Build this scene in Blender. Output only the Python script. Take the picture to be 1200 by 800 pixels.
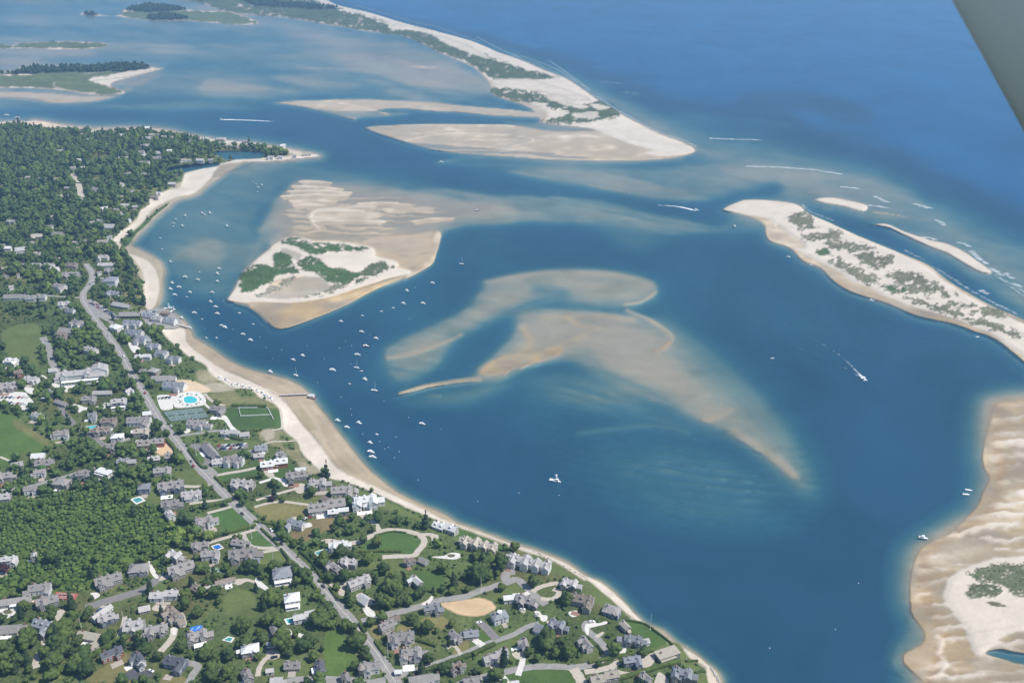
import bpy, bmesh, math, random
import numpy as np
from mathutils import Vector, Matrix, noise as mnoise

for o in list(bpy.data.objects):
    bpy.data.objects.remove(o)
C = bpy.context.scene.collection
scn = bpy.context.scene
R = math.radians

# ------------------------------------------------------------------ camera
F = 1167.0                  # focal length in photo pixels (photo 1200 x 800)
PITCH = R(25.23)
HCAM = 490.0
cam_d = bpy.data.cameras.new('camera')
cam_d.sensor_width = 36.0
cam_d.lens = 36.0 * F / 1200.0
cam_d.clip_start = 0.3
cam_d.clip_end = 90000
cam_d.dof.use_dof = True
cam_d.dof.focus_distance = 1500
cam_d.dof.aperture_fstop = 6.3
cam = bpy.data.objects.new('camera', cam_d)
cam.location = (0, 0, HCAM)
cam.rotation_euler = (math.pi / 2 - PITCH, 0, 0)
C.objects.link(cam)
scn.camera = cam

# ------------------------------------------------------------------ light
SUN_EL, SUN_AZ = 56.0, 102.0        # azimuth clockwise from +Y (the view direction)
world = bpy.data.worlds.new('World')
scn.world = world
world.use_nodes = True
nt = world.node_tree
sky = nt.nodes.new('ShaderNodeTexSky')
sky.sky_type = 'NISHITA'
sky.sun_disc = False
sky.sun_elevation = R(SUN_EL)
sky.sun_rotation = R(SUN_AZ)
sky.altitude = 300
sky.air_density = 1.0
sky.dust_density = 0.6
sky.ozone_density = 1.6
bg = nt.nodes['Background']
bg.inputs[1].default_value = 0.09
nt.links.new(sky.outputs[0], bg.inputs[0])
sl = bpy.data.lights.new('sun', 'SUN')
sl.energy = 3.6
sl.angle = R(0.53)
sl.color = (1.0, 0.955, 0.88)
sun = bpy.data.objects.new('sun', sl)
sd = Vector((math.sin(R(SUN_AZ)) * math.cos(R(SUN_EL)), math.cos(R(SUN_AZ)) * math.cos(R(SUN_EL)), math.sin(R(SUN_EL))))
sun.rotation_euler = (-sd).to_track_quat('-Z', 'Y').to_euler()
sun.location = sd * 3000
C.objects.link(sun)

scn.view_settings.view_transform = 'Standard'
scn.view_settings.look = 'None'
scn.view_settings.gamma = 1.0
scn.view_settings.use_curve_mapping = False
scn.view_settings.exposure = 0.7
scn.cycles.use_denoising = True
scn.cycles.max_bounces = 5
scn.cycles.diffuse_bounces = 2
scn.cycles.glossy_bounces = 2
scn.cycles.transparent_max_bounces = 10
scn.cycles.volume_bounces = 0
scn.cycles.caustics_reflective = False
scn.cycles.caustics_refractive = False

HAZE = 1.08e-4

# ------------------------------------------------------------------ map <-> ground
CP, SP = math.cos(PITCH), math.sin(PITCH)
VH = 400 - F * math.tan(PITCH)      # map row of the horizon

def ray_np(u, v):
    x = (u - 600.0) / F
    y = -(v - 400.0) / F
    return x, CP + y * SP, -SP + y * CP

def ground_np(u, v, z):
    dx, dy, dz = ray_np(u, v)
    t = (z - HCAM) / dz
    return dx * t, dy * t

def scale_at(v):
    """metres -> map units for lengths lying across the view"""
    return (v - VH) * CP / HCAM
def vscale_at(v):
    """map units per metre of ground depth"""
    a = PITCH + math.atan((v - 400) / F)
    return scale_at(v) * math.sin(a)
# ------------------------------------------------------------------ survey grid
STEP = 1.25
U0, U1, V0, V1 = -260.0, 1460.0, -120.0, 905.0
us = np.arange(U0, U1 + .01, STEP)
vs = np.arange(V0, V1 + .01, STEP)
NU, NV = len(us), len(vs)
UU, VV = np.meshgrid(us, vs)
GX, GY = ground_np(UU, VV, 0.0)
GX = GX.astype(np.float32); GY = GY.astype(np.float32)
KV = 1.5

def _hash(ix, iy, seed):
    h = (ix.astype(np.int64) * 374761393 + iy.astype(np.int64) * 668265263 + seed * 974711) & 0xFFFFFFFF
    h = ((h ^ (h >> 13)) * 1274126177) & 0xFFFFFFFF
    return ((h ^ (h >> 16)) & 0xFFFF).astype(np.float32) / 65535.0

def vnoise(x, y, seed=0):
    fx = np.floor(x); fy = np.floor(y)
    tx = (x - fx); ty = (y - fy)
    tx = tx * tx * (3 - 2 * tx); ty = ty * ty * (3 - 2 * ty)
    a = _hash(fx, fy, seed); b = _hash(fx + 1, fy, seed)
    c = _hash(fx, fy + 1, seed); d = _hash(fx + 1, fy + 1, seed)
    return (a * (1 - tx) + b * tx) * (1 - ty) + (c * (1 - tx) + d * tx) * ty

def fbm(x, y, octv=4, seed=0, gain=.5):
    s = 0; a = 1; n = 0
    for i in range(octv):
        s = s + a * (vnoise(x, y, seed + i * 17) - .5) * 2
        n += a; a *= gain; x = x * 2.03 + 5.1; y = y * 2.03 + 1.7
    return (s / n).astype(np.float32)

def smooth(a, b, x):
    t = np.clip((x - a) / (b - a), 0, 1)
    return t * t * (3 - 2 * t)

def catmull(pts, n=4, closed=True):
    P = np.array(pts, dtype=float)
    m = len(P)
    out = []
    rng = range(m if closed else m - 1)
    for i in rng:
        if closed:
            p0, p1, p2, p3 = P[(i - 1) % m], P[i], P[(i + 1) % m], P[(i + 2) % m]
        else:
            p0, p1, p2, p3 = P[max(i - 1, 0)], P[i], P[i + 1], P[min(i + 2, m - 1)]
        for k in range(n):
            t = k / n
            out.append(.5 * ((2 * p1) + (-p0 + p2) * t + (2 * p0 - 5 * p1 + 4 * p2 - p3) * t * t + (-p0 + 3 * p1 - 3 * p2 + p3) * t ** 3))
    if not closed:
        out.append(P[-1])
    return np.array(out)

# edge wobble, in map units
WOB = fbm(UU / 34, VV * KV / 34, 4, 3)
WOBF = fbm(UU / 9, VV * KV / 9, 3, 8)
WOBX = fbm(UU / 3.6, VV * KV / 3.0, 2, 9)

def window(P, pad):
    i0 = max(0, int((P[:, 0].min() - pad - U0) / STEP)); i1 = min(NU, int((P[:, 0].max() + pad - U0) / STEP) + 2)
    j0 = max(0, int((P[:, 1].min() - pad - V0) / STEP)); j1 = min(NV, int((P[:, 1].max() + pad - V0) / STEP) + 2)
    return slice(j0, max(j1, j0)), slice(i0, max(i1, i0))

def seg_dist(x, y, P, closed):
    d = np.full(x.shape, 1e9, np.float32)
    n = len(P)
    t_at = None
    for i in range(n if closed else n - 1):
        ax, ay = P[i]; bx, by = P[(i + 1) % n]
        ex, ey = bx - ax, by - ay
        L = ex * ex + ey * ey + 1e-9
        t = np.clip(((x - ax) * ex + (y - ay) * ey) / L, 0, 1)
        dd = (x - ax - t * ex) ** 2 + (y - ay - t * ey) ** 2
        np.minimum(d, dd, out=d)
    return np.sqrt(d)

def sdf(pts, pad=30, smoothed=True, sub=4):
    """signed distance (negative inside) on a window of the survey grid"""
    P = catmull(pts, sub) if smoothed else np.array(pts, float)
    w = window(P, pad)
    x = UU[w].astype(np.float32); y = (VV[w] * KV).astype(np.float32)
    Q = P * np.array([1, KV])
    d = seg_dist(x, y, Q, True)
    ins = np.zeros(x.shape, bool)
    n = len(Q)
    for i in range(n):
        ax, ay = Q[i]; bx, by = Q[(i + 1) % n]
        if ay == by: continue
        c = ((ay > y) != (by > y)) & (x < (bx - ax) * (y - ay) / (by - ay) + ax)
        ins ^= c
    return w, np.where(ins, -d, d)

HM = np.full((NV, NU), -7.0, np.float32)           # ground height above the water, metres
COL = np.zeros((NV, NU, 3), np.float32)            # ground colour where painted
COLA = np.zeros((NV, NU), np.float32)              # how much of it replaces sand
VEG = np.zeros((NV, NU), np.float32)

def hpoly(pts, val, soft=6, wob=2, mode='set', mix=1.0, wf=0.0, smoothed=True):
    w, d = sdf(pts, soft + 12, smoothed)
    d = d + WOB[w] * wob + WOBF[w] * wf
    m = smooth(soft, -soft, d) * mix
    if mode == 'max': HM[w] = np.maximum(HM[w], HM[w] * (1 - m) + val * m)
    elif mode == 'min': HM[w] = np.minimum(HM[w], HM[w] * (1 - m) + val * m)
    else: HM[w] = HM[w] * (1 - m) + val * m

def hstroke(pts, width, val, soft=6, wob=2, mix=1.0, mode='set', wf=0.0):
    P = catmull(pts, 4, False)
    w = window(P, width + soft + 12)
    d = seg_dist(UU[w].astype(np.float32), (VV[w] * KV).astype(np.float32), P * np.array([1, KV]), False) - width
    d = d + WOB[w] * wob + WOBF[w] * wf
    m = smooth(soft, -soft, d) * mix
    if mode == 'max': HM[w] = np.maximum(HM[w], HM[w] * (1 - m) + val * m)
    else: HM[w] = HM[w] * (1 - m) + val * m

def cpoly(pts, col, soft=1.5, wob=1.0, wf=1.0, mix=1.0, veg=None, dh=0.0, smoothed=True, holes=0):
    w, d = sdf(pts, soft + 8 + wf, smoothed)
    d = d + WOB[w] * wob + (WOBF[w] + .7 * WOBX[w]) * wf
    m = smooth(soft, -soft, d) * mix
    if holes: m = m * smooth(-.55, .15, WOBF[w] * .8 + WOBX[w] * .6 + holes)
    COL[w] = COL[w] * (1 - m[..., None]) + np.array(col, np.float32) * m[..., None]
    COLA[w] = np.maximum(COLA[w], m)
    if veg is not None: VEG[w] = VEG[w] * (1 - m) + veg * m
    if dh: HM[w] += dh * m

def cstroke(pts, width, col, soft=1.5, wob=0.6, wf=.4, mix=1.0, veg=None):
    P = catmull(pts, 4, False)
    w = window(P, width + soft + 8)
    d = seg_dist(UU[w].astype(np.float32), (VV[w] * KV).astype(np.float32), P * np.array([1, KV]), False) - width
    d = d + WOB[w] * wob + WOBF[w] * wf
    m = smooth(soft, -soft, d) * mix
    COL[w] = COL[w] * (1 - m[..., None]) + np.array(col, np.float32) * m[..., None]
    COLA[w] = np.maximum(COLA[w], m)
    if veg is not None: VEG[w] = VEG[w] * (1 - m) + veg * m

# ---- sea floor
HM[:] = -6.5 + 1.2 * fbm(UU / 160, VV / 90, 3, 21) - 3.2 * smooth(360, 660, VV) * smooth(1150, 1000, UU)
# open ocean beyond the barrier
hpoly([(330, -130), (395, 4), (480, 26), (560, 46), (640, 82), (700, 112), (770, 152), (830, 185), (900, 215), (1000, 262), (1120, 330),
       (1230, 400), (1470, 520), (1470, -130)], -15, 22, 5)
hpoly([(640, 70), (740, 110), (840, 138), (950, 160), (1040, 185), (1120, 225), (1210, 270), (1320, 330), (1320, 420), (1200, 375), (1100, 305),
       (1000, 250), (850, 218), (790, 175), (720, 130)], -1.8, 42, 8)
hpoly([(560, 44), (640, 70), (720, 108), (800, 150), (850, 180), (820, 185), (760, 155), (690, 115), (610, 75)], -1.1, 16, 4)
hstroke([(880, 120), (950, 122), (1010, 135)], 8, -4.0, 22, 5)
hstroke([(800, 137), (870, 140), (930, 147)], 5, -2.6, 14, 4)
hpoly([(800, 193), (850, 190), (940, 193), (1010, 203), (1065, 228), (1110, 258), (1160, 298), (1210, 332), (1290, 390), (1200, 366), (1100, 302),
       (1000, 257), (930, 235), (860, 226), (806, 210)], -1.0, 14, 5)
hpoly([(850, 196), (930, 196), (965, 203), (955, 212), (900, 213), (862, 208)], -.55, 9, 3)
hpoly([(1075, 255), (1120, 275), (1160, 305), (1200, 340), (1150, 330), (1100, 300), (1040, 270)], -1.6, 10, 3)
hstroke([(700, 95), (720, 97)], 3, -1.0, 8)
hstroke([(735, 108), (760, 112)], 2, -1.0, 8)

# lagoon behind the far spit
hpoly([(-300, -60), (150, -60), (330, 16), (420, 34), (500, 56), (580, 95), (585, 118), (480, 117), (380, 114), (300, 122), (150, 116), (0, 126),
       (-300, 135)], -1.25, 20, 6)
HM[:] = np.where((UU < 600) & (VV < 160) & (HM > -3.5), HM + .75 * fbm(UU / 70, VV / 9, 4, 31), HM)
hpoly([(330, 24), (430, 39), (520, 64), (572, 92), (566, 110), (500, 113), (445, 104), (425, 88), (390, 62), (340, 44)], -.5, 14, 6)
hpoly([(-10, -6), (150, -8), (200, 2), (260, 20), (230, 34), (120, 40), (0, 44), (-200, 46), (-200, -10)], -1.5, 12, 6)
hstroke([(-100, 36), (0, 31), (90, 35), (180, 40), (280, 44)], 4, -2.3, 10, 6)
hstroke([(195, 82), (240, 76), (300, 84), (370, 95), (440, 108)], 8, -2.6, 12, 6)
hstroke([(380, 84), (440, 91), (480, 103), (530, 114), (590, 124)], 2.5, -1.9, 6, 3)
hpoly([(120, 50), (180, 50), (222, 53), (215, 57), (140, 56)], -.25, 5, 2)
hpoly([(-40, 60), (60, 58), (110, 62), (60, 70), (-40, 71)], -.3, 7, 2)
hpoly([(232, 104), (246, 92), (275, 94), (322, 104), (290, 113), (245, 113)], -.25, 6, 3)
hpoly([(320, 88), (375, 90), (420, 98), (410, 104), (350, 101)], -.7, 8, 3)
hpoly([(140, 107), (165, 93), (188, 90), (160, 100), (152, 108)], -.15, 4, 2)
hpoly([(-260, 118), (0, 118), (120, 121), (230, 119), (300, 127), (200, 130), (60, 128), (-260, 132)], -1.1, 7, 3)
hstroke([(-260, 143), (0, 141), (150, 139), (260, 141), (340, 148), (420, 163), (480, 185), (560, 197), (650, 212), (740, 233), (800, 245), (850, 236), (905, 222)],
        9, -6.2, 9, 3)
hstroke([(-260, 120), (0, 122), (100, 125)], 2, -2.5, 4, 2)
hpoly([(510, 188), (600, 189), (700, 193), (800, 196), (850, 205), (850, 230), (800, 228), (740, 208), (640, 200), (560, 196)], -1.3, 9, 3)
hpoly([(585, 200), (640, 197), (720, 202), (765, 212), (800, 224), (834, 233), (795, 236), (755, 232), (700, 223), (650, 214)], -.45, 6, 3)
hstroke([(690, 217), (712, 220), (737, 225)], .6, .15, 3, 1)
# cove inside the point
hpoly([(185, 245), (250, 205), (330, 188), (420, 200), (500, 215), (460, 222), (350, 212), (320, 235), (300, 270), (310, 290), (280, 325), (262, 350),
       (215, 345), (195, 318), (165, 285)], -1.9, 14, 4)
hpoly([(200, 300), (225, 285), (255, 280), (262, 296), (256, 312), (240, 314), (222, 308)], -.65, 8, 4)
hpoly([(215, 262), (240, 250), (262, 262), (275, 285), (255, 275), (235, 275)], -1.7, 10, 4)
hpoly([(255, 190), (300, 188), (345, 188), (320, 198), (280, 205), (258, 206)], -.5, 8, 3)

# flats north and east of the grassy islet
hpoly([(560, 232), (640, 228), (700, 232), (765, 248), (835, 263), (848, 270), (790, 274), (700, 265), (640, 262), (580, 263), (520, 268)], -.8, 6, 4)
hstroke([(675, 240), (720, 249), (775, 260), (835, 268)], .8, -2.6, 4, 1)
hstroke([(520, 240), (600, 245), (680, 252), (760, 268)], 5, -.8, 8, 3)
hpoly([(700, 262), (760, 268), (775, 285), (740, 292), (715, 280)], -2.6, 12, 4)
hpoly([(520, 218), (600, 228), (640, 234), (600, 238), (540, 232), (480, 222)], -.7, 7, 3)
hpoly([(302, 268), (315, 243), (325, 228), (340, 215), (352, 209), (400, 211), (460, 217), (530, 229), (600, 240), (600, 262), (545, 264), (519, 275), (512, 300),
       (506, 312), (476, 328), (441, 341), (401, 361), (371, 373), (338, 385), (320, 385), (311, 378), (301, 367), (287, 359), (266, 353), (270, 340),
       (283, 321), (300, 302), (314, 290), (307, 277)], -.22, 6, 2)
hpoly([(305, 292), (320, 280), (330, 270), (315, 268), (300, 280), (285, 318)], -1.3, 6, 2)
hpoly([(340, 240), (420, 236), (500, 240), (512, 262), (508, 290), (480, 300), (440, 285), (400, 275), (350, 270)], -.03, 8, 4)
hpoly([(440, 250), (520, 246), (560, 256), (500, 270), (440, 268)], -.32, 8, 4)
for a, b in (((352, 213), (386, 214)), ((344, 218), (400, 222)), ((338, 224), (410, 226)), ((330, 230), (405, 229)), ((340, 235.5), (392, 236)),
             ((362, 245), (440, 242)), ((420, 239), (465, 238)), ((365, 258), (450, 260)), ((485, 259), (530, 256)), ((364, 252), (380, 268))):
    mx, my = (a[0] + b[0]) / 2, (a[1] + b[1]) / 2
    hstroke([a, (mx, my - 1.2), b], .8, .42, 2.6, .8, mode='max')
hpoly([(362, 252), (370, 247), (395, 246), (430, 247), (450, 252), (430, 259), (380, 259), (366, 257)], .35, 5, 2)
hpoly([(450, 246), (465, 243), (485, 243), (510, 247), (480, 250), (458, 251)], .25, 4, 2)
hpoly([(512, 272), (519, 277), (512, 300), (505, 312), (476, 327), (480, 318), (500, 305), (506, 285)], .35, 3, 1)
hpoly([(455, 278), (500, 280), (508, 300), (480, 316), (455, 312), (430, 300), (420, 285)], .05, 6, 3)
# grassy islet itself
hpoly([(267, 351), (274, 338), (284, 320), (302, 303), (325, 286), (345, 278), (370, 283), (400, 284), (435, 290), (440, 303), (463, 313), (480, 318), (458, 324),
       (430, 333), (400, 344), (370, 350), (340, 354), (305, 354), (283, 354)], 1.3, 4, 1.5)
hpoly([(385, 299), (440, 302), (465, 310), (440, 312), (400, 312), (378, 306)], 2.2, 5, 1)
hpoly([(313, 331), (345, 322), (370, 325), (380, 337), (350, 345), (320, 345)], .35, 4, 2)
hpoly([(300, 353), (350, 356), (400, 345), (450, 330), (478, 322), (440, 341), (400, 361), (371, 373), (338, 385), (320, 385), (305, 369), (290, 358)], .16, 3, 1)
hstroke([(268, 351), (300, 351), (340, 353), (375, 349), (415, 337), (450, 325), (478, 319)], 1.5, 1.2, 3, 1)
hstroke([(275, 356), (292, 361), (304, 370), (312, 379)], .8, .7, 2.5, .6)

# bars in the middle of the harbour
hpoly([(448, 412), (468, 394), (510, 376), (540, 360), (560, 338), (585, 322), (640, 313), (700, 312), (755, 320), (775, 335), (770, 350), (742, 360), (690, 358),
       (640, 350), (610, 362), (565, 384), (535, 402), (520, 425), (490, 445), (462, 448), (448, 432)], -1.0, 10, 3)
hpoly([(452, 408), (475, 393), (515, 377), (550, 358), (570, 336), (595, 325), (650, 317), (720, 318), (765, 330), (768, 345), (735, 352), (690, 350), (640, 343),
       (605, 355), (560, 378), (525, 398), (490, 414), (460, 422)], -.42, 7, 3)
hstroke([(630, 338), (655, 341), (660, 346), (630, 356), (595, 366)], 4, -2.2, 7, 2)
hstroke([(732, 356), (752, 353), (768, 342)], 1.2, .02, 4, 1)
hstroke([(455, 418), (480, 414), (515, 402)], 1.8, -.16, 5, 1)
hpoly([(553, 440), (578, 412), (600, 388), (603, 366), (640, 359), (700, 362), (762, 372), (795, 388), (815, 425), (860, 465), (905, 510), (936, 548), (944, 570),
       (928, 566), (895, 541), (860, 520), (820, 505), (780, 478), (745, 462), (700, 447), (670, 425), (630, 428), (585, 445)], -1.1, 9, 3)
hpoly([(558, 436), (582, 412), (604, 388), (610, 368), (645, 363), (700, 366), (755, 376), (786, 392), (790, 405), (830, 445), (870, 482), (905, 518), (932, 552),
       (935, 563), (900, 535), (860, 512), (820, 492), (785, 470), (755, 452), (715, 435), (690, 412), (640, 424), (590, 442)], -.4, 6, 3)
hpoly([(560, 437), (585, 416), (620, 412), (660, 405), (655, 418), (615, 432), (585, 443)], -.06, 5, 2)
hstroke([(604, 420), (625, 398), (615, 382)], 3, -.12, 8, 2)
hstroke([(735, 362), (762, 374), (784, 392), (780, 406), (765, 412)], 2, -.08, 5, 1)
hstroke([(665, 372), (690, 385)], 3, -.1, 7, 2)
hstroke([(815, 495), (840, 486), (852, 480)], 2.5, -.14, 6, 2)
hstroke([(615, 430), (628, 420)], .6, .1, 3, 1)
hpoly([(461, 464), (490, 450), (525, 443), (562, 440), (590, 445), (550, 449), (510, 455), (480, 462)], -.12, 4, 2)
hpoly([(470, 472), (520, 455), (600, 448), (560, 470), (520, 478)], -1.6, 16, 4)
hstroke([(467, 461), (490, 454), (515, 450.5)], .7, .28, 2.4, .6)
hstroke([(503, 462), (516, 463)], .8, -.05, 3, .6)
hpoly([(610, 440), (680, 432), (730, 455), (790, 485), (840, 512), (780, 500), (700, 480), (630, 465)], -3.2, 18, 4)
hstroke([(675, 506), (720, 500), (770, 497), (805, 505)], 2, -1.9, 6, 2, mix=.8)
# sand banks at lower right
hpoly([(1500, 440), (1250, 455), (1200, 463), (1165, 470), (1148, 490), (1140, 520), (1138, 550), (1146, 565), (1130, 592), (1092, 615), (1068, 640), (1056, 670),
       (1054, 700), (1056, 730), (1040, 755), (1036, 780), (1060, 812), (1080, 850), (1500, 870)], -1.1, 14, 4)
hpoly([(1500, 455), (1250, 462), (1200, 467), (1175, 470), (1162, 478), (1157, 500), (1151, 520), (1151, 545), (1158, 560), (1150, 577), (1144, 592), (1126, 611),
       (1112, 624), (1086, 635), (1071, 652), (1065, 682), (1067, 717), (1080, 737), (1080, 752), (1058, 765), (1060, 780), (1080, 800), (1095, 830), (1500, 850)], .22, 4, 2)
bank = np.zeros_like(HM)
w, d = sdf([(1500, 455), (1250, 462), (1200, 467), (1175, 470), (1162, 478), (1160, 520), (1165, 560), (1150, 600), (1126, 615), (1086, 640), (1075, 660), (1075, 700),
            (1095, 745), (1110, 850), (1500, 850)], 75)
bank[w] = smooth(6, -8, d)
BD = np.full_like(HM, 99.0); BW = w; BD[w] = d
hpoly([(1500, 640), (1200, 653), (1165, 657), (1130, 668), (1112, 682), (1108, 700), (1120, 718), (1132, 735), (1140, 760), (1152, 765), (1175, 745), (1200, 738), (1500, 715)],
      1.6, 8, 2)
hpoly([(1156, 765), (1172, 761), (1200, 766), (1300, 772), (1300, 790), (1200, 777), (1180, 772)], -.9, 3, 1)
hpoly([(1105, 742), (1130, 745), (1138, 768), (1125, 790), (1100, 780), (1096, 760)], .12, 8, 3)
hstroke([(1098, 745), (1103, 752), (1100, 765)], 2.5, .85, 5, 1)
hstroke([(1104, 770), (1108, 778), (1102, 788)], 2.0, .8, 5, 1)
# near barrier island
hpoly([(842, 247), (862, 235), (885, 231), (920, 235), (940, 240), (949, 249), (984, 264), (1022, 280), (1062, 296), (1092, 310), (1114, 327), (1140, 342), (1172, 360),
       (1202, 373), (1330, 440), (1500, 520), (1500, 560), (1260, 470), (1205, 432), (1168, 402), (1140, 391), (1112, 381), (1075, 373), (1040, 359), (1000, 347),
       (976, 334), (958, 317), (938, 308), (922, 293), (897, 284), (890, 262), (865, 253)], -.6, 9, 2)
hpoly([(860, 252), (885, 256), (892, 268), (875, 272), (840, 268)], -1.5, 9, 2)
hpoly([(845, 246.5), (862, 236.5), (880, 233), (920, 236), (938, 241), (948, 250), (983, 265), (1020, 281), (1060, 297), (1090, 311), (1112, 328), (1137, 343), (1170, 361),
       (1200, 374), (1330, 441), (1500, 520), (1500, 560), (1260, 466), (1203, 427), (1166, 399), (1140, 389), (1112, 379), (1075, 371), (1040, 356), (1000, 344),
       (977, 331), (960, 314), (940, 306), (925, 291), (899, 281), (893, 262), (868, 251)], .25, 2.5, 1)
hpoly([(850, 246), (866, 238), (884, 235), (920, 238), (937, 244), (948, 252), (984, 268), (1022, 285), (1060, 301), (1088, 316), (1110, 333), (1137, 349), (1170, 367),
       (1200, 381), (1330, 448), (1500, 530), (1500, 548), (1260, 455), (1200, 415), (1150, 384), (1085, 362), (1045, 348), (1010, 336), (985, 318), (960, 305), (935, 292),
       (915, 275), (903, 256), (870, 249)], 2.0, 4, 1)
hpoly([(910, 262), (925, 272), (943, 285), (940, 292), (922, 288), (908, 278)], .28, 3, 1)
hpoly([(990, 330), (1012, 333), (1035, 345), (1010, 341)], .3, 3, 1)
# offshore bars
hpoly([(955, 233.5), (975, 231.5), (1000, 236), (1016, 241), (1011, 247.5), (985, 240.5), (965, 237.5)], 1.0, 2.5, .8)
hpoly([(1018, 263.5), (1040, 262.5), (1060, 271), (1090, 281), (1112, 286), (1132, 296), (1146, 306), (1163, 319), (1150, 319), (1130, 309), (1110, 297), (1085, 287), (1060, 276),
       (1040, 267)], 1.0, 2.2, .8)
hstroke([(1022, 248), (1045, 251), (1060, 254)], 1.2, .3, 3, 1)
hstroke([(948, 225), (960, 226)], 1, .1, 3, 1)
hstroke([(965, 244), (975, 245)], 1.2, .1, 3, 1)

# far barrier spit
hpoly([(170, -30), (330, -20), (380, -2), (396, 5), (430, 13), (470, 25), (512, 36), (552, 47), (582, 60), (606, 68), (640, 82), (665, 92), (690, 108), (720, 128), (746, 142),
       (772, 155), (800, 165), (814, 173), (815, 178), (800, 184), (770, 188), (730, 190), (680, 189), (620, 187), (560, 182), (510, 177), (466, 165), (428, 151), (440, 147),
       (512, 144), (600, 145), (630, 142), (620, 128), (580, 113), (572, 97), (560, 84), (545, 73), (520, 65), (495, 50), (470, 42), (425, 37), (400, 32), (330, 21), (260, 12)], .2, 3, 1)
hpoly([(170, -30), (330, -20), (380, -1), (396, 6), (430, 14), (470, 26), (512, 37), (552, 48), (582, 61), (606, 70), (640, 84), (664, 94), (688, 110), (718, 130), (744, 144),
       (770, 157), (797, 167), (811, 174), (808, 179), (770, 182), (745, 172), (700, 152), (660, 146), (640, 140), (640, 128), (600, 112), (578, 98), (560, 82), (520, 63), (470, 41),
       (400, 30), (330, 18), (260, 10)], 1.8, 3, 1)
hpoly([(318, 121), (345, 117), (390, 115.5), (450, 116.5), (500, 119), (560, 124), (610, 128), (640, 133), (640, 139), (600, 138), (550, 134), (500, 131), (460, 128), (430, 134),
       (415, 141), (390, 135), (350, 126)], .12, 3, 1.5)
hpoly([(370, 128), (400, 131), (470, 130), (480, 134), (420, 138)], -.5, 3, 1)
hstroke([(385, 119), (420, 125), (455, 134)], 1, .5, 2.5, 1)
hstroke([(330, 118), (395, 116.5)], .8, .4, 2, 1)
hpoly([(590, 140), (640, 145), (690, 151), (693, 153), (650, 153), (600, 146)], -1.6, 2.5, 1)
hpoly([(430, 151), (470, 147), (540, 146), (600, 149), (640, 155), (690, 155), (720, 165), (755, 172), (765, 178), (700, 180), (620, 172), (560, 170), (500, 172), (465, 164)], .14, 3, 1.5)
hstroke([(427, 151), (445, 147.5), (512, 145.5), (600, 147)], .8, .6, 2, 1)
hstroke([(475, 165), (510, 158), (550, 156), (610, 160), (625, 165), (600, 172)], .8, .7, 2.5, 1)
hpoly([(480, 168), (540, 171), (600, 176), (650, 180), (600, 181), (530, 177)], -.25, 3, 2)
hstroke([(500, 176), (560, 176), (600, 178)], .6, .3, 2, 1)
hpoly([(620, 180), (640, 181), (692, 185), (690, 186), (640, 184)], -.2, 1.5, .6)
hstroke([(512, 190), (560, 184), (640, 190), (720, 191), (800, 186)], 2, -.3, 5, 1, mode='max')
# marsh islands far left
hpoly([(-300, 84), (0, 84), (25, 79), (105, 76), (162, 74), (178, 79), (192, 80), (175, 85), (150, 92), (135, 96), (130, 101), (147, 110), (105, 111), (75, 106), (0, 103), (-300, 104)], 1.0, 2.5, 1)
hpoly([(-300, 106), (0, 106), (90, 111), (143, 112), (105, 121), (60, 121), (0, 116), (-300, 118)], .05, 3, 1.5)
hpoly([(-300, 49), (0, 53), (15, 51), (62, 48.5), (87, 48.5), (126, 52), (108, 57), (62, 58), (15, 57), (-300, 58)], .8, 2, 1)
hpoly([(93, 17), (103, 14), (118, 17), (140, 20), (180, 24), (220, 25), (285, 29), (302, 26), (270, 15), (217, 11), (178, 4), (147, 11), (138, 18), (115, 19)], .8, 2, .6)
hpoly([(195, -3), (225, 1), (255, 2), (250, -6)], 1.2, 2, .6)
hpoly([(-200, -14), (120, -9), (150, -4), (60, -2), (-200, -1)], 1.2, 2, .6)

# ---- soften the sea floor, and lay sand streaks over it
def blur(a, r, n=3):
    for _ in range(n):
        for ax in (0, 1):
            k = r if ax else max(1, int(r / 1.5))
            p = np.pad(a, [(k, k) if i == ax else (0, 0) for i in range(2)], mode='edge')
            c = np.cumsum(p, ax, dtype=np.float64)
            z = np.zeros_like(np.take(c, [0], ax))
            c = np.concatenate([z, c], ax)
            L = a.shape[ax]
            a = ((np.take(c, range(2 * k + 1, 2 * k + 1 + L), ax) - np.take(c, range(0, L), ax)) / (2 * k + 1)).astype(np.float32)
    return a
b1 = blur(HM, 5); b2 = blur(HM, 14)
und = HM < -.12
far = smooth(60, 200, VV)
soft = np.maximum(HM * .42 + b1 * .33 + b2 * .25, HM - .6)
HM = np.where(und, np.minimum(soft * far + (HM * .6 + b1 * .4) * (1 - far), -.06), HM).astype(np.float32)
streak = fbm((UU + VV * .8) / 60, (VV * 1.7 - UU * .35) / 13, 5, 131)
streak2 = fbm((UU + VV * .3) / 24, (VV * 1.7 - UU * .1) / 8, 4, 137)
sh = smooth(-.12, -.5, HM) * smooth(-4.5, -1.2, HM)
HM = np.where(HM < -.1, np.minimum(HM + sh * (.42 * streak + .2 * streak2) * np.clip(-HM, .3, 1.6), -.05), HM).astype(np.float32)
HM += (smooth(-3, -6, HM) * (1.6 * fbm(UU / 120, VV / 45, 4, 141))).astype(np.float32)

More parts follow.
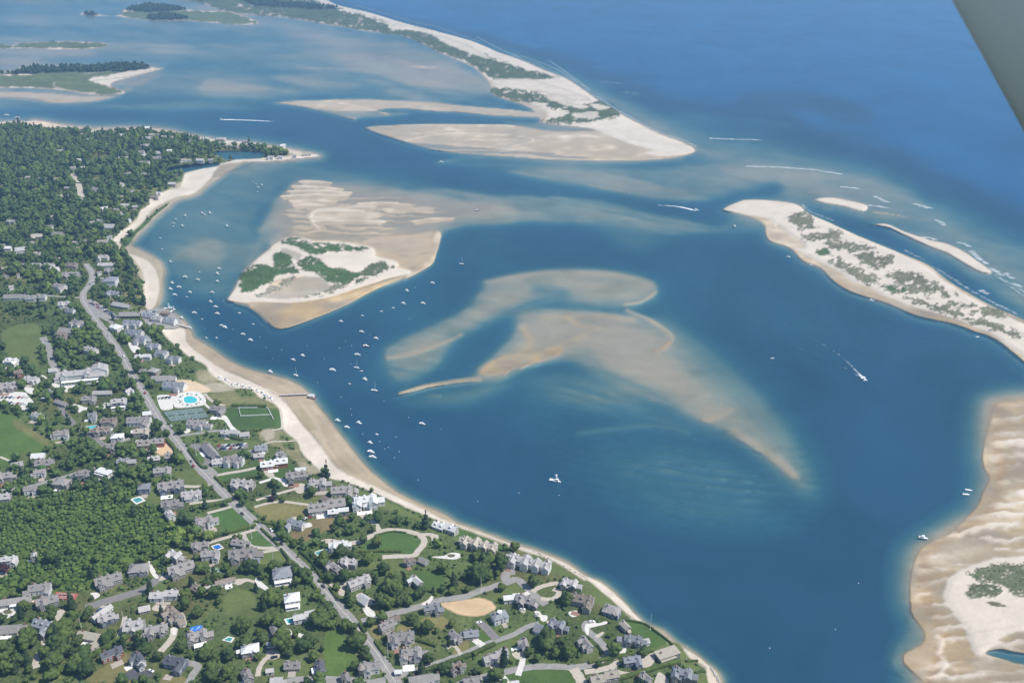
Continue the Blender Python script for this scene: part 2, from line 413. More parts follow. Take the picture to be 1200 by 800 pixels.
# crests and slip faces too fine to be softened
hpoly([(660, 432), (700, 448), (745, 463), (778, 482), (805, 503), (850, 517), (886, 532), (915, 556), (937, 573), (915, 585), (820, 545), (720, 505), (650, 462)], -3.0, 3, 1, 'min', wf=1.2)
hpoly([(770, 360), (840, 405), (915, 470), (962, 545), (962, 590), (935, 575), (880, 490), (820, 420), (780, 400)], -2.1, 34, 3, 'max')
m = (smooth(0, 1, 1 - np.abs((UU - 810) / 250)) * smooth(0, 1, 1 - np.abs((VV - 565 - (UU - 800) * .17) / 105))) ** .7
ph = (VV - (UU - 780) * .16 + .00045 * (UU - 800) ** 2 + 4.5 * WOB) / 10.0
m = np.clip(m * 1.15, 0, 1) * smooth(-1.1, -1.9, HM)
HM = (HM * (1 - m) + m * (-3.9 + 1.7 * (np.sin(ph * 2 * np.pi) * .5 + .5) ** 1.3 * (.75 + .6 * WOB) + .5 * WOBF)).astype(np.float32)
HM = np.where(m > .5, np.minimum(HM, -.9), HM)
hpoly([(730, 372), (800, 392), (865, 440), (920, 500), (950, 562), (934, 572), (885, 525), (820, 480), (760, 430)], -.9, 24, 3, 'max', .85)
HM += (smooth(0, 1, 1 - np.abs((UU - 690) / 170)) * smooth(0, 1, 1 - np.abs((VV - 470) / 50)) * smooth(-1.2, -2.5, HM) * (1.5 + 1.3 * fbm((UU + VV) / 40, (VV * 1.6 - UU * .5) / 9, 4, 133))).astype(np.float32)
hstroke([(680, 506), (720, 501), (770, 498), (805, 506)], 2.5, -1.9, 9, 1, mode='max')
for P, w_, v_, sf in (([(732, 356), (752, 353), (768, 342)], 1.4, .05, 4), ([(455, 419), (480, 415), (515, 403), (540, 392)], 2.2, -.12, 5), ([(604, 422), (622, 402), (612, 384)], 4, -.06, 9), ([(570, 437), (600, 420), (650, 408), (700, 385)], 4, -.10, 8),
                      ([(735, 364), (762, 375), (785, 392), (782, 404), (766, 412)], 2.4, -.04, 5), ([(768, 411), (784, 402)], .9, .2, 3), ([(665, 372), (690, 386)], 3.5, -.08, 7), ([(640, 372), (690, 370), (740, 374)], 4, -.2, 9), ([(828, 492), (842, 487), (856, 480)], 3, -.14, 7),
                      ([(860, 505), (900, 530), (930, 556)], 5, -.22, 8), ([(610, 431), (622, 425), (634, 419)], .8, .22, 3), ([(466, 461.5), (490, 454.5), (520, 450)], .9, .36, 2.6), ([(500, 462), (516, 463)], .9, .02, 3.5), ([(470, 459), (510, 450), (560, 444)], 3, -.08, 4),
                      ([(570, 330), (640, 320), (720, 322), (760, 334)], 6, -.28, 10)):
    hstroke(P, w_, v_, sf, .8, mode='max', wf=.6)
# banks at lower right: rows of pale crests on brown wet sand
ph2 = (VV + 8 * WOB + 3 * WOBF - (UU - 1150) * -.10) / 14.0
fr_ = np.mod(ph2, 1.0)
cr_ = smooth(0, .16, fr_) * (1 - smooth(.16, .85, fr_))
pat = smooth(-.45, .35, fbm(UU / 38, VV / 12, 3, 71))
HM = HM + (bank * (cr_ * pat * .52 - .04 + .22 * fbm(UU / 60, VV / 25, 3, 75))).astype(np.float32)
HM = np.where((bank > .5) & (HM < -.06) & (HM > -.5), -.06, HM)
HM = np.where((BD > -4) & (HM < .1), np.maximum(HM, -.03 - .055 * np.maximum(BD + 2 * WOB + 1.5 * WOBF, 0) - .0022 * np.maximum(BD, 0) ** 2), HM).astype(np.float32)
hpoly([(1156, 765), (1172, 761), (1200, 766), (1300, 772), (1300, 790), (1200, 777), (1180, 772)], -2.6, 2.5, 1)
# flats behind the islet: saw-tooth sand waves
w, d = sdf([(318, 240), (342, 213), (400, 211), (470, 225), (540, 250), (500, 272), (430, 276), (360, 274), (330, 262)], 10)
fm = smooth(6, -12, d)
ph3 = (VV[w] - .02 * (UU[w] - 380) + 5 * WOB[w]) / 6.6
f3 = np.mod(ph3, 1.0)
s3 = (smooth(0, .15, f3) * (1 - smooth(.15, .8, f3))) * smooth(-.35, .3, fbm(UU / 42, VV / 7, 3, 83))[w]
HM[w] += (fm * (s3 * .34 - .06)).astype(np.float32)
for a, b, v_ in (((352, 212), (388, 215), .7), ((342, 218), (402, 222), .75), ((337, 224), (412, 226), .7), ((329, 230), (408, 229), .8), ((340, 235.5), (394, 236), .6), ((372, 246), (440, 242), .8), ((420, 239), (466, 238), .7),
                 ((366, 259), (450, 260), .75), ((484, 259.5), (532, 256), .7), ((450, 245), (500, 245), .6), ((345, 241), (380, 241), .5)):
    mx, my = (a[0] + b[0]) / 2, (a[1] + b[1]) / 2
    hstroke([a, (mx, my - 1.4), b], 1.0, v_, 2.4, .8, mode='max', wf=.4)
    hstroke([(a[0] + 4, a[1] + 2.6), (mx, my + 1.4), (b[0] - 4, b[1] + 2.4)], 2.2, v_ * .42, 3.4, .8, mode='max', wf=.4)
hstroke([(364, 254), (367, 249), (374, 246.5), (392, 245.8), (425, 247)], 1.6, .85, 3, .6, mode='max')
hstroke([(366, 258), (368, 263), (374, 267)], 1.6, .8, 3, .6, mode='max')
hstroke([(372, 252), (395, 251), (425, 252)], 4, .40, 5, .8, mode='max')
# lagoon streaks
lg = smooth(620, 520, UU) * smooth(150, 120, VV) * (HM < -.1)
HM = np.where(lg > 0, np.minimum(HM + lg * (-.05 + .85 * fbm(UU / 85 + VV / 40, VV / 6.5 - UU / 160, 4, 89)), -.04), HM).astype(np.float32)
# far flats
w, d = sdf([(430, 151), (600, 146), (690, 156), (720, 180), (600, 178), (480, 168)], 6)
HM[w] += (smooth(3, -5, d) * (.55 * np.maximum(0, fbm(UU / 50, VV / 4, 4, 87)[w]) - .04)).astype(np.float32)

# ---- mainland
SHORE = [(-320, 140), (0, 143), (40, 141), (72, 146), (110, 150), (150, 149), (190, 151), (225, 158), (262, 165), (300, 168), (335, 174), (366, 180), (373, 183), (345, 186),
         (318, 189), (292, 190), (282, 192), (262, 204), (247, 214), (228, 229), (207, 234), (197, 243), (185, 252), (172, 265), (160, 277), (153, 287), (165, 294), (182, 303),
         (191, 314), (190, 330), (188, 350), (183, 361), (196, 364), (212, 374), (222, 386), (226, 395), (237, 402), (262, 419), (282, 430), (300, 436), (316, 440), (338, 446),
         (357, 457), (368, 472), (384, 491), (405, 519), (423, 541), (441, 559), (465, 577), (495, 592), (517, 601), (533, 611), (556, 620), (575, 627), (600, 636), (630, 645),
         (662, 658), (687, 675), (704, 682), (721, 696), (733, 708), (742, 718), (757, 731), (775, 738), (790, 751), (810, 763), (827, 776), (841, 788), (846, 802), (850, 830),
         (850, 1000), (-320, 1000)]
w, d = sdf(SHORE, 60, sub=3)
MAIN = np.full((NV, NU), 999., np.float32)
MAIN[w] = d + WOBF[w] * .8
HM = np.where(MAIN > 0, np.maximum(HM, -.03 - MAIN * .22 - .004 * MAIN ** 2), HM)
inn = np.clip(-MAIN, 0, 400)
relief = .9 * fbm(GX / 380, GY / 380, 2, 91)
land = np.minimum(inn * .10, 1.1) + smooth(9, 34, inn) * (4.5 + relief)
hill = smooth(20, 130, inn) * smooth(420, 200, VV) * 9
land = land + hill
HM = np.where(MAIN <= 0, land + .02, HM)
# golf slope
w, d = sdf([(-120, 470), (0, 482), (20, 491), (42, 506), (62, 521), (52, 530), (12, 541), (-60, 560)], 20)
HM[w] += 3.0 * smooth(4, -30, d)
LANDM = MAIN <= 0
GRASS = (.074, .100, .034)
g = fbm(GX / 60, GY / 60, 4, 15)[..., None]
g2 = smooth(-.05, .5, fbm(GX / 90, GY / 90, 4, 16))[..., None]
base_green = (np.array(GRASS) * (1 - g2) + np.array((.125, .125, .05)) * g2) * (1 + .4 * g)
edge = smooth(-4, -10, MAIN)
COL = np.where(LANDM[..., None], base_green, COL).astype(np.float32)
COLA = np.where(LANDM, edge, COLA).astype(np.float32)
VEG = np.where(LANDM, edge, VEG).astype(np.float32)

DRY = (.53, .465, .385)
WET = (.285, .232, .165)
def sand(pts, col=DRY, **k):
    cpoly(pts, col, k.pop('soft', 1.6), k.pop('wob', .8), k.pop('wf', .8), veg=0, **k)
# main beach: wet foreshore first, then dry sand
sand([(192, 384), (212, 384), (224, 388), (228, 396), (240, 402), (264, 418), (284, 429), (303, 435), (318, 439), (340, 445), (359, 456), (370, 471), (387, 491), (408, 519),
      (426, 541), (444, 559), (468, 577), (497, 592), (520, 601), (536, 611), (530, 612), (505, 601), (475, 588), (450, 577), (430, 568), (409, 557), (391, 546), (380, 531),
      (368, 515), (355, 501), (341, 482), (329, 466), (318, 459), (286, 443), (256, 431), (229, 412), (214, 400), (198, 392)], (.33, .265, .185), wf=.4)
sand([(352, 480), (368, 495), (385, 518), (400, 538), (395, 540), (375, 515), (355, 492)], (.42, .34, .25), mix=.6, soft=3)
cpoly([(352, 478), (366, 492), (372, 503), (362, 503), (352, 492)], (.22, .20, .10), 3, veg=0, mix=.6)
sand([(191, 385), (215, 386), (218, 400), (231, 412), (258, 431), (288, 444), (321, 459), (331, 466), (343, 482), (357, 501), (371, 515), (383, 531), (393, 545), (411, 556),
      (432, 566), (452, 576), (480, 589), (506, 601), (520, 609), (545, 621), (520, 612), (500, 604), (470, 591), (448, 581), (424, 571), (400, 563), (386, 560), (370, 547), (355, 532),
      (350, 520), (345, 514), (331, 502), (329, 482), (320, 472), (303, 465), (293, 456), (275, 455), (262, 448), (248, 440), (240, 427), (225, 420), (212, 410), (200, 400), (193, 392)])
sand([(500, 604), (530, 614), (560, 624), (600, 640), (640, 655), (660, 664), (684, 679), (686, 675), (662, 659), (630, 646), (600, 637), (560, 622), (530, 612)], soft=1.2, wf=.2)
sand([(682, 677), (688, 675), (705, 683), (722, 697), (735, 709), (745, 720), (756, 730), (748, 728), (730, 714), (712, 698), (695, 686)], soft=1.2, wf=.2)
sand([(796, 757), (812, 765), (828, 777), (840, 788), (845, 803), (840, 803), (832, 790), (826, 780), (808, 768)], soft=1.4, wf=.3)
sand([(805, 766), (820, 770), (826, 776), (815, 776), (806, 772)], (.5, .42, .33), soft=1.4)
sand([(828, 782), (836, 786), (841, 800), (834, 806), (829, 795)], (.5, .43, .34), soft=1.4)
for P_, w_, c_, m_ in (([(268, 433), (300, 449), (330, 467), (352, 492), (369, 513), (381, 529), (393, 545), (411, 557), (432, 567)], 1.0, (.19, .155, .11), .65), ([(366, 476), (384, 499), (402, 523), (420, 545)], 1.4, (.42, .35, .255), .7),
                        ([(350, 468), (362, 484), (375, 502)], 1.6, (.40, .33, .24), .6), ([(372, 486), (390, 508), (408, 532), (430, 556)], 1.0, (.24, .19, .13), .55), ([(385, 520), (400, 540), (420, 556)], 2.2, (.25, .205, .145), .55),
                        ([(240, 409), (275, 427), (310, 440), (340, 452)], 1.4, (.25, .20, .14), .5), ([(300, 441), (325, 451), (345, 462)], 1.2, (.42, .35, .26), .5)):
    cstroke(P_, w_, c_, 2.2, .8, 1.4, m_, veg=0)
# upper beach
sand([(246, 211), (228, 228), (207, 232), (196, 242), (184, 251), (171, 264), (159, 277), (152, 287), (165, 295), (182, 304), (191, 315), (189, 331), (186, 350), (181, 360), (172, 362),
      (165, 330), (155, 305), (140, 290), (146, 270), (165, 250), (190, 228), (215, 212)], (.33, .28, .2))
sand([(292, 187), (280, 191), (256, 203), (243, 213), (226, 227), (206, 231), (192, 237), (178, 247), (171, 257), (162, 265), (154, 273), (145, 278), (141, 287), (152, 297), (162, 301),
      (172, 305), (181, 315), (186, 329), (185, 347), (180, 361), (174, 363), (170, 354), (169, 331), (166, 316), (156, 303), (146, 293), (130, 287), (140, 271), (151, 265), (161, 256),
      (164, 247), (174, 240), (176, 233), (185, 228), (197, 223), (211, 220), (215, 206), (224, 200), (262, 191), (280, 186)])
sand([(280, 187), (300, 186), (340, 183.5), (368, 181), (373, 183), (345, 186.5), (315, 189), (292, 190)], soft=1.2, wf=.2)
sand([(258, 194), (290, 189), (300, 190), (275, 200), (255, 207), (246, 212)], (.27, .23, .17), soft=2)
cpoly([(141, 285), (144, 279), (153, 273), (163, 265), (172, 256), (182, 247), (192, 240), (199, 237), (196, 242), (184, 251), (172, 264), (160, 275), (153, 285), (147, 289)], (.06, .10, .03), 1.3, .6, .6, veg=1)
sand([(-300, 139), (0, 142), (40, 141), (70, 146), (60, 150), (30, 149), (0, 146), (-300, 145)], (.55, .44, .33), soft=1.2, wf=.2)
sand([(240, 162), (300, 167), (300, 170), (262, 167)], soft=1, wf=.2)

# beaches stay low in front of the bluff
sm_ = blur(((VEG < .5) & LANDM & (MAIN > -75)).astype(np.float32), 3, 2)
HM = HM * (1 - sm_) + np.minimum(HM, .25 + .022 * inn) * sm_
# ponds by the point
def pond(pts):
    w, d = sdf(pts, 8)
    m = smooth(1.5, -1.5, d)
    HM[w] = HM[w] * (1 - m) - 3.0 * m
    COLA[w] *= (1 - m); VEG[w] *= (1 - m)
pond([(193, 203), (198, 197), (215, 194), (250, 191), (256, 194), (235, 198), (214, 203), (200, 205)])
pond([(247, 179), (262, 177), (300, 178), (310, 181), (305, 185), (285, 186), (265, 187), (258, 184)])
pond([(165, 362), (166, 361), (167, 362)])

# dune grass round the beach club
OLIVE = (.17, .165, .075)
cpoly([(197, 424), (210, 417), (222, 418), (235, 427), (248, 440), (252, 444), (236, 448), (225, 447), (205, 445), (195, 438)], (.09, .12, .04), 2, veg=.8)
cpoly([(232, 434), (245, 436), (254, 446), (240, 449), (232, 444)], (.30, .25, .17), 3, veg=.4, mix=.7)
cpoly([(238, 452), (254, 448), (272, 453), (280, 456), (262, 459), (246, 459)], (.33, .29, .21), 2, veg=.3)
cpoly([(246, 462), (262, 460), (280, 455), (296, 458), (304, 466), (318, 472), (322, 477), (300, 478), (270, 477), (252, 475), (247, 468)], OLIVE, 2, veg=.7)
cpoly([(275, 457), (290, 456), (300, 462), (285, 466)], (.10, .13, .045), 2.5, veg=.8)
cpoly([(305, 505), (325, 502), (335, 508), (345, 516), (352, 530), (362, 543), (350, 545), (335, 530), (318, 520), (305, 515)], (.2, .18, .1), 2.5, wf=2, veg=.6)
cpoly([(308, 506), (320, 503), (322, 512), (312, 516)], (.34, .29, .22), 2.5, wf=2, veg=.3)
cpoly([(326, 509), (340, 513), (345, 525), (335, 525)], (.10, .13, .045), 2.5, wf=2, veg=.8)
cpoly([(350, 540), (366, 545), (376, 553), (365, 555), (352, 548)], (.28, .25, .17), 2.5, wf=2, veg=.4)

LAWN = (.062, .106, .027)
LAWN2 = (.100, .128, .042)
TAN = (.165, .150, .060)
def lawn(pts, col=LAWN, **k):
    cpoly(pts, col, 1.2, .4, .3, veg=.35, **k)
lawn([(4, 387), (41, 379), (49, 400), (47, 412), (45, 429), (54, 436), (40, 438), (34, 427), (21, 424), (7, 412)], LAWN2)
lawn([(-120, 470), (0, 482), (19, 490), (41, 506), (62, 521), (61, 526), (52, 531), (32, 531), (22, 533), (12, 542), (-60, 560)], (.075, .125, .03))
cpoly([(16, 492), (30, 497), (48, 510), (60, 521), (54, 522), (38, 512), (20, 502)], (.16, .145, .06), 4, veg=.3, mix=.8)
lawn([(262, 478), (322, 479), (331, 490), (327, 499), (292, 503), (276, 501), (268, 490)], (.056, .102, .030))
lawn([(249, 600), (285, 594), (302, 612), (268, 625), (257, 614)], (.060, .110, .030))
lawn([(300, 622), (306, 619), (326, 638), (322, 641), (298, 641), (290, 632)], (.064, .114, .032))
lawn([(296, 647), (326, 645), (341, 659), (312, 664), (298, 662)], LAWN2)
lawn([(298, 595), (328, 588), (367, 594), (352, 606), (322, 613), (306, 604)], TAN)
lawn([(424, 641), (440, 628), (462, 623.5), (480, 626), (491, 632), (489, 642), (478, 648), (440, 648.5), (427, 646)], (.060, .108, .030))
lawn([(340, 625), (375, 605), (410, 600), (404, 612), (372, 626), (352, 636)], (.17, .135, .065))
lawn([(736, 725), (756, 731), (782, 752), (766, 758), (748, 745), (738, 735)], LAWN)
lawn([(690, 680), (712, 700), (728, 716), (700, 708), (680, 696), (682, 684)], LAWN2)
lawn([(620, 648), (650, 658), (684, 680), (670, 678), (640, 668), (618, 656)], LAWN2)
lawn([(520, 612), (560, 626), (590, 638), (600, 645), (570, 640), (540, 630), (520, 622)], LAWN)
lawn([(386, 561), (425, 574), (460, 590), (500, 610), (480, 606), (440, 592), (400, 573)], LAWN2)
lawn([(262, 700), (285, 690), (299, 700), (300, 722), (270, 723)], LAWN2)
lawn([(600, 786), (660, 784), (672, 790), (676, 805), (600, 805)], LAWN)
lawn([(690, 762), (706, 756), (709, 766), (695, 776), (680, 776)], LAWN2)
lawn([(585, 690), (612, 684), (622, 697), (600, 702), (570, 700)], LAWN2)
lawn([(452, 655), (478, 657), (475, 668), (440, 668), (432, 662)], LAWN2)
lawn([(482, 670), (510, 668), (520, 680), (510, 690), (495, 688)], LAWN)
lawn([(236, 525), (246, 530), (250, 542), (240, 545), (230, 532)], (.08, .14, .03))
lawn([(255, 551), (300, 548), (300, 560), (262, 566), (256, 560)], (.062, .108, .032))
lawn([(252, 518), (300, 516), (300, 530), (268, 532), (255, 525)], LAWN2)
lawn([(258, 506), (276, 505), (278, 515), (262, 516)], LAWN)
lawn([(300, 535), (345, 545), (345, 560), (310, 560), (300, 550)], LAWN)
lawn([(178, 573), (190, 580), (192, 590), (174, 590), (166, 580)], LAWN2)
lawn([(206, 552), (236, 552), (246, 566), (214, 568)], LAWN2)
lawn([(130, 775), (150, 765), (155, 800), (120, 800), (100, 797)], TAN)
lawn([(192, 790), (215, 792), (220, 805), (190, 805)], TAN)
lawn([(465, 735), (480, 730), (486, 742), (470, 745)], TAN)
lawn([(494, 725), (520, 722), (525, 735), (500, 738)], TAN)
lawn([(437, 730), (448, 728), (448, 746), (440, 748), (434, 740)], TAN)
lawn([(110, 702), (130, 697), (150, 700), (140, 712), (128, 722), (120, 715)], LAWN2)
lawn([(176, 682), (192, 680), (196, 695), (180, 697)], LAWN2)
lawn([(335, 770), (360, 772), (362, 790), (320, 795), (318, 780)], LAWN2)
lawn([(380, 745), (400, 740), (415, 770), (405, 790), (385, 790)], (.08, .125, .03))
lawn([(540, 742), (550, 752), (545, 766), (530, 768), (536, 750)], TAN)
lawn([(560, 738), (580, 752), (560, 756), (556, 748)], LAWN)
lawn([(760, 765), (766, 760), (792, 752), (806, 768), (820, 782), (830, 800), (818, 802), (808, 785), (795, 775)], LAWN2)
lawn([(560, 770), (600, 748), (602, 760), (575, 782)], LAWN2)
lawn([(160, 612), (202, 612), (204, 630), (180, 640), (165, 635)], (.06, .115, .03))
# building lot of bare earth
cpoly([(516, 708), (535, 703), (566, 700), (582, 711), (572, 718), (560, 721), (540, 720)], (.50, .36, .22), 1.2, .8, 1.2, veg=0)
cpoly([(176, 524), (192, 518), (203, 522), (205, 530), (190, 534), (182, 529)], (.50, .36, .22), 1.2, .8, .8, veg=0)
cpoly([(205, 446), (226, 446), (246, 456), (240, 460), (214, 458)], (.55, .43, .30), 1.5, .6, .6, veg=0)
# wet thicket
cpoly([(-100, 600), (20, 590), (100, 575), (200, 560), (160, 590), (200, 620), (190, 660), (140, 675), (110, 690), (60, 690), (-100, 690)], (.085, .125, .028), 10, 5, 3, veg=1)

# vegetation of the sand islands
VG = (.060, .100, .036)
VM = (.085, .105, .05)
def veg(pts, col=VG, soft=1.6, wf=2.0, mix=1.0, dh=.5):
    cpoly(pts, col, min(soft, 1.8), 1.5, wf * 2.0, mix, veg=1, dh=dh, holes=.35 if wf >= 2 else 0)
veg([(281, 322), (302, 310), (321, 315), (325, 323), (317, 332), (300, 339), (290, 343), (281, 342)])
veg([(320, 297), (345, 294), (342, 309), (350, 318), (330, 322), (318, 326), (321, 310)])
veg([(350, 307), (366, 300), (388, 312), (412, 317), (426, 322), (405, 333), (385, 331), (371, 320), (354, 315)])
veg([(327, 285), (347, 278.5), (366, 287), (382, 295), (365, 297), (345, 287)])
veg([(366, 285), (400, 286), (432, 290), (430, 293), (408, 294), (382, 294)])
veg([(426, 317), (441, 307), (463, 313), (450, 317), (428, 328), (415, 332)], VM, 2, 3)
veg([(380, 337), (412, 329), (395, 341), (345, 350), (350, 345)], VM, 2.5, 4, .8)
cpoly([(315, 346), (345, 327), (372, 325), (386, 338), (352, 348), (322, 350)], (.37, .32, .25), 3, 1.5, 3, .8, veg=0)
cpoly([(330, 290), (350, 297), (349, 304), (340, 300)], (.40, .35, .28), 2, 1.5, 2, .7, veg=0)
veg([(322, 333), (345, 324), (340, 334), (315, 345), (300, 346)], (.12, .13, .07), 3, 4, .7)
for P in ([(926, 253), (942, 248), (952, 255), (958, 268), (938, 268), (925, 260)], [(942, 276), (962, 272), (985, 272), (975, 282), (950, 282)],
          [(962, 284), (990, 284), (1022, 290), (1008, 296), (980, 292)], [(1010, 296), (1045, 300), (1040, 312), (1018, 312), (1006, 304)],
          [(972, 302), (990, 304), (1005, 315), (1020, 322), (1035, 334), (1010, 330), (988, 318)], [(1036, 322), (1065, 318), (1082, 324), (1085, 335), (1060, 332)],
          [(1040, 336), (1065, 336), (1100, 332), (1104, 342), (1070, 344), (1045, 342)], [(1102, 342), (1122, 343), (1118, 349), (1104, 348)],
          [(1062, 348), (1090, 352), (1130, 366), (1170, 380), (1200, 396), (1180, 392), (1130, 376), (1085, 360)], [(1140, 362), (1170, 360), (1176, 370), (1150, 370)],
          [(1112, 352), (1142, 356), (1140, 360), (1118, 358)]):
    veg(P, (.105, .115, .055), 3, 5, .9)
veg([(953, 293), (968, 290), (972, 299), (958, 299)], VG, 2, 2)
veg([(1038, 336), (1055, 334), (1064, 341), (1048, 343)], VG, 2, 2)
veg([(1250, 420), (1330, 450), (1400, 490), (1330, 470)], (.105, .115, .055), 3, 5, .9)
veg([(1134, 673), (1165, 662), (1200, 659), (1300, 650), (1300, 700), (1200, 698), (1176, 687), (1150, 680)], VM, 2, 4, .95)
veg([(1132, 685), (1162, 684), (1178, 693), (1152, 700), (1137, 698)], VM, 2, 3, .95)
veg([(1156, 705), (1170, 706), (1184, 711), (1165, 709)], (.14, .13, .08), 1.2, 1)
veg([(180, -25), (330, -16), (370, 1), (402, 12), (440, 22), (480, 34), (530, 50), (580, 68), (620, 82), (654, 91), (640, 93), (612, 93), (580, 92), (562, 82), (545, 72), (520, 64),
     (500, 53), (470, 42), (425, 36), (400, 31), (330, 20), (250, 10)], (.075, .10, .05), 2, 2)
veg([(572, 103), (600, 104), (632, 110), (675, 122), (702, 117), (725, 128), (724, 136), (676, 144), (634, 142), (667, 132), (628, 123), (600, 117), (582, 112)], (.075, .10, .05), 2, 3)
cpoly([(575, 95), (615, 93), (640, 98), (690, 115), (680, 118), (640, 108), (600, 103)], DRY, 2, 1.5, 1.5, veg=0)
for P in ([(440, 24), (470, 30), (495, 35), (470, 34)], [(455, 31), (490, 32), (500, 35), (465, 35)], [(512, 43), (545, 52), (575, 68), (600, 75), (560, 66), (530, 55)], [(640, 112), (668, 115), (675, 119), (650, 119)],
          [(655, 120), (690, 124), (680, 127)], [(690, 121), (715, 126), (700, 129)], [(620, 120), (640, 122), (630, 125)], [(668, 134), (700, 131), (692, 139)]):
    cpoly(P, DRY, 1.6, 1.0, 2.5, .9, veg=0)
veg([(-300, 84), (0, 85), (25, 80), (105, 77), (162, 75), (176, 80), (150, 84), (105, 86), (-300, 90)], (.035, .055, .035), 1.2, .5)
veg([(-300, 88), (0, 88), (60, 86), (145, 84), (105, 93), (128, 100), (143, 109), (105, 110), (75, 105), (0, 102), (-300, 102)], (.10, .125, .06), 1.6, 1.5)
cstroke([(192, 80), (172, 84), (150, 90), (108, 95)], .9, DRY, 1.2, veg=0)
cstroke([(64, 97), (64, 101), (85, 107), (110, 109)], .5, (.35, .3, .24), 1.2, veg=0)
veg([(-300, 50), (0, 53), (15, 51.5), (62, 49), (87, 49), (124, 52), (108, 56.5), (62, 57), (15, 57), (-300, 58)], (.09, .12, .06), 1.4, 1.5)
veg([(140, 19), (180, 23), (220, 24.5), (285, 28.5), (300, 26), (270, 15), (217, 12), (178, 12), (145, 14)], (.10, .13, .065), 1.4, 1.5)
veg([(147, 12), (160, 7), (176, 5), (205, 7), (217, 10), (213, 13), (180, 14)], (.035, .055, .035), 1.2, .5)
veg([(172, 20), (195, 16), (222, 21), (200, 24), (180, 23)], (.035, .055, .035), 1.2, .5)
veg([(98, 16), (107, 14), (115, 17), (106, 18)], (.04, .06, .035), 1, .3)
veg([(270, -6), (330, 2), (372, 6), (407, 11), (360, 11), (310, 8), (290, 4)], (.04, .06, .04), 1.5, 1)
veg([(195, -3), (225, 1), (255, 2), (250, -6)], (.05, .07, .04), 1.2, .5)
veg([(-200, -13), (120, -8), (145, -4), (60, -2), (-200, -2)], (.05, .07, .04), 1.2, .5)

# ---- final colour of the ground sheet
DRYT = fbm(UU / 50, VV / 16, 5, 151)
n1 = fbm(GX / 22, GY / 22, 4, 5)
n2 = fbm(GX / 120, GY / 120, 3, 6)
# ripples of the tidal flats
flat = np.clip(1 - np.abs(HM - .05) / .5, 0, 1) * (~LANDM)
HM = HM + (flat * .13 * fbm(UU / 26, VV * 1.4 / 5, 4, 44)).astype(np.float32)
HM = HM + ((HM < -.3) & ~LANDM) * (.22 * n2 * np.clip(-HM / 3, .2, 1)).astype(np.float32)
dryness = smooth(.15, .85, HM + .25 * n1 + .22 * DRYT)
WETM = (1 - smooth(.1, .5, HM + .12 * n1)) * (1 - COLA)
SAND = np.array(WET) * (1 - dryness[..., None]) + np.array(DRY) * dryness[..., None]
SAND = SAND * (1 + .12 * n1 + .08 * n2 + .16 * DRYT * (1 - dryness))[..., None]
weed = smooth(.15, .6, fbm(UU / 45, VV / 22, 3, 61)) * smooth(-.02, -.4, HM)
SAND = SAND * (1 - weed[..., None] * np.array([.22, .16, .2]))
warm = smooth(-.40, -.05, HM) * smooth(.5, .15, HM) * ~LANDM
warm = warm * (.35 + .65 * smooth(250, 330, VV)) * smooth(-.5, .3, fbm(UU / 40, VV / 18, 3, 63)) * smooth(40, 200, VV)
SAND = SAND * (1 + warm[..., None] * (np.array([.20, .13, -.05]) + (smooth(295, 320, VV) * smooth(1000, 960, UU))[..., None] * np.array([.22, .14, -.02])))
SAND = SAND * (1 + smooth(-.1, -.5, HM)[..., None] * np.array([.34, .22, .18]))
damp = smooth(.34, .04, HM + .10 * n1) * smooth(-.10, -.02, HM) * ~LANDM
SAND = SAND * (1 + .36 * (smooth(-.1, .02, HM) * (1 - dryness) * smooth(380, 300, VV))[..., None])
SAND = SAND * (1 - damp[..., None] * np.array([.12, .16, .22]) * (.35 + .65 * smooth(230, 340, VV))[..., None])
rim = bank * smooth(-26, -4, BD) * smooth(1, -4, BD)
SAND = SAND * (1 - rim[..., None] * np.array([.04, .12, .20]))
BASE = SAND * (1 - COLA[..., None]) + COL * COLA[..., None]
n4 = fbm(GX / 7, GY / 7, 3, 17)
BASE = BASE * (1 + ((.16 + .14 * VEG) * n1 * COLA + .16 * n4 * VEG)[..., None])
BASE = BASE * (1 + (.15 * (1 - VEG) * COLA * (DRYT + .6 * WOBF))[..., None])
BASE = np.clip(BASE, .004, .85).astype(np.float32)

def hgt(u, v):
    x = min(max((u - U0) / STEP, 0), NU - 1.001); y = min(max((v - V0) / STEP, 0), NV - 1.001)
    i, j = int(x), int(y); a, b = x - i, y - j
    return float((HM[j, i] * (1 - a) + HM[j, i + 1] * a) * (1 - b) + (HM[j + 1, i] * (1 - a) + HM[j + 1, i + 1] * a) * b)

def at(u, v, dz=0.0, z=None):
    """map position -> point standing on the ground (or at height z)"""
    if z is None: z = hgt(u, v)
    x, y = ground_np(u, v, z)
    return Vector((x, y, z + dz))

def unmap(x, y, z=0.0):
    X, Y, Z = x, y, z - HCAM
    depth = Y * CP - Z * SP
    return 600 + F * X / depth, 400 - F * (Y * SP + Z * CP) / depth

def gz(x, y):
    """ground height under a world position"""
    z = 3.0
    for _ in range(3):
        u, v = unmap(x, y, z)
        z = hgt(u, v)
    return z
# ------------------------------------------------------------------ materials
MATS = {}
def mat_new(name):
    m = bpy.data.materials.new(name)
    m.use_nodes = True
    n = m.node_tree.nodes
    return m, n, m.node_tree.links, n['Principled BSDF']

def setspec(b, v):
    b.inputs['Specular IOR Level'].default_value = v

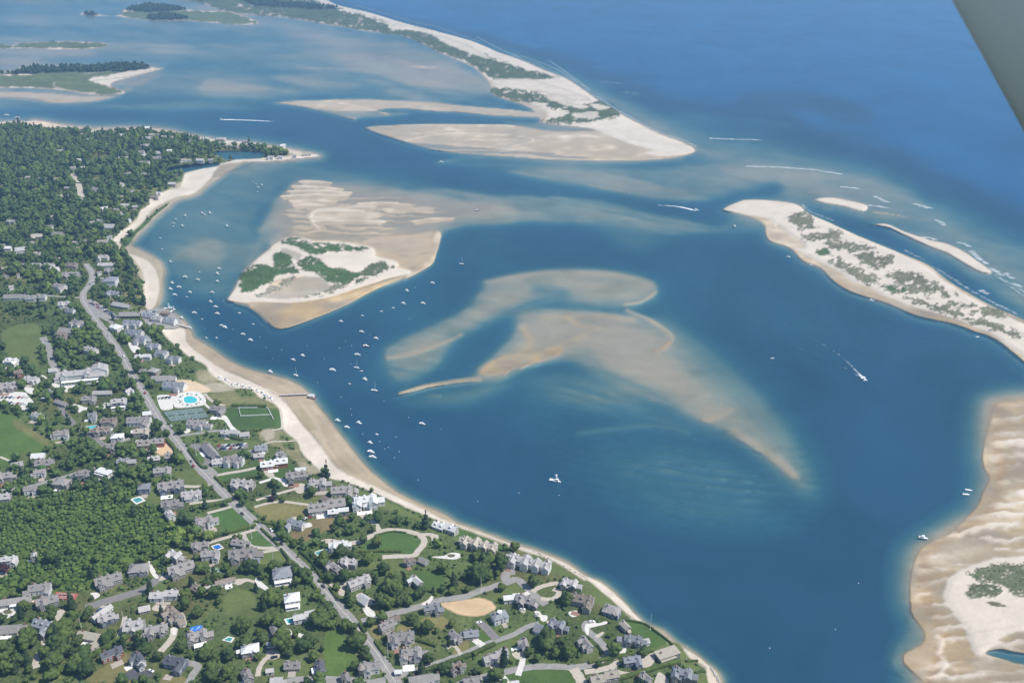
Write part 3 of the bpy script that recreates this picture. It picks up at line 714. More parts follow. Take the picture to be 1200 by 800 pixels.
def mat(name, col, var=.18, scale=1.0, rough=.75, metal=0.0, spec=.3, stretch=(1, 1, 1), rnd=0.0, bump=0.0):
    """procedural surface: two noise layers vary the base colour"""
    if name in MATS: return MATS[name]
    m, n, l, b = mat_new(name)
    tc = n.new('ShaderNodeTexCoord'); mp = n.new('ShaderNodeMapping')
    mp.inputs['Scale'].default_value = stretch
    l.new(tc.outputs['Object'], mp.inputs[0])
    a = n.new('ShaderNodeTexNoise'); a.inputs['Scale'].default_value = scale; a.inputs['Detail'].default_value = 4
    l.new(mp.outputs[0], a.inputs['Vector'])
    r = n.new('ShaderNodeMapRange')
    r.inputs['From Min'].default_value = .3; r.inputs['From Max'].default_value = .7
    r.inputs['To Min'].default_value = 1 - var; r.inputs['To Max'].default_value = 1 + var
    l.new(a.outputs[0], r.inputs[0])
    val = r.outputs[0]
    if rnd:
        oi = n.new('ShaderNodeObjectInfo'); r2 = n.new('ShaderNodeMapRange')
        r2.inputs['To Min'].default_value = 1 - rnd; r2.inputs['To Max'].default_value = 1 + rnd
        l.new(oi.outputs['Random'], r2.inputs[0])
        mm = n.new('ShaderNodeMath'); mm.operation = 'MULTIPLY'
        l.new(val, mm.inputs[0]); l.new(r2.outputs[0], mm.inputs[1]); val = mm.outputs[0]
    mx = n.new('ShaderNodeVectorMath'); mx.operation = 'SCALE'
    mx.inputs[0].default_value = col[:3]
    l.new(val, mx.inputs['Scale'])
    l.new(mx.outputs[0], b.inputs['Base Color'])
    b.inputs['Roughness'].default_value = rough
    b.inputs['Metallic'].default_value = metal
    setspec(b, spec)
    if bump:
        bp = n.new('ShaderNodeBump'); bp.inputs['Strength'].default_value = bump; bp.inputs['Distance'].default_value = .3
        l.new(a.outputs[0], bp.inputs['Height']); l.new(bp.outputs[0], b.inputs['Normal'])
    MATS[name] = m
    return m

# ------------------------------------------------------------------ ground and water sheets
def grid_mesh(name, X, Y, Z, attrs):
    nv, nu = X.shape
    me = bpy.data.meshes.new(name)
    co = np.stack([X, Y, Z], -1).astype(np.float32).reshape(-1)
    idx = np.arange(nv * nu, dtype=np.int32).reshape(nv, nu)
    q = np.stack([idx[1:, :-1], idx[1:, 1:], idx[:-1, 1:], idx[:-1, :-1]], -1).reshape(-1)
    nf = (nv - 1) * (nu - 1)
    me.vertices.add(nv * nu); me.vertices.foreach_set('co', co)
    me.loops.add(nf * 4); me.loops.foreach_set('vertex_index', q)
    me.polygons.add(nf)
    me.polygons.foreach_set('loop_start', np.arange(0, nf * 4, 4, dtype=np.int32))
    me.polygons.foreach_set('use_smooth', np.ones(nf, bool))
    me.update()
    for k, (typ, arr) in attrs.items():
        at_ = me.attributes.new(k, typ, 'POINT')
        at_.data.foreach_set('color' if typ == 'FLOAT_COLOR' else 'value', arr.astype(np.float32).reshape(-1))
    return me

gx, gy = ground_np(UU, VV, HM)
ext = lambda a: a
col4 = np.concatenate([BASE, np.ones((NV, NU, 1), np.float32)], -1)
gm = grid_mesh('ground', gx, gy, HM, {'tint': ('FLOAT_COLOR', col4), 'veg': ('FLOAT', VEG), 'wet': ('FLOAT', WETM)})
ground = bpy.data.objects.new('ground', gm); C.objects.link(ground); ground['kind'] = 'structure'
m, n, l, b = mat_new('ground')
at1 = n.new('ShaderNodeAttribute'); at1.attribute_name = 'tint'
at2 = n.new('ShaderNodeAttribute'); at2.attribute_name = 'veg'
geo = n.new('ShaderNodeNewGeometry')
ns = n.new('ShaderNodeTexNoise'); ns.inputs['Scale'].default_value = .35; ns.inputs['Detail'].default_value = 5; ns.inputs['Roughness'].default_value = .65
l.new(geo.outputs['Position'], ns.inputs['Vector'])
r = n.new('ShaderNodeMapRange'); r.inputs['From Min'].default_value = .3; r.inputs['From Max'].default_value = .7
l.new(ns.outputs[0], r.inputs[0])
lo = n.new('ShaderNodeMapRange'); lo.inputs['To Min'].default_value = .94; lo.inputs['To Max'].default_value = .62
hi = n.new('ShaderNodeMapRange'); hi.inputs['To Min'].default_value = 1.06; hi.inputs['To Max'].default_value = 1.4
l.new(at2.outputs['Fac'], lo.inputs[0]); l.new(at2.outputs['Fac'], hi.inputs[0])
l.new(lo.outputs[0], r.inputs['To Min']); l.new(hi.outputs[0], r.inputs['To Max'])
sc = n.new('ShaderNodeVectorMath'); sc.operation = 'SCALE'
l.new(at1.outputs['Color'], sc.inputs[0]); l.new(r.outputs[0], sc.inputs['Scale'])
l.new(sc.outputs[0], b.inputs['Base Color'])
at3 = n.new('ShaderNodeAttribute'); at3.attribute_name = 'wet'
for sock, a_, b_ in (('Roughness', .9, .42), ('Specular IOR Level', .1, .38)):
    rr = n.new('ShaderNodeMapRange'); rr.inputs['To Min'].default_value = a_; rr.inputs['To Max'].default_value = b_
    l.new(at3.outputs['Fac'], rr.inputs[0]); l.new(rr.outputs[0], b.inputs[sock])
bp = n.new('ShaderNodeBump'); bp.inputs['Distance'].default_value = 1.2
l.new(ns.outputs[0], bp.inputs['Height'])
bs = n.new('ShaderNodeMapRange'); bs.inputs['To Min'].default_value = .04; bs.inputs['To Max'].default_value = .5
l.new(at2.outputs['Fac'], bs.inputs[0]); l.new(bs.outputs[0], bp.inputs['Strength'])
l.new(bp.outputs[0], b.inputs['Normal'])
gm.materials.append(m)

# water: sheet at z = 0; its clarity follows the real depth of the bed below it
ws = 1
uw = us[::ws]; vw = vs[::ws]
uw = np.concatenate([[-1400, -700], uw, [1900, 2600]])
vw = np.concatenate([[-125.0], vw])
UW, VW = np.meshgrid(uw, vw)
WX, WY = ground_np(UW, VW, 0.0)
ii = np.clip(((UW - U0) / STEP).round().astype(int), 0, NU - 1); jj = np.clip(((VW - V0) / STEP).round().astype(int), 0, NV - 1)
DEP = np.clip(-HM[jj, ii], 0, 20)
wm = grid_mesh('water', WX, WY, np.zeros_like(WX), {'depth': ('FLOAT', DEP)})
water = bpy.data.objects.new('water', wm); C.objects.link(water); water['kind'] = 'structure'
m = bpy.data.materials.new('water'); m.use_nodes = True
n = m.node_tree.nodes; l = m.node_tree.links
n.remove(n['Principled BSDF'])
out = n['Material Output']
da = n.new('ShaderNodeAttribute'); da.attribute_name = 'depth'
def absorb(k):
    a = n.new('ShaderNodeMath'); a.operation = 'MULTIPLY'; a.inputs[1].default_value = -k
    l.new(da.outputs['Fac'], a.inputs[0])
    e = n.new('ShaderNodeMath'); e.operation = 'EXPONENT'
    l.new(a.outputs[0], e.inputs[0])
    return e.outputs[0]
cr, cg, cb = absorb(.50), absorb(.30), absorb(.25)
cc = n.new('ShaderNodeCombineColor')
l.new(cr, cc.inputs[0]); l.new(cg, cc.inputs[1]); l.new(cb, cc.inputs[2])
tr = n.new('ShaderNodeBsdfTransparent'); l.new(cc.outputs[0], tr.inputs[0])
# light scattered back by the water itself, more of it the deeper the column
inv = n.new('ShaderNodeMath'); inv.operation = 'SUBTRACT'; inv.inputs[0].default_value = 1.0
l.new(absorb(.26), inv.inputs[1])
geo = n.new('ShaderNodeNewGeometry')
nz = n.new('ShaderNodeTexNoise'); nz.inputs['Scale'].default_value = .006; nz.inputs['Detail'].default_value = 9; nz.inputs['Roughness'].default_value = .66; nz.inputs['Distortion'].default_value = .6
mpw = n.new('ShaderNodeMapping'); mpw.inputs['Scale'].default_value = (1, .6, 1); mpw.inputs['Rotation'].default_value = (0, 0, .25)
l.new(geo.outputs['Position'], mpw.inputs[0]); l.new(mpw.outputs[0], nz.inputs['Vector'])
ramp = n.new('ShaderNodeMix'); ramp.data_type = 'RGBA'
ramp.inputs['A'].default_value = (.030, .107, .164, 1); ramp.inputs['B'].default_value = (.017, .061, .114, 1)
dm = n.new('ShaderNodeMapRange'); dm.inputs['From Min'].default_value = 1.5; dm.inputs['From Max'].default_value = 7
l.new(da.outputs['Fac'], dm.inputs[0]); l.new(dm.outputs[0], ramp.inputs['Factor'])
vr = n.new('ShaderNodeMapRange'); vr.inputs['From Min'].default_value = .3; vr.inputs['From Max'].default_value = .7
vr.inputs['To Min'].default_value = .80; vr.inputs['To Max'].default_value = 1.20
l.new(nz.outputs[0], vr.inputs[0])
am = n.new('ShaderNodeMath'); am.operation = 'MULTIPLY'
l.new(vr.outputs[0], am.inputs[0]); l.new(inv.outputs[0], am.inputs[1])
rp2 = n.new('ShaderNodeMix'); rp2.data_type = 'RGBA'; rp2.inputs['B'].default_value = (.013, .084, .205, 1)
dm2 = n.new('ShaderNodeMapRange'); dm2.inputs['From Min'].default_value = 11; dm2.inputs['From Max'].default_value = 17
l.new(da.outputs['Fac'], dm2.inputs[0]); l.new(dm2.outputs[0], rp2.inputs['Factor']); l.new(ramp.outputs['Result'], rp2.inputs['A'])
sc = n.new('ShaderNodeVectorMath'); sc.operation = 'SCALE'
l.new(rp2.outputs['Result'], sc.inputs[0]); l.new(am.outputs[0], sc.inputs['Scale'])
df = n.new('ShaderNodeBsdfDiffuse'); l.new(sc.outputs[0], df.inputs[0])
body = n.new('ShaderNodeAddShader'); l.new(tr.outputs[0], body.inputs[0]); l.new(df.outputs[0], body.inputs[1])
wv = n.new('ShaderNodeTexNoise'); wv.inputs['Scale'].default_value = .12; wv.inputs['Detail'].default_value = 6; wv.inputs['Roughness'].default_value = .6
l.new(geo.outputs['Position'], wv.inputs['Vector'])
bp = n.new('ShaderNodeBump'); bp.inputs['Strength'].default_value = .6; bp.inputs['Distance'].default_value = 1.0
l.new(wv.outputs[0], bp.inputs['Height'])
gl = n.new('ShaderNodeBsdfGlossy'); gl.inputs['Roughness'].default_value = .25; gl.inputs['Color'].default_value = (.72, .88, 1, 1)
l.new(bp.outputs[0], gl.inputs['Normal'])
fr = n.new('ShaderNodeFresnel'); fr.inputs['IOR'].default_value = 1.33
l.new(bp.outputs[0], fr.inputs['Normal'])
fm = n.new('ShaderNodeMath'); fm.operation = 'MULTIPLY'; fm.inputs[1].default_value = .5
l.new(fr.outputs[0], fm.inputs[0])
mix = n.new('ShaderNodeMixShader')
l.new(fm.outputs[0], mix.inputs[0]); l.new(body.outputs[0], mix.inputs[1]); l.new(gl.outputs[0], mix.inputs[2])
l.new(mix.outputs[0], out.inputs[0])
wm.materials.append(m)

# ------------------------------------------------------------------ haze
bm = bmesh.new()
bmesh.ops.create_cube(bm, size=1)
me = bpy.data.meshes.new('haze'); bm.to_mesh(me); bm.free()
haze = bpy.data.objects.new('haze', me); C.objects.link(haze)
haze.scale = (130000, 30200, HCAM + 30)
haze.location = (0, 14900, (HCAM + 30) / 2 - 22)
haze['kind'] = 'stuff'
m = bpy.data.materials.new('haze'); m.use_nodes = True
n = m.node_tree.nodes; n.remove(n['Principled BSDF'])
pv = n.new('ShaderNodeVolumePrincipled')
pv.inputs['Color'].default_value = (.34, .63, 1.0, 1)
pv.inputs['Density'].default_value = HAZE
pv.inputs['Anisotropy'].default_value = .1
m.node_tree.links.new(pv.outputs[0], n['Material Output'].inputs['Volume'])
me.materials.append(m)
# ------------------------------------------------------------------ helpers for objects
def link(o, parent=None):
    C.objects.link(o)
    if parent is not None: o.parent = parent
    return o

def mesh_obj(name, me, parent=None, loc=None):
    o = bpy.data.objects.new(name, me)
    link(o, parent)
    if loc is not None: o.location = loc
    return o

def empty(name, loc, rz=0.0, label=None, cat=None, group=None):
    o = bpy.data.objects.new(name, None)
    o.empty_display_size = 2
    o.location = loc; o.rotation_euler = (0, 0, rz)
    C.objects.link(o)
    if label: o['label'] = label
    if cat: o['category'] = cat
    if group: o['group'] = group
    return o

def tag(o, label, cat, group=None):
    o['label'] = label; o['category'] = cat
    if group: o['group'] = group
    return o

class MB:
    """collects polygons, then builds one mesh"""
    def __init__(s): s.v = []; s.f = []; s.m = []
    def face(s, pts, mi=0):
        b = len(s.v); s.v += [tuple(p) for p in pts]
        s.f.append(list(range(b, b + len(pts)))); s.m.append(mi)
    def box(s, c, d, rz=0.0, mi=0, bottom=True, taper=1.0):
        cx, cy, cz = c; x, y, z = d[0] / 2, d[1] / 2, d[2] / 2
        co, si = math.cos(rz), math.sin(rz)
        P = []
        for k, t in ((-1, 1.0), (1, taper)):
            for a, b in ((-1, -1), (1, -1), (1, 1), (-1, 1)):
                px, py = a * x * t, b * y * t
                P.append((cx + px * co - py * si, cy + px * si + py * co, cz + k * z))
        b0 = len(s.v); s.v += P
        F_ = [(4, 5, 6, 7), (0, 1, 5, 4), (1, 2, 6, 5), (2, 3, 7, 6), (3, 0, 4, 7)]
        if bottom: F_.append((3, 2, 1, 0))
        for f in F_:
            s.f.append([b0 + i for i in f]); s.m.append(mi)
    def tube(s, p, q, r0, r1=None, n=6, mi=0, cap=True):
        r1 = r0 if r1 is None else r1
        p, q = Vector(p), Vector(q); ax = (q - p).normalized()
        a = ax.orthogonal().normalized(); b = ax.cross(a)
        b0 = len(s.v)
        for c, r_ in ((p, r0), (q, r1)):
            for i in range(n):
                t = 2 * math.pi * i / n
                s.v.append(tuple(c + a * math.cos(t) * r_ + b * math.sin(t) * r_))
        for i in range(n):
            j = (i + 1) % n
            s.f.append([b0 + i, b0 + j, b0 + n + j, b0 + n + i]); s.m.append(mi)
        if cap:
            s.f.append([b0 + n + i for i in range(n)]); s.m.append(mi)
            s.f.append([b0 + n - 1 - i for i in range(n)]); s.m.append(mi)
    def loft(s, rings, mi=0, closed=True, cap=True):
        b0 = len(s.v); n = len(rings[0])
        for r_ in rings: s.v += [tuple(p) for p in r_]
        for k in range(len(rings) - 1):
            for i in range(n if closed else n - 1):
                j = (i + 1) % n
                s.f.append([b0 + k * n + i, b0 + k * n + j, b0 + (k + 1) * n + j, b0 + (k + 1) * n + i]); s.m.append(mi)
        if cap:
            s.f.append([b0 + i for i in reversed(range(n))]); s.m.append(mi)
            s.f.append([b0 + (len(rings) - 1) * n + i for i in range(n)]); s.m.append(mi)
    def mesh(s, name, mats, smooth=False):
        me = bpy.data.meshes.new(name)
        me.from_pydata(s.v, [], s.f)
        for m_ in (mats if isinstance(mats, (list, tuple)) else [mats]): me.materials.append(m_)
        me.polygons.foreach_set('material_index', s.m)
        if smooth: me.polygons.foreach_set('use_smooth', [True] * len(s.f))
        me.update()
        return me
    def build(s, name, mats, parent=None, loc=None, smooth=False):
        return mesh_obj(name, s.mesh(name, mats, smooth), parent, loc)

RNG = random.Random(7)
# blocked ground (roads, drives, houses), for keeping trees off it
BLK = np.zeros((NV, NU), np.uint8)
def block_poly(P, val=1, pad=0):
    w, d = sdf([tuple(p) for p in P], pad + 4, smoothed=False)
    BLK[w] |= (d < pad).astype(np.uint8) * val
def block_line(P, wid, val=1):
    P = np.array(P, float); w = window(P, wid + 4)
    d = seg_dist(UU[w].astype(np.float32), (VV[w] * KV).astype(np.float32), P * np.array([1, KV]), False)
    BLK[w] |= (d < wid).astype(np.uint8) * val

# ------------------------------------------------------------------ roads
ASPH = mat('asphalt', (.185, .175, .165), .10, .35, .9, spec=.2)
ASPH2 = mat('asphalt_old', (.255, .245, .23), .12, .3, .9, spec=.2)
GRAV = mat('gravel', (.42, .375, .315), .12, .5, .95, spec=.1)
SHELL = mat('shell_gravel', (.56, .54, .50), .14, .5, .95, spec=.1)
PAINT = mat('road_paint', (.72, .70, .62), .1, 1, .8)
DARKA = mat('asphalt_fresh', (.085, .085, .09), .12, .4, .85, spec=.2)

def strip(name, pts, width, m_, dz=.10, lines=False, sub=5, kind='structure'):
    P = catmull(pts, sub, False)
    W3 = [at(p[0], p[1]) for p in P]
    # even out spacing, sit on the ground
    mb = MB(); L = []
    n = len(W3)
    rows = []
    for i in range(n):
        a = W3[max(i - 1, 0)]; b = W3[min(i + 1, n - 1)]
        t = Vector((b.x - a.x, b.y - a.y, 0)).normalized(); s_ = Vector((t.y, -t.x, 0))
        wv_ = width * (1 + .06 * math.sin(i * 1.7))
        row = []
        for k in (-.5, -.25, 0, .25, .5):
            q = W3[i] + s_ * k * wv_
            row.append(Vector((q.x, q.y, gz(q.x, q.y) + dz)))
        rows.append(row)
    for i in range(n - 1):
        for k in range(4):
            mb.face([rows[i][k], rows[i + 1][k], rows[i + 1][k + 1], rows[i][k + 1]][::-1], 0)
    if lines:
        for off, wd in ((-.06, .12), (.06, .12)):
            for i in range(n - 1):
                q = []
                for r_, sg in ((i, -1), (i + 1, -1), (i + 1, 1), (i, 1)):
                    a = W3[max(r_ - 1, 0)]; b = W3[min(r_ + 1, n - 1)]
                    t = Vector((b.x - a.x, b.y - a.y, 0)).normalized(); s_ = Vector((t.y, -t.x, 0))
                    o_ = (off * (width if abs(off) > .1 else 1 / .06 * .12)) + sg * wd / 2
                    p_ = W3[r_] + s_ * o_
                    q.append((p_.x, p_.y, gz(p_.x, p_.y) + dz + .03))
                mb.face(q[::-1], 1)
    o = mb.build(name, [m_, PAINT] if lines else [m_])
    o['kind'] = kind
    mid = P[len(P) // 2]
    block_line(P, width * .5 * scale_at(mid[1]) + 1.0)
    return o

def sheet(name, pts, m_, dz=.12, sub=3, smoothed=True, block=True):
    P = catmull(pts, sub) if smoothed else np.array(pts, float)
    bm = bmesh.new()
    vsl = [bm.verts.new(at(p[0], p[1], dz)) for p in P]
    es = [bm.edges.new((vsl[i], vsl[(i + 1) % len(vsl)])) for i in range(len(vsl))]
    bmesh.ops.triangle_fill(bm, use_beauty=True, edges=es)
    bmesh.ops.subdivide_edges(bm, edges=[e for e in bm.edges if e.calc_length() > 12], cuts=2, use_grid_fill=False)
    bmesh.ops.triangulate(bm, faces=bm.faces)
    for v in bm.verts: v.co.z = gz(v.co.x, v.co.y) + dz
    for f in bm.faces:
        if f.normal.z < 0: f.normal_flip()
    me = bpy.data.meshes.new(name); bm.to_mesh(me); bm.free(); me.materials.append(m_)
    o = mesh_obj(name, me); o['kind'] = 'structure'
    if block: block_poly(P, 1, 1.0)
    return o

ROAD_MAIN = [(100, 309), (107, 318), (108, 326), (104, 335), (98, 343), (98, 352), (104, 362), (112, 374), (120, 384), (128, 395), (136, 406), (145, 420), (152, 434), (162, 450), (172, 466),
             (182, 483), (193, 500), (207, 516), (220, 533), (235, 550), (251, 566), (270, 586), (288, 602), (305, 618), (325, 636), (345, 655), (365, 675), (384, 695), (400, 714), (416, 732),
             (429, 748), (442, 765), (455, 785), (467, 805), (482, 830)]
strip('road', ROAD_MAIN, 8.2, ASPH2, .12, lines=True, sub=6)
strip('road', [(424, 728), (436, 724.5), (450, 720.5), (470, 716), (487, 711.5), (505, 706), (522, 701.5), (545, 699), (557, 694), (582, 686), (598, 681), (607, 679), (623, 694), (632, 702), (640, 708)], 6.2, ASPH2, .10)
strip('road', [(597, 682), (592, 676), (596, 670), (604, 670)], 7, ASPH2, .14)
strip('road', [(462, 795), (481, 787), (505, 779), (525, 772), (545, 765), (565, 756), (583, 749.5), (601, 743.5), (617, 734.5), (632, 730)], 4.6, ASPH2, .10)
strip('road', [(500, 830), (530, 806), (551, 797), (571, 791.5), (600, 785), (625, 781), (650, 780.5), (670, 781.5), (685, 780), (700, 775.5), (710, 769), (712, 763), (706, 755), (699, 747), (692, 742), (687, 737), (686, 732),
               (690, 728.5)], 5.6, ASPH2, .10)
strip('road', [(-60, 590), (0, 575), (30, 571), (54, 564.5), (81, 557), (95, 552.5), (109, 549), (118, 547)], 5.0, ASPH2, .10)
strip('road', [(100, 712), (120, 705.5), (150, 696.5), (168, 690.5), (180, 682), (190, 675)], 8.0, ASPH, .10)
strip('road', [(300, 812), (345, 797), (392, 796), (410, 797), (430, 800), (452, 797)], 6.5, ASPH2, .14)
strip('road', [(200, 771), (210, 773), (220, 776), (232, 780), (226, 790), (218, 805)], 5.0, ASPH2, .10)
strip('road', [(84, 204), (89, 211), (93, 219), (94.5, 228), (97, 234)], 9, GRAV, .14)
strip('road', [(50, 395), (55, 404), (59, 412), (61, 424), (67, 434), (68, 437)], 7.5, ASPH2, .14)
strip('road', [(68, 470), (74, 482), (86, 496), (93, 502), (104, 508), (114, 514), (120, 521)], 5.5, ASPH, .12)
strip('road', [(118, 523), (128, 521), (140, 517), (152, 514)], 5, ASPH2, .12)
strip('road', [(40, 344), (58, 346.5), (78, 348), (98, 349)], 4, ASPH2, .12)
strip('driveway', [(243, 601), (262, 596), (277, 591.5)], 3.6, GRAV, .10)
strip('driveway', [(206, 511), (222, 509), (236, 507), (250, 505), (268, 504.5)], 4, ASPH2, .10)
strip('driveway', [(248, 558), (268, 554), (284, 551.5), (300, 548)], 4, GRAV, .10)
strip('driveway', [(215, 569.5), (232, 570), (250, 568)], 4, GRAV, .10)
strip('driveway', [(222, 590), (245, 587), (268, 585)], 3.4, GRAV, .10)
strip('driveway', [(240, 637.5), (262, 630.5), (285, 624.5), (302, 619.5)], 3.8, GRAV, .10)
strip('driveway', [(285, 624), (288, 632), (295, 640), (312, 642), (326, 640.5)], 3.6, GRAV, .12)
strip('driveway', [(298, 648), (315, 645.5), (333, 642)], 3.6, GRAV, .10)
strip('driveway', [(448, 652.5), (465, 651.5), (484, 651), (490, 645), (496, 638), (497, 632), (491, 626.5), (479, 622.5), (459, 620.8), (449, 621.8), (436, 627), (422, 634), (408, 636.5)], 5.2, GRAV, .10)
strip('driveway', [(445, 623), (440, 614), (430, 608), (424, 603), (419, 596)], 4.4, GRAV, .12)
strip('driveway', [(492, 626.5), (503, 626), (513, 628)], 4, GRAV, .12)
strip('driveway', [(386, 686.5), (397, 685), (408, 683)], 5, GRAV, .12)
strip('driveway', [(685, 787), (700, 785), (715, 781.5), (722, 777), (726, 775)], 4.6, GRAV, .14)
strip('driveway', [(716, 782), (725, 787), (737, 789.5), (750, 788)], 3.6, GRAV, .12)
strip('driveway', [(672, 783), (678, 792), (683, 803), (685, 815)], 7, GRAV, .14)
strip('driveway', [(204, 737), (203, 744), (199, 751), (191, 760), (183, 768)], 5, GRAV, .10)
strip('driveway', [(302, 792), (304, 782), (309, 774), (314, 769)], 3.5, GRAV, .10)
strip('driveway', [(147, 722), (144, 735), (138, 748), (134, 754)], 4, GRAV, .10)
strip('driveway', [(52, 747), (52, 758), (46, 765), (42, 775), (43, 782)], 4.5, GRAV, .10)
strip('driveway', [(300, 586), (315, 581.5), (330, 577), (345, 573), (355, 571.5)], 3.6, GRAV, .10)
strip('driveway', [(298, 594), (312, 590), (330, 587.5), (352, 590), (372, 592.5)], 3.2, GRAV, .10)
strip('driveway', [(304, 565.5), (315, 562), (321, 560), (330, 563), (336, 567)], 3.6, SHELL, .10)
strip('driveway', [(540, 766.5), (536, 760), (532, 756)], 2.6, GRAV, .12)
strip('driveway', [(566, 756), (560, 752), (556, 749)], 5, SHELL, .12)
strip('driveway', [(607, 791), (612, 776), (612, 770), (609, 766)], 4, SHELL, .12)
strip('driveway', [(596, 704), (604, 700), (613, 697), (620, 694)], 4, SHELL, .12)
strip('driveway', [(624, 693), (632, 688), (642, 685), (652, 683), (655, 686)], 4, GRAV, .12)
strip('driveway', [(634, 701), (645, 702), (652, 699), (655, 693), (648, 690)], 4, GRAV, .14)
strip('driveway', [(582, 749), (576, 742), (566, 732), (560, 728)], 6, ASPH, .12)
strip('footpath', [(318, 504), (328, 502.5), (331, 500), (330, 488), (328, 478)], 2.4, GRAV, .10)
strip('footpath', [(307, 521), (320, 517.5), (335, 517), (346, 516)], 2.4, GRAV, .10)
strip('footpath', [(240, 461), (246, 468), (255, 473), (264, 475)], 3, GRAV, .10)
strip('footpath', [(237, 470), (243, 476), (248, 480)], 2.4, SHELL, .10)
strip('footpath', [(0, 535), (6, 537.5), (12, 540)], 2.4, GRAV, .10)
strip('driveway', [(106, 365), (118, 371), (128, 376), (134, 381)], 5, ASPH2, .14)

sheet('inn_forecourt', [(48, 440.5), (52, 440), (60, 447), (72, 451), (88, 451), (89, 453.5), (80, 455), (79, 459.5), (72, 457), (62, 452.5), (58, 446)], SHELL)
sheet('parking_lot', [(-20, 462), (25, 459), (33, 464), (40, 472), (38, 476), (29, 481), (14, 474), (0, 470), (-20, 470)], SHELL)
sheet('driveway', [(27, 453), (33, 453), (44, 457), (41, 462), (32, 460)], SHELL)
sheet('driveway', [(84, 474), (90, 473.5), (100, 477), (112, 476.5), (121, 473.5), (125, 478), (112, 480), (98, 480.5), (93, 483.5), (90, 479)], SHELL)
sheet('parking_lot', [(184, 464), (194, 462.5), (203, 463), (206, 469), (203, 474), (202, 479), (191, 480.5), (187, 476)], SHELL)
sheet('pool_deck', [(204, 464), (214, 459.5), (227, 458.5), (236, 461), (241, 467), (240, 474), (228, 476.5), (212, 478), (204, 476)], SHELL, .18)
sheet('parking_lot', [(150, 402), (157, 402), (164, 408), (171, 412), (165, 415), (156, 413)], SHELL)
sheet('parking_lot', [(103, 351), (112, 353), (121, 359), (130, 365), (141, 373), (132, 374), (120, 372.5), (112, 367), (106, 358)], ASPH2, .2)
sheet('wharf', [(163, 366), (175, 363), (188, 361.5), (195, 364), (206, 370), (213, 378), (208, 385), (192, 386), (180, 385), (170, 378)], ASPH2, .6)
sheet('parking_lot', [(254, 523), (268, 520), (288, 520), (290, 525), (276, 527), (258, 528)], ASPH, .14)
sheet('parking_lot', [(270, 534), (285, 529), (300, 526), (300, 530), (288, 534), (276, 538)], ASPH2, .14)
sheet('courtyard', [(222, 521), (235, 520), (244, 532), (252, 540), (246, 545), (236, 545), (240, 540), (234, 530), (224, 524)], ASPH, .14)
sheet('driveway', [(235, 553), (244, 546), (250, 549), (256, 556), (249, 558), (243, 551)], ASPH2, .14)
sheet('driveway', [(257, 488), (265, 487), (272, 498), (279, 505), (274, 508), (268, 500), (262, 492), (255, 491)], SHELL)
sheet('driveway', [(213, 501), (222, 499), (225, 503), (218, 508)], SHELL)
sheet('driveway', [(176, 522), (186, 524), (184, 528), (176, 526)], SHELL)
sheet('driveway', [(329, 561), (334, 561), (343, 567), (340, 570), (332, 569)], SHELL)
sheet('courtyard', [(345, 571), (352, 566), (359, 569), (357, 576), (349, 578)], GRAV)
sheet('driveway', [(309, 552), (317, 550), (322, 558), (319, 560.5), (312, 557)], GRAV)
sheet('garage_court', [(325, 617), (336, 609), (346, 605), (350, 607), (336, 614), (330, 619)], GRAV)
sheet('driveway', [(357, 614), (363, 612), (366, 616), (359, 618)], SHELL)
sheet('driveway', [(506, 652), (520, 651), (528, 647.5), (538, 648), (540, 652), (534, 655), (522, 654.5), (508, 653)], SHELL)
sheet('planted_island', [(524, 650.5), (528, 649.2), (533, 650), (532.5, 652), (527, 652.8)], mat('planting', (.10, .10, .05), .3, .5, .9), .3)
sheet('driveway', [(503, 627), (514, 628), (511, 634), (505, 636), (506, 631)], GRAV)
sheet('driveway', [(376, 633), (386, 631), (404, 634), (412, 636.5), (408, 638.5), (394, 637), (380, 636)], GRAV, .14)
sheet('driveway', [(396, 694), (404, 683), (409, 684), (410, 690), (402, 698)], GRAV, .15)
sheet('driveway', [(417, 698), (424, 694), (432, 700), (442, 704), (444, 707), (432, 708), (424, 705)], GRAV)
sheet('driveway', [(425, 711.5), (433, 711), (440, 719), (437, 722.5), (430, 721)], SHELL)
sheet('courtyard', [(494, 707), (502, 702), (505, 698), (508, 700), (503, 707), (497, 709)], SHELL)
sheet('driveway', [(-10, 661), (4, 664), (10, 672), (4, 676), (-10, 676)], GRAV)
sheet('driveway', [(300, 677), (306, 681), (318, 692), (315, 694), (305, 688), (298, 686)], SHELL, .14)
sheet('driveway', [(174, 656), (177, 660), (186, 676), (181, 676.5), (175, 667)], SHELL)
sheet('driveway', [(207, 664), (214, 660), (223, 665), (219, 669), (207, 669)], GRAV)
sheet('driveway', [(186, 680), (192, 672), (200, 668), (202, 672), (196, 678)], GRAV, .15)
sheet('driveway', [(272, 680), (279, 678), (290, 677.5), (300, 681), (300, 684), (290, 681), (281, 685), (275, 684)], GRAV)
sheet('courtyard', [(182, 708), (192, 706), (196, 712), (188, 716), (178, 714)], GRAV)
sheet('courtyard', [(205, 722), (214, 717), (219, 729), (216, 735), (208, 730)], GRAV)
sheet('driveway', [(200, 736), (208, 735), (207, 741), (203, 744)], SHELL, .16)
sheet('parking_lot', [(146, 790), (155, 784), (174, 785), (180, 790), (168, 795), (150, 796)], DARKA)
sheet('driveway', [(-15, 714), (6, 711), (18, 712), (18, 718), (8, 724), (-15, 724)], SHELL)
sheet('planted_island', [(4, 716), (9, 714), (15, 716.5), (11, 719), (5, 718.5)], mat('planting', (.10, .10, .05)), .3)
sheet('driveway', [(37, 704), (52, 699), (55, 701), (45, 706)], SHELL)
sheet('driveway', [(64, 719), (70, 714), (77, 715), (73, 721), (72, 728), (67, 728)], GRAV)
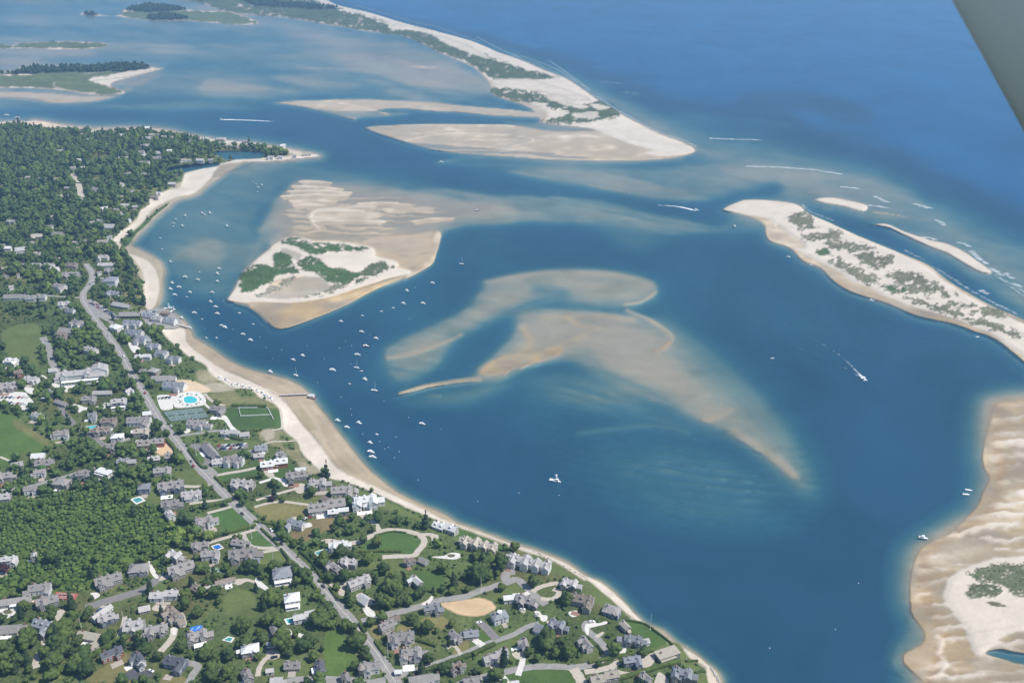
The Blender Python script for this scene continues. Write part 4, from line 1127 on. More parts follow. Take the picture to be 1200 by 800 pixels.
sheet('driveway', [(106, 695), (114, 694), (117, 698), (109, 702)], SHELL)
sheet('driveway', [(111, 722), (116, 712), (122, 709), (126, 712), (118, 722), (112, 730)], GRAV, .16)
sheet('driveway', [(312, 763), (318, 761), (327, 763), (327, 770), (318, 773), (313, 770)], GRAV)
sheet('driveway', [(330, 738), (338, 736.5), (342, 740), (341, 746), (335, 745)], SHELL)
sheet('driveway', [(349, 742), (354, 742), (364, 746), (360, 747.5), (350, 746)], SHELL)
sheet('courtyard', [(446, 722), (452, 720), (459, 724), (456, 729), (450, 727)], GRAV, .16)
sheet('driveway', [(554, 749), (560, 748), (568, 755), (562, 756)], SHELL, .18)
sheet('driveway', [(575, 784), (581, 782), (585, 787), (578, 790)], SHELL, .16)
sheet('driveway', [(582, 791), (590, 790), (596, 796), (598, 803), (592, 803)], SHELL, .16)
sheet('driveway', [(626, 716), (632, 716), (635, 720), (641, 721), (641, 726), (636, 728), (631, 723)], SHELL, .15)
sheet('driveway', [(666, 717), (676, 715), (677, 721), (670, 722.5)], SHELL)
sheet('driveway', [(685, 737), (686, 732), (689, 729), (691, 726.5), (697, 727), (701, 730), (710, 727.5), (711, 730.5), (698, 734), (691, 736), (690, 742), (688, 744)], SHELL, .18)
sheet('driveway', [(697, 745), (706, 740), (708, 742), (701, 747)], GRAV, .16)
sheet('driveway', [(724, 754), (731, 754), (734, 760), (732, 766), (726, 771), (716, 772.5), (715, 769.5), (724, 766), (727, 761)], SHELL, .16)
sheet('courtyard', [(746, 773), (758, 767), (766, 765), (768, 770), (764, 779), (754, 782), (750, 778)], GRAV, .12)
sheet('driveway', [(768, 795), (772, 787), (780, 792), (784, 800), (776, 806), (766, 806)], GRAV, .14)
sheet('driveway', [(600, 765), (612, 763), (615, 768), (610, 772), (604, 771)], GRAV, .16)
sheet('driveway', [(640, 727), (648, 728), (650, 732), (644, 733)], GRAV, .14)

# courts, pools and the games lawn stay clear of trees
for P in ([(188, 481), (238, 476), (247, 491), (200, 497)], [(64, 692), (94, 695), (90, 705), (60, 703)], [(244, 666), (256, 664), (262, 672), (248, 676)], [(276, 477), (322, 477), (323, 492), (276, 490)],
          [(100, 498), (117, 497), (117, 504), (101, 505)], [(152, 582), (170, 581), (171, 591), (154, 592)], [(246, 637), (263, 636), (264, 647), (248, 648)], [(366, 642), (389, 642), (389, 653), (366, 653)],
          [(332, 722), (352, 722), (353, 733), (334, 733)], [(260, 745), (277, 744), (277, 754), (260, 754)], [(186, 460), (245, 458), (245, 479), (186, 481)]):
    block_poly(P, 1, 1)
# ------------------------------------------------------------------ houses
def roof_mat(name, col, var=.16):
    """weathered shingle: patches of tone plus fine courses"""
    m, n, l, b = mat_new(name)
    tc = n.new('ShaderNodeTexCoord')
    a = n.new('ShaderNodeTexNoise'); a.inputs['Scale'].default_value = .5; a.inputs['Detail'].default_value = 5
    l.new(tc.outputs['Object'], a.inputs['Vector'])
    mp = n.new('ShaderNodeMapping'); mp.inputs['Scale'].default_value = (1.2, 1.2, 5)
    l.new(tc.outputs['Object'], mp.inputs[0])
    c = n.new('ShaderNodeTexNoise'); c.inputs['Scale'].default_value = 1.3; c.inputs['Detail'].default_value = 2
    l.new(mp.outputs[0], c.inputs['Vector'])
    ad = n.new('ShaderNodeMath'); l.new(a.outputs[0], ad.inputs[0]); l.new(c.outputs[0], ad.inputs[1])
    r = n.new('ShaderNodeMapRange'); r.inputs['From Min'].default_value = .7; r.inputs['From Max'].default_value = 1.3
    r.inputs['To Min'].default_value = 1 - var; r.inputs['To Max'].default_value = 1 + var
    l.new(ad.outputs[0], r.inputs[0])
    oi = n.new('ShaderNodeObjectInfo'); r2 = n.new('ShaderNodeMapRange'); r2.inputs['To Min'].default_value = .82; r2.inputs['To Max'].default_value = 1.16
    l.new(oi.outputs['Random'], r2.inputs[0])
    mm = n.new('ShaderNodeMath'); mm.operation = 'MULTIPLY'; l.new(r.outputs[0], mm.inputs[0]); l.new(r2.outputs[0], mm.inputs[1])
    mx = n.new('ShaderNodeVectorMath'); mx.operation = 'SCALE'; mx.inputs[0].default_value = col
    l.new(mm.outputs[0], mx.inputs['Scale']); l.new(mx.outputs[0], b.inputs['Base Color'])
    b.inputs['Roughness'].default_value = .85; setspec(b, .2)
    bp = n.new('ShaderNodeBump'); bp.inputs['Strength'].default_value = .4; bp.inputs['Distance'].default_value = .08
    l.new(c.outputs[0], bp.inputs['Height']); l.new(bp.outputs[0], b.inputs['Normal'])
    return m
ROOF = {'g': roof_mat('roof_grey', (.235, .220, .212)), 'b': roof_mat('roof_blue_grey', (.205, .215, .235)), 'd': roof_mat('roof_dark', (.085, .09, .105)),
        't': roof_mat('roof_tan', (.33, .295, .245)), 'w': roof_mat('roof_white', (.52, .52, .51), .10), 'l': roof_mat('roof_pale', (.36, .345, .335)),
        'n': roof_mat('roof_brown', (.20, .165, .14))}
WALL = {'g': mat('wall_grey_shingle', (.27, .255, .235), .15, .6, .85), 'w': mat('wall_white', (.64, .63, .61), .05, .6, .7), 'y': mat('wall_cream', (.58, .52, .42), .06, .6, .75),
        'r': mat('wall_brick', (.27, .11, .075), .15, .8, .85), 'k': mat('wall_blue_grey', (.12, .14, .19), .12, .6, .8), 'd': mat('wall_dark', (.07, .065, .065), .1, .6, .8),
        'l': mat('wall_pale_shingle', (.42, .40, .37), .1, .6, .85)}
TRIM = mat('white_trim', (.74, .74, .72), .04, 1, .6)
PANE = mat('window_glass', (.035, .045, .06), .2, 2, .15, spec=.6)
BRICK = mat('chimney_brick', (.26, .15, .11), .2, 2, .9)
DECKW = mat('deck_wood', (.36, .32, .27), .12, 1.5, .85)
DOORM = mat('door_paint', (.10, .07, .06), .2, 2, .6)

def window_mesh(w=1.25, h=1.55):
    mb = MB()
    mb.box((0, -.03, 0), (w, .06, h), mi=1)
    t = .16
    for c, d in (((-w / 2 - t / 2, -.05, 0), (t, .1, h + 2 * t)), ((w / 2 + t / 2, -.05, 0), (t, .1, h + 2 * t)),
                 ((0, -.05, h / 2 + t / 2), (w, .1, t)), ((0, -.05, -h / 2 - t / 2), (w, .1, t)), ((0, -.06, 0), (w, .06, .07))):
        mb.box(c, d, mi=0)
    return mb.mesh('window', [TRIM, PANE])
WIN = window_mesh()
WIN_BIG = window_mesh(2.2, 2.0)
_db = MB(); _db.box((0, -.04, 0), (1.1, .08, 2.1), mi=0); _db.box((0, -.02, .1), (1.5, .06, 2.5), mi=1)
DOOR_ME = _db.mesh('door', [DOORM, TRIM])
_gb = MB(); _gb.box((0, -.04, 0), (2.7, .08, 2.2), mi=0); _gb.box((0, -.02, .08), (3.0, .05, 2.45), mi=1)
GDOOR_ME = _gb.mesh('garage_door', [TRIM, DOORM])

def roof_gable(mb, l, d, h, pitch, T, oh=.45, th=.28):
    """gable roof over a wing, ridge along local x; T maps local to house space"""
    rise = d / 2 * math.tan(pitch)
    hl = l / 2 + oh
    e = d / 2 + oh; ze = h - oh * math.tan(pitch)
    for sg in (-1, 1):
        P = [(-hl, sg * e, ze), (hl, sg * e, ze), (hl, 0, h + rise), (-hl, 0, h + rise)]
        Q = [(x, y, z + th) for x, y, z in P]
        a = [T(p) for p in P]; b = [T(p) for p in Q]
        if sg < 0:
            mb.face(b); mb.face(a[::-1])
        else:
            mb.face(b[::-1]); mb.face(a)
        for i in range(4):
            j = (i + 1) % 4
            if i == 2: continue
            mb.face([a[i], a[j], b[j], b[i]] if sg < 0 else [a[j], a[i], b[i], b[j]], 1)
    return h + rise + th

def roof_hip(mb, l, d, h, pitch, T, oh=.5, th=.2):
    if d > l: l, d = d, l; T0 = T; T = lambda p: T0((p[1], p[0], p[2]))
    e = d / 2 + oh; hl = l / 2 + oh; z0 = h - .1
    rise = e * math.tan(pitch); r = hl - e
    A = [(-hl, -e, z0), (hl, -e, z0), (hl, e, z0), (-hl, e, z0)]
    top = [(-r, 0, z0 + rise), (r, 0, z0 + rise)]
    a = [T(p) for p in A]; t = [T(p) for p in top]
    for f in ([a[0], a[1], t[1], t[0]], [a[2], a[3], t[0], t[1]], [a[1], a[2], t[1]], [a[3], a[0], t[0]], [a[3], a[2], a[1], a[0]]):
        mb.face(f)
    return z0 + rise

def wings_for(style, L, D, rg):
    """list of (cx, cy, length, depth, eave height, turned 90, roof kind)"""
    j = lambda a: a * rg.uniform(.93, 1.07)
    if style == 'gable': return [(0, 0, L, D, 4.9, 0, 'g')]
    if style == 'cape': return [(0, 0, L, D, 3.1, 0, 'g')]
    if style == 'T':
        return [(0, D * .14, L, D * .66, 4.9, 0, 'g'), (-L * j(.16), -D * .1, L * j(.34), D * .78, 5.15, 1, 'g')]
    if style == 'TT':
        return [(0, D * .14, L, D * .62, 4.7, 0, 'g'), (-L * j(.27), -D * .08, L * .27, D * .78, 5.0, 1, 'g'), (L * j(.24), -D * .06, L * .22, D * .72, 4.6, 1, 'g')]
    if style == 'L':
        return [(0, D * .2, L, D * .55, 4.8, 0, 'g'), (L * .32, -D * .08, L * .33, D * .82, 4.5, 1, 'g')]
    if style == 'Lm':
        return [(0, D * .2, L, D * .55, 4.8, 0, 'g'), (-L * .33, -D * .08, L * .33, D * .82, 4.5, 1, 'g')]
    if style == 'big':
        return [(-L * .08, D * .1, L * .62, D * .5, 5.6, 0, 'g'), (-L * .33, -D * .04, L * .26, D * .86, 5.2, 1, 'g'), (L * .16, -D * .07, L * .24, D * .78, 5.9, 1, 'g'),
                (L * .38, D * .08, L * .26, D * .44, 3.4, 0, 'g'), (-L * .02, -D * .2, L * .24, D * .3, 3.2, 0, 'h')]
    if style == 'manor':
        return [(-L * .25, D * .1, L * .5, D * .46, 5.4, 0, 'g'), (L * .24, D * .02, L * .52, D * .5, 5.0, 0, 'g'), (-L * .34, -D * .08, L * .15, D * .8, 5.7, 1, 'g'),
                (-L * .05, -D * .05, L * .16, D * .86, 6.1, 1, 'g'), (L * .2, -D * .1, L * .14, D * .72, 5.5, 1, 'g'), (L * .42, -D * .02, L * .15, D * .8, 4.4, 1, 'g')]
    if style == 'long': return [(-L * .1, 0, L * .8, D, 3.2, 0, 'g'), (L * .4, D * .04, L * .22, D * .8, 2.7, 0, 'g')]
    if style == 'two': return [(-L * .26, -D * .06, L * .5, D * .8, 4.2, 0, 'g'), (L * .26, D * .08, L * .48, D * .74, 4.7, 0, 'g'), (L * .02, 0, L * .16, D * .5, 3.4, 0, 'g')]
    if style == 'hip': return [(0, 0, L, D, 5.2, 0, 'h'), (L * .2, -D * .3, L * .3, D * .5, 4.6, 1, 'g')]
    if style == 'sq': return [(0, 0, L, D, 6.0, 0, 'h')]
    if style == 'inn': return [(-L * .12, -D * .02, L * .72, D * .34, 6.4, 0, 'g'), (L * .34, D * .12, L * .34, D * .5, 7.6, 1, 'g'), (L * .12, -D * .02, L * .1, D * .52, 7.4, 1, 'g'),
                (-L * .34, -D * .02, L * .11, D * .5, 7.0, 1, 'g'), (-L * .47, -D * .1, L * .1, D * .3, 4.6, 0, 'h'), (L * .3, -D * .24, L * .3, D * .24, 4.4, 0, 'h')]
    if style == 'flat': return [(0, 0, L, D * .7, 4.2, 0, 'f'), (-L * .12, -D * .28, L * .7, D * .44, 2.9, 0, 'f')]
    if style == 'garage': return [(0, 0, L, D, 3.0, 0, 'g')]
    if style == 'cot': return [(0, 0, L, D, 2.7, 0, 'g')]
    if style == 'gambrel': return [(0, 0, L, D, 5.6, 0, 'g'), (0, -D * .42, L * .5, D * .5, 5.0, 1, 'g')]
    return [(0, 0, L, D, 4.5, 0, 'g')]
RATIO = {'gable': .62, 'cape': .62, 'T': .8, 'TT': .72, 'L': .85, 'Lm': .85, 'big': .62, 'manor': .38, 'inn': .5, 'long': .34, 'two': .44, 'hip': .72, 'sq': .9, 'flat': .68, 'garage': .8, 'cot': .72, 'gambrel': .8}
A_, B_ = 37.0, -53.0
HOUSES = []            # (name, label, u, v, radius)

def house(x0, y0, x1, y1, ang, style, roof, wall, label, cat='house', name=None, group=None, parts=None, scaleh=1.0, chim=None):
    rg = random.Random(int(x0 * 131 + y0 * 17))
    uc, vb = (x0 + x1) / 2, y1
    s = scale_at(vb - 4); vsc = vscale_at(vb - 4)
    r = RATIO.get(style, .7)
    ar = R(ang)
    ca, sa = abs(math.cos(ar)), abs(math.sin(ar))
    L = (x1 - x0) / s / (ca + r * sa)
    D = L * r
    # keep the footprint plus height inside the height seen
    fp = (L * sa + D * ca) * vsc
    vc = vb - min(fp / 2, (y1 - y0) * .5)
    p = at(uc, vc)
    wings = wings_for(style, L, D, rg)
    if style == 'TT' and 'two' not in label and rg.random() < .55:
        wings.pop(rg.choice([1, 2]))
        if rg.random() < .6: wings.append((rg.choice([-1, 1]) * L * .1, -D * .2, L * rg.uniform(.3, .45), D * .34, 3.1, 0, 'g'))
    if style in ('T', 'TT', 'L', 'Lm', 'gable', 'cape', 'hip') and vb > 330 and rg.random() < .5:
        sg_ = rg.choice([-1, 1]); wl = L * rg.uniform(.22, .34)
        wings.append((sg_ * (L * .5 + wl * .35), D * rg.uniform(-.05, .22), wl, D * rg.uniform(.34, .46), rg.uniform(2.6, 3.3), rg.choice([0, 0, 1]), 'g'))
    hs = scaleh * (1.0 if vb > 480 else .95)
    small = vb < 470
    tiny = vb < 300
    root = empty(name or 'house', p, ar, label, cat, group)
    wb, rb = MB(), MB()
    facade = []
    tops = []
    for k, (cx, cy, l_, d_, h_, turned, kind) in enumerate(wings):
        h_ = h_ * hs + .07 * k
        if turned: ll, dd = d_, l_
        else: ll, dd = l_, d_
        ll += .05 * k; dd += .04 * k
        rot = math.pi / 2 if turned else 0
        co, si = math.cos(rot), math.sin(rot)
        T = lambda q, cx=cx, cy=cy, co=co, si=si: (cx + q[0] * co - q[1] * si, cy + q[0] * si + q[1] * co, q[2])
        pitch = R(rg.uniform(33, 41) if dd < 11 else rg.uniform(26, 32))
        rise = dd / 2 * math.tan(pitch) if kind == 'g' else 0
        a = [(-ll / 2, -dd / 2), (ll / 2, -dd / 2), (ll / 2, dd / 2), (-ll / 2, dd / 2)]
        for i in range(4):
            q0, q1 = a[i], a[(i + 1) % 4]
            pts = [T((q0[0], q0[1], -1.5)), T((q1[0], q1[1], -1.5)), T((q1[0], q1[1], h_)), T((q0[0], q0[1], h_))]
            if kind == 'g' and i in (1, 3):
                pts.insert(3, T(((q0[0] + q1[0]) / 2, (q0[1] + q1[1]) / 2, h_ + rise)))
            wb.face(pts)
            nx, ny = (0, -1) if i == 0 else (1, 0) if i == 1 else (0, 1) if i == 2 else (-1, 0)
            facade.append((T, q0, q1, (nx, ny), h_, rise if i in (1, 3) else 0, rot, k))
        if kind == 'g':
            top = roof_gable(rb, ll, dd, h_, pitch, T)
        elif kind == 'h':
            top = roof_hip(rb, ll, dd, h_, R(27), T)
        else:
            c = T((0, 0, h_ + .25)); rb.box(c, (ll + 1.4, dd + 1.4, .5), rot); top = h_ + .5
        tops.append((T, ll, dd, h_, top, kind))
        # dormers on longer upper roofs
        if kind == 'g' and not tiny and ll > 8 and dd > 5 and style not in ('garage', 'cot', 'long') and k < 2:
            nd = min(3, int(ll / 5))
            for q in range(nd):
                x = (q + .5) / nd * ll - ll / 2
                for sg in (-1, 1):
                    yb = sg * dd * .33; w2 = 1.0; zt = h_ + rise * .78
                    zb = h_ + (dd / 2 - abs(yb)) * math.tan(pitch)
                    y_in = sg * dd * .08
                    wb.face([T((x - w2, yb, zb - .2)), T((x + w2, yb, zb - .2)), T((x + w2, yb, zt)), T((x, yb, zt + .7)), T((x - w2, yb, zt))][::(1 if sg < 0 else -1)])
                    for s2 in (-1, 1):
                        wb.face([T((x + s2 * w2, yb, zb - .2)), T((x + s2 * w2, y_in, zt)), T((x + s2 * w2, yb, zt))])
                        e2 = yb + sg * .25
                        P = [T((x + s2 * (w2 + .2), e2, zt - .14)), T((x, e2, zt + .75)), T((x, y_in, zt + .75)), T((x + s2 * (w2 + .2), y_in, zt - .14))]
                        rb.face(P if (s2 * sg) < 0 else P[::-1])
    wall_o = wb.build('wall', [WALL[wall]], root)
    roof_o = rb.build('roof', [ROOF[roof], TRIM], root)
    # chimneys are sub-parts of the roof
    nch = chim if chim is not None else (0 if (tiny or style in ('garage', 'cot', 'flat')) else (1 if L < 17 else 2))
    for c in range(nch):
        T, ll, dd, h_, top, kind = tops[min(c, len(tops) - 1)]
        x = ll * (.36 if c % 2 else -.3)
        mb = MB(); z0 = h_; z1 = top + 1.1
        q = T((x, dd * .1, 0))
        mb.box((q[0], q[1], (z0 + z1) / 2), (1.0, .8, z1 - z0))
        mb.box((q[0], q[1], z1 + .08), (1.2, 1.0, .16))
        mb.box((q[0], q[1], z1 + .3), (.5, .35, .3), mi=1)
        mb.build('chimney', [BRICK if rg.random() < .6 else WALL['l'], PANE], roof_o)
    # windows and doors on the walls one can see
    if not small:
        cap = 12 if vb > 600 else 7
        cnt = 0; door_done = False
        cam_dir = Vector((-p.x, -p.y, 0)).normalized()
        for T, q0, q1, nrm, h_, rise, rot, k in facade:
            wx = nrm[0] * math.cos(rot + ar) - nrm[1] * math.sin(rot + ar)
            wy = nrm[0] * math.sin(rot + ar) + nrm[1] * math.cos(rot + ar)
            if wx * cam_dir.x + wy * cam_dir.y < .15: continue
            ln = math.hypot(q1[0] - q0[0], q1[1] - q0[1])
            nw = max(1, int(ln / 3.4))
            rows = [1.7] if h_ < 3.8 else [1.7, 4.3 * h_ / 5.0 - .2]
            for iw in range(nw):
                f = (iw + .5) / nw
                lx = q0[0] + (q1[0] - q0[0]) * f; ly = q0[1] + (q1[1] - q0[1]) * f
                for zi, z in enumerate(rows):
                    if cnt >= cap: break
                    X = T((lx, ly, z))
                    hid = False
                    for k2, (T2, l2, d2, h2, t2, kd) in enumerate(tops):
                        if k2 == k: continue
                        cx, cy, _, _, _, turned, _ = wings[k2]
                        ax, ay = X[0] - cx, X[1] - cy
                        if turned: ax, ay = ay, -ax
                        if abs(ax) < l2 / 2 + .3 and abs(ay) < d2 / 2 + .3 and z < h2: hid = True
                    if hid: continue
                    if style == 'garage' and zi == 0:
                        me = GDOOR_ME; nm = 'garage_door'; X = T((lx, ly, 1.1))
                    elif zi == 0 and not door_done and iw == nw // 2 and ln > 4:
                        me = DOOR_ME; nm = 'door'; door_done = True; X = T((lx, ly, 1.05))
                    else:
                        me = WIN; nm = 'window'
                    o = mesh_obj(nm, me, wall_o, X)
                    dirang = math.atan2(q1[1] - q0[1], q1[0] - q0[0]) + rot
                    o.rotation_euler = (0, 0, dirang)
                    cnt += 1
    if vb > 420 and style not in ('garage', 'cot') and rg.random() < .6:
        mb = MB(); tw = L * rg.uniform(.3, .6); td = rg.uniform(3, 6)
        mb.box((rg.uniform(-.2, .2) * L, -D * .5 - td * .4, .15), (tw, td, .5))
        mb.build('terrace', [rg.choice([TRIM, BRICK, DECKW, DECKW])], root)
    if parts: parts(root, L, D, wings, tops, wall_o, roof_o)
    HOUSES.append((root.name, label, uc, (y0 + y1) / 2 + 2, (x1 - x0) / 2))
    # keep trees off the footprint
    cs, sn = math.cos(ar), math.sin(ar)
    fp = []
    for sx, sy in ((-1, -1), (1, -1), (1, 1), (-1, 1)):
        lx, ly = sx * (L / 2 + 1), sy * (D / 2 + 1)
        fp.append(unmap(p.x + lx * cs - ly * sn, p.y + lx * sn + ly * cs, p.z))
    block_poly(fp, 1, 1.3)
    return root

# extra parts
def porch(side=-1, w=.8, d=3.2, h=3.0):
    def f(root, L, D, wings, tops, wall_o, roof_o):
        mb = MB()
        y = side * (D * .5 + d / 2)
        mb.box((0, y, .25), (L * w, d, .5)); mb.box((0, y, h), (L * w + .4, d + .4, .25))
        n = max(3, int(L * w / 3))
        for i in range(n + 1):
            mb.box((-L * w / 2 + i * L * w / n, y + side * (d / 2 - .2), (h + .5) / 2), (.25, .25, h - .5))
        mb.build('porch', [TRIM], root)
    return f
def cupola(root, L, D, wings, tops, wall_o, roof_o):
    mb = MB(); T, ll, dd, h_, top, kind = tops[0]
    mb.box((0, 0, top + .3), (2.4, 2.4, 1.8)); mb.tube((0, 0, top + 1.2), (0, 0, top + 2.2), 2.0, .05, 8, 0)
    mb.build('cupola', [TRIM], roof_o)
def turret(root, L, D, wings, tops, wall_o, roof_o):
    mb = MB(); x = -L * .44
    mb.tube((x, -D * .1, -1), (x, -D * .1, 6.2), 2.2, 2.2, 12)
    t = mb.build('turret', [WALL['g']], root)
    m2 = MB(); m2.tube((x, -D * .1, 6.1), (x, -D * .1, 8.6), 2.7, .1, 12); m2.build('turret_roof', [ROOF['t']], t)
def both(*fs):
    def f(*a):
        for g in fs: g(*a)
    return f
SOLAR = mat('solar_panel', (.015, .03, .09), .1, 3, .2, spec=.6)
def solar(root, L, D, wings, tops, wall_o, roof_o):
    T, ll, dd, h_, top, kind = tops[1]
    mb = MB(); mb.box((L * .34, D * .1, h_ + .9), (L * .14, D * .34, .12)); mb.build('rooftop_pool_cover', [SOLAR], roof_o)
TARP = mat('blue_tarp', (.03, .17, .55), .15, .6, .4, spec=.5)
def tarp(root, L, D, wings, tops, wall_o, roof_o):
    mb = MB()
    for i in range(4):
        for j in range(3):
            x0 = -L * .3 + i * 2.0; y0 = D * .55 + j * 1.8
            z = lambda a, b: 4.2 + .25 * math.sin(a * 1.7 + b)
            mb.face([(x0, y0, z(x0, y0)), (x0 + 2, y0, z(x0 + 2, y0)), (x0 + 2, y0 + 1.8, z(x0 + 2, y0 + 1.8)), (x0, y0 + 1.8, z(x0, y0 + 1.8))])
    mb.build('blue_tarp', [TARP], roof_o)
    m2 = MB(); m2.box((-L * .3 + 4, D * .55 + 2.7, 2.0), (8.2, 5.6, 4.1)); m2.build('covered_wing', [WALL['w']], root)

H = house
TOWN_ROWS = []
# --- bottom edge, left to right
H(3, 690, 36, 713, 12, 'long', 'g', 'g', 'long low grey house left of the red tennis court', parts=porch(-1, .3, 2.6))
H(34, 688, 61, 704, 12, 'L', 'g', 'w', 'grey house with a white patio touching the red court')
H(43, 703, 71, 718, 22, 'T', 'g', 'g', 'grey house below the red tennis court')
H(-8, 723, 31, 746, 5, 'long', 'g', 'y', 'wide long-roofed grey house at the left picture edge')
H(34, 732, 66, 749, -20, 'L', 'b', 'g', 'bluish grey house behind a round tree, lower left')
H(110, 704, 130, 730, 62, 'long', 'l', 'w', 'narrow pale house beside parked boats, lower left')
H(115, 721, 137, 737, 24, 'T', 'l', 'k', 'pale-roofed house with blue front wall')
H(91, 742, 124, 755, -14, 'long', 't', 'g', 'low tan-roofed outbuilding above the tall hedge')
H(103, 751, 118, 764, 40, 'garage', 't', 'g', 'small tan-roofed garage at the end of a drive')
H(118, 757, 147, 781, 37, 'TT', 'd', 'r', 'dark-roofed house with red brick walls beside the lawn')
H(147, 724, 170, 746, 6, 'gambrel', 'l', 'g', 'large pale grey double-roofed house, lower left')
H(170, 735, 199, 752, 18, 'TT', 'g', 'g', 'grey house with hipped corner beside a gravel drive')
H(150, 761, 173, 786, -50, 'T', 'd', 'w', 'dark-roofed house with a white gable by black asphalt')
H(190, 776, 219, 791, -12, 'L', 'd', 'k', 'low dark blue-roofed house by the dry lawn')
H(187, 714, 218, 736, -42, 'TT', 'n', 'g', 'brown-grey two-winged house at a gravel forecourt')
H(217, 731, 252, 760, 20, 'big', 'g', 'g', 'big grey house with a bright blue tarp', parts=both(porch(-1, .45, 4), tarp))
H(283, 756, 305, 772, 14, 'hip', 'w', 'g', 'white-roofed house near the bottom edge')
H(282, 789, 299, 804, -60, 'gable', 'g', 'g', 'grey house cut by the bottom edge, left of the roads')
H(257, 785, 264, 791, 10, 'cot', 'l', 'w', 'tiny pale shed among the bottom trees')
H(178, 693, 209, 706, 2, 'two', 'l', 'w', 'long pale house under the leafy cul-de-sac')
H(163, 710, 177, 720, 20, 'cot', 'l', 'g', 'small pale cottage beside a gravel court')
H(316, 732, 328, 748, -60, 'gable', 'g', 'g', 'narrow grey gable house below the white garden')
H(313, 751, 325, 761, 10, 'cot', 'b', 'k', 'small blue cottage beside a round gravel court')
H(334, 774, 352, 787, 4, 'cape', 'g', 'g', 'grey cape cottage on a lawn by the bottom street')
H(368, 774, 383, 794, -72, 'gable', 'd', 'w', 'dark steep-gabled house with a white porch', parts=porch(-1, .5, 2.5))
H(422, 776, 446, 795, 8, 'T', 'g', 'w', 'white-fronted grey house with a round turret', parts=turret)
H(344, 719, 372, 732, 18, 'two', 'w', 'w', 'sprawling white house and terraces screened by trees')
H(333, 694, 353, 713, 14, 'sq', 'w', 'w', 'tall white house with stacked porches left of the road', parts=porch(-1, .95, 3))
H(318, 793, 332, 806, 5, 'gable', 'l', 'g', 'grey roof cut by the bottom edge beside yellow bushes')
H(399, 792, 412, 806, -70, 'gable', 'g', 'g', 'small grey gable at the bottom edge near the junction')
H(312, 783, 321, 791, 12, 'cot', 'l', 'w', 'little pale shed beside the curved gravel drive')
H(443, 727, 463, 744, 37, 'gable', 'g', 'g', 'grey gable house on a dry lawn by the junction')
H(456, 723, 469, 732, 20, 'garage', 'n', 'g', 'small brown-roofed garage behind a grey gable house')
H(496, 711, 517, 725, 14, 'L', 'b', 'g', 'blue-grey cape left of the sandy building lot')
H(454, 744, 487, 762, 10, 'TT', 'g', 'w', 'long grey house with white lower porch')
H(467, 760, 502, 780, 6, 'big', 'g', 'l', 'rambling grey house with many gables by the hedge')
H(479, 787, 515, 805, 12, 'long', 'g', 'w', 'long grey roof at the bottom edge right of the junction')
H(523, 738, 543, 758, -45, 'TT', 'g', 'g', 'steep grey house above the narrow lane')
H(543, 738, 561, 750, 10, 'cape', 'b', 'g', 'small grey cottage with a white drive to the lane')
H(575, 713, 596, 733, 24, 'hip', 'b', 'w', 'hip-roofed house with a white cupola beside bare earth', parts=cupola)
H(565, 761, 597, 781, 22, 'two', 'l', 'w', 'long white-trimmed house alone below the lane')
H(525, 775, 548, 794, 30, 'big', 'n', 'g', 'brown-grey shingled house near a purple tree')
H(543, 793, 562, 806, 10, 'cape', 'g', 'g', 'grey roof half cut by the bottom edge, mid bottom')
H(463, 784, 471, 792, 5, 'cot', 'w', 'w', 'tiny white shed beside the bottom junction')
H(590, 698, 612, 708, 8, 'two', 'w', 'w', 'low white-roofed house beside the bare earth lot')
H(602, 701, 628, 717, -24, 'T', 'g', 'd', 'dark grey house below the round drive')
H(664, 695, 697, 720, -18, 'L', 'n', 'g', 'brown-grey L-shaped house on the bluff lawn')
H(640, 725, 668, 746, -24, 'big', 'b', 'k', 'big blue-grey hipped house with a blue garage')
H(625, 734, 645, 747, -28, 'garage', 'b', 'y', 'blue-roofed garage with a tan deck')
H(606, 744, 620, 765, -78, 'T', 'g', 'w', 'narrow grey house at the head of a white drive')
H(675, 743, 695, 767, -64, 'TT', 'g', 'l', 'grey gabled house inside the curving road')
H(705, 708, 728, 727, -24, 'hip', 'g', 'k', 'grey-roofed house with dark blue walls by the beach')
H(731, 738, 753, 761, -10, 'TT', 'b', 'l', 'large grey house with brick patio facing the sea')
H(723, 742, 733, 755, -8, 'garage', 'b', 'w', 'two-car garage at the end of a white curved drive')
H(749, 748, 761, 758, 20, 'cot', 'l', 'w', 'pale sunroom wing on the sea lawn')
H(726, 725, 738, 743, -60, 'gable', 't', 'g', 'tan-roofed house between the big seaside houses')
H(730, 774, 752, 787, 10, 'L', 'b', 'k', 'blue glass-roofed house behind the gravel court')
H(690, 785, 726, 806, 14, 'two', 't', 'g', 'tan flat-looking roofs at the bottom edge')
H(766, 756, 797, 779, 24, 'flat', 't', 'k', 'modern flat-roofed house with white terrace by the sea', chim=1)
H(784, 775, 818, 805, -14, 'big', 'b', 'g', 'large grey many-gabled house on the bottom corner by the sea')
H(747, 787, 764, 806, -50, 'T', 'g', 'g', 'grey gable house left of the corner house')
H(598, 794, 608, 806, 10, 'cot', 'w', 'w', 'white roof at the bottom edge beside a round drive')
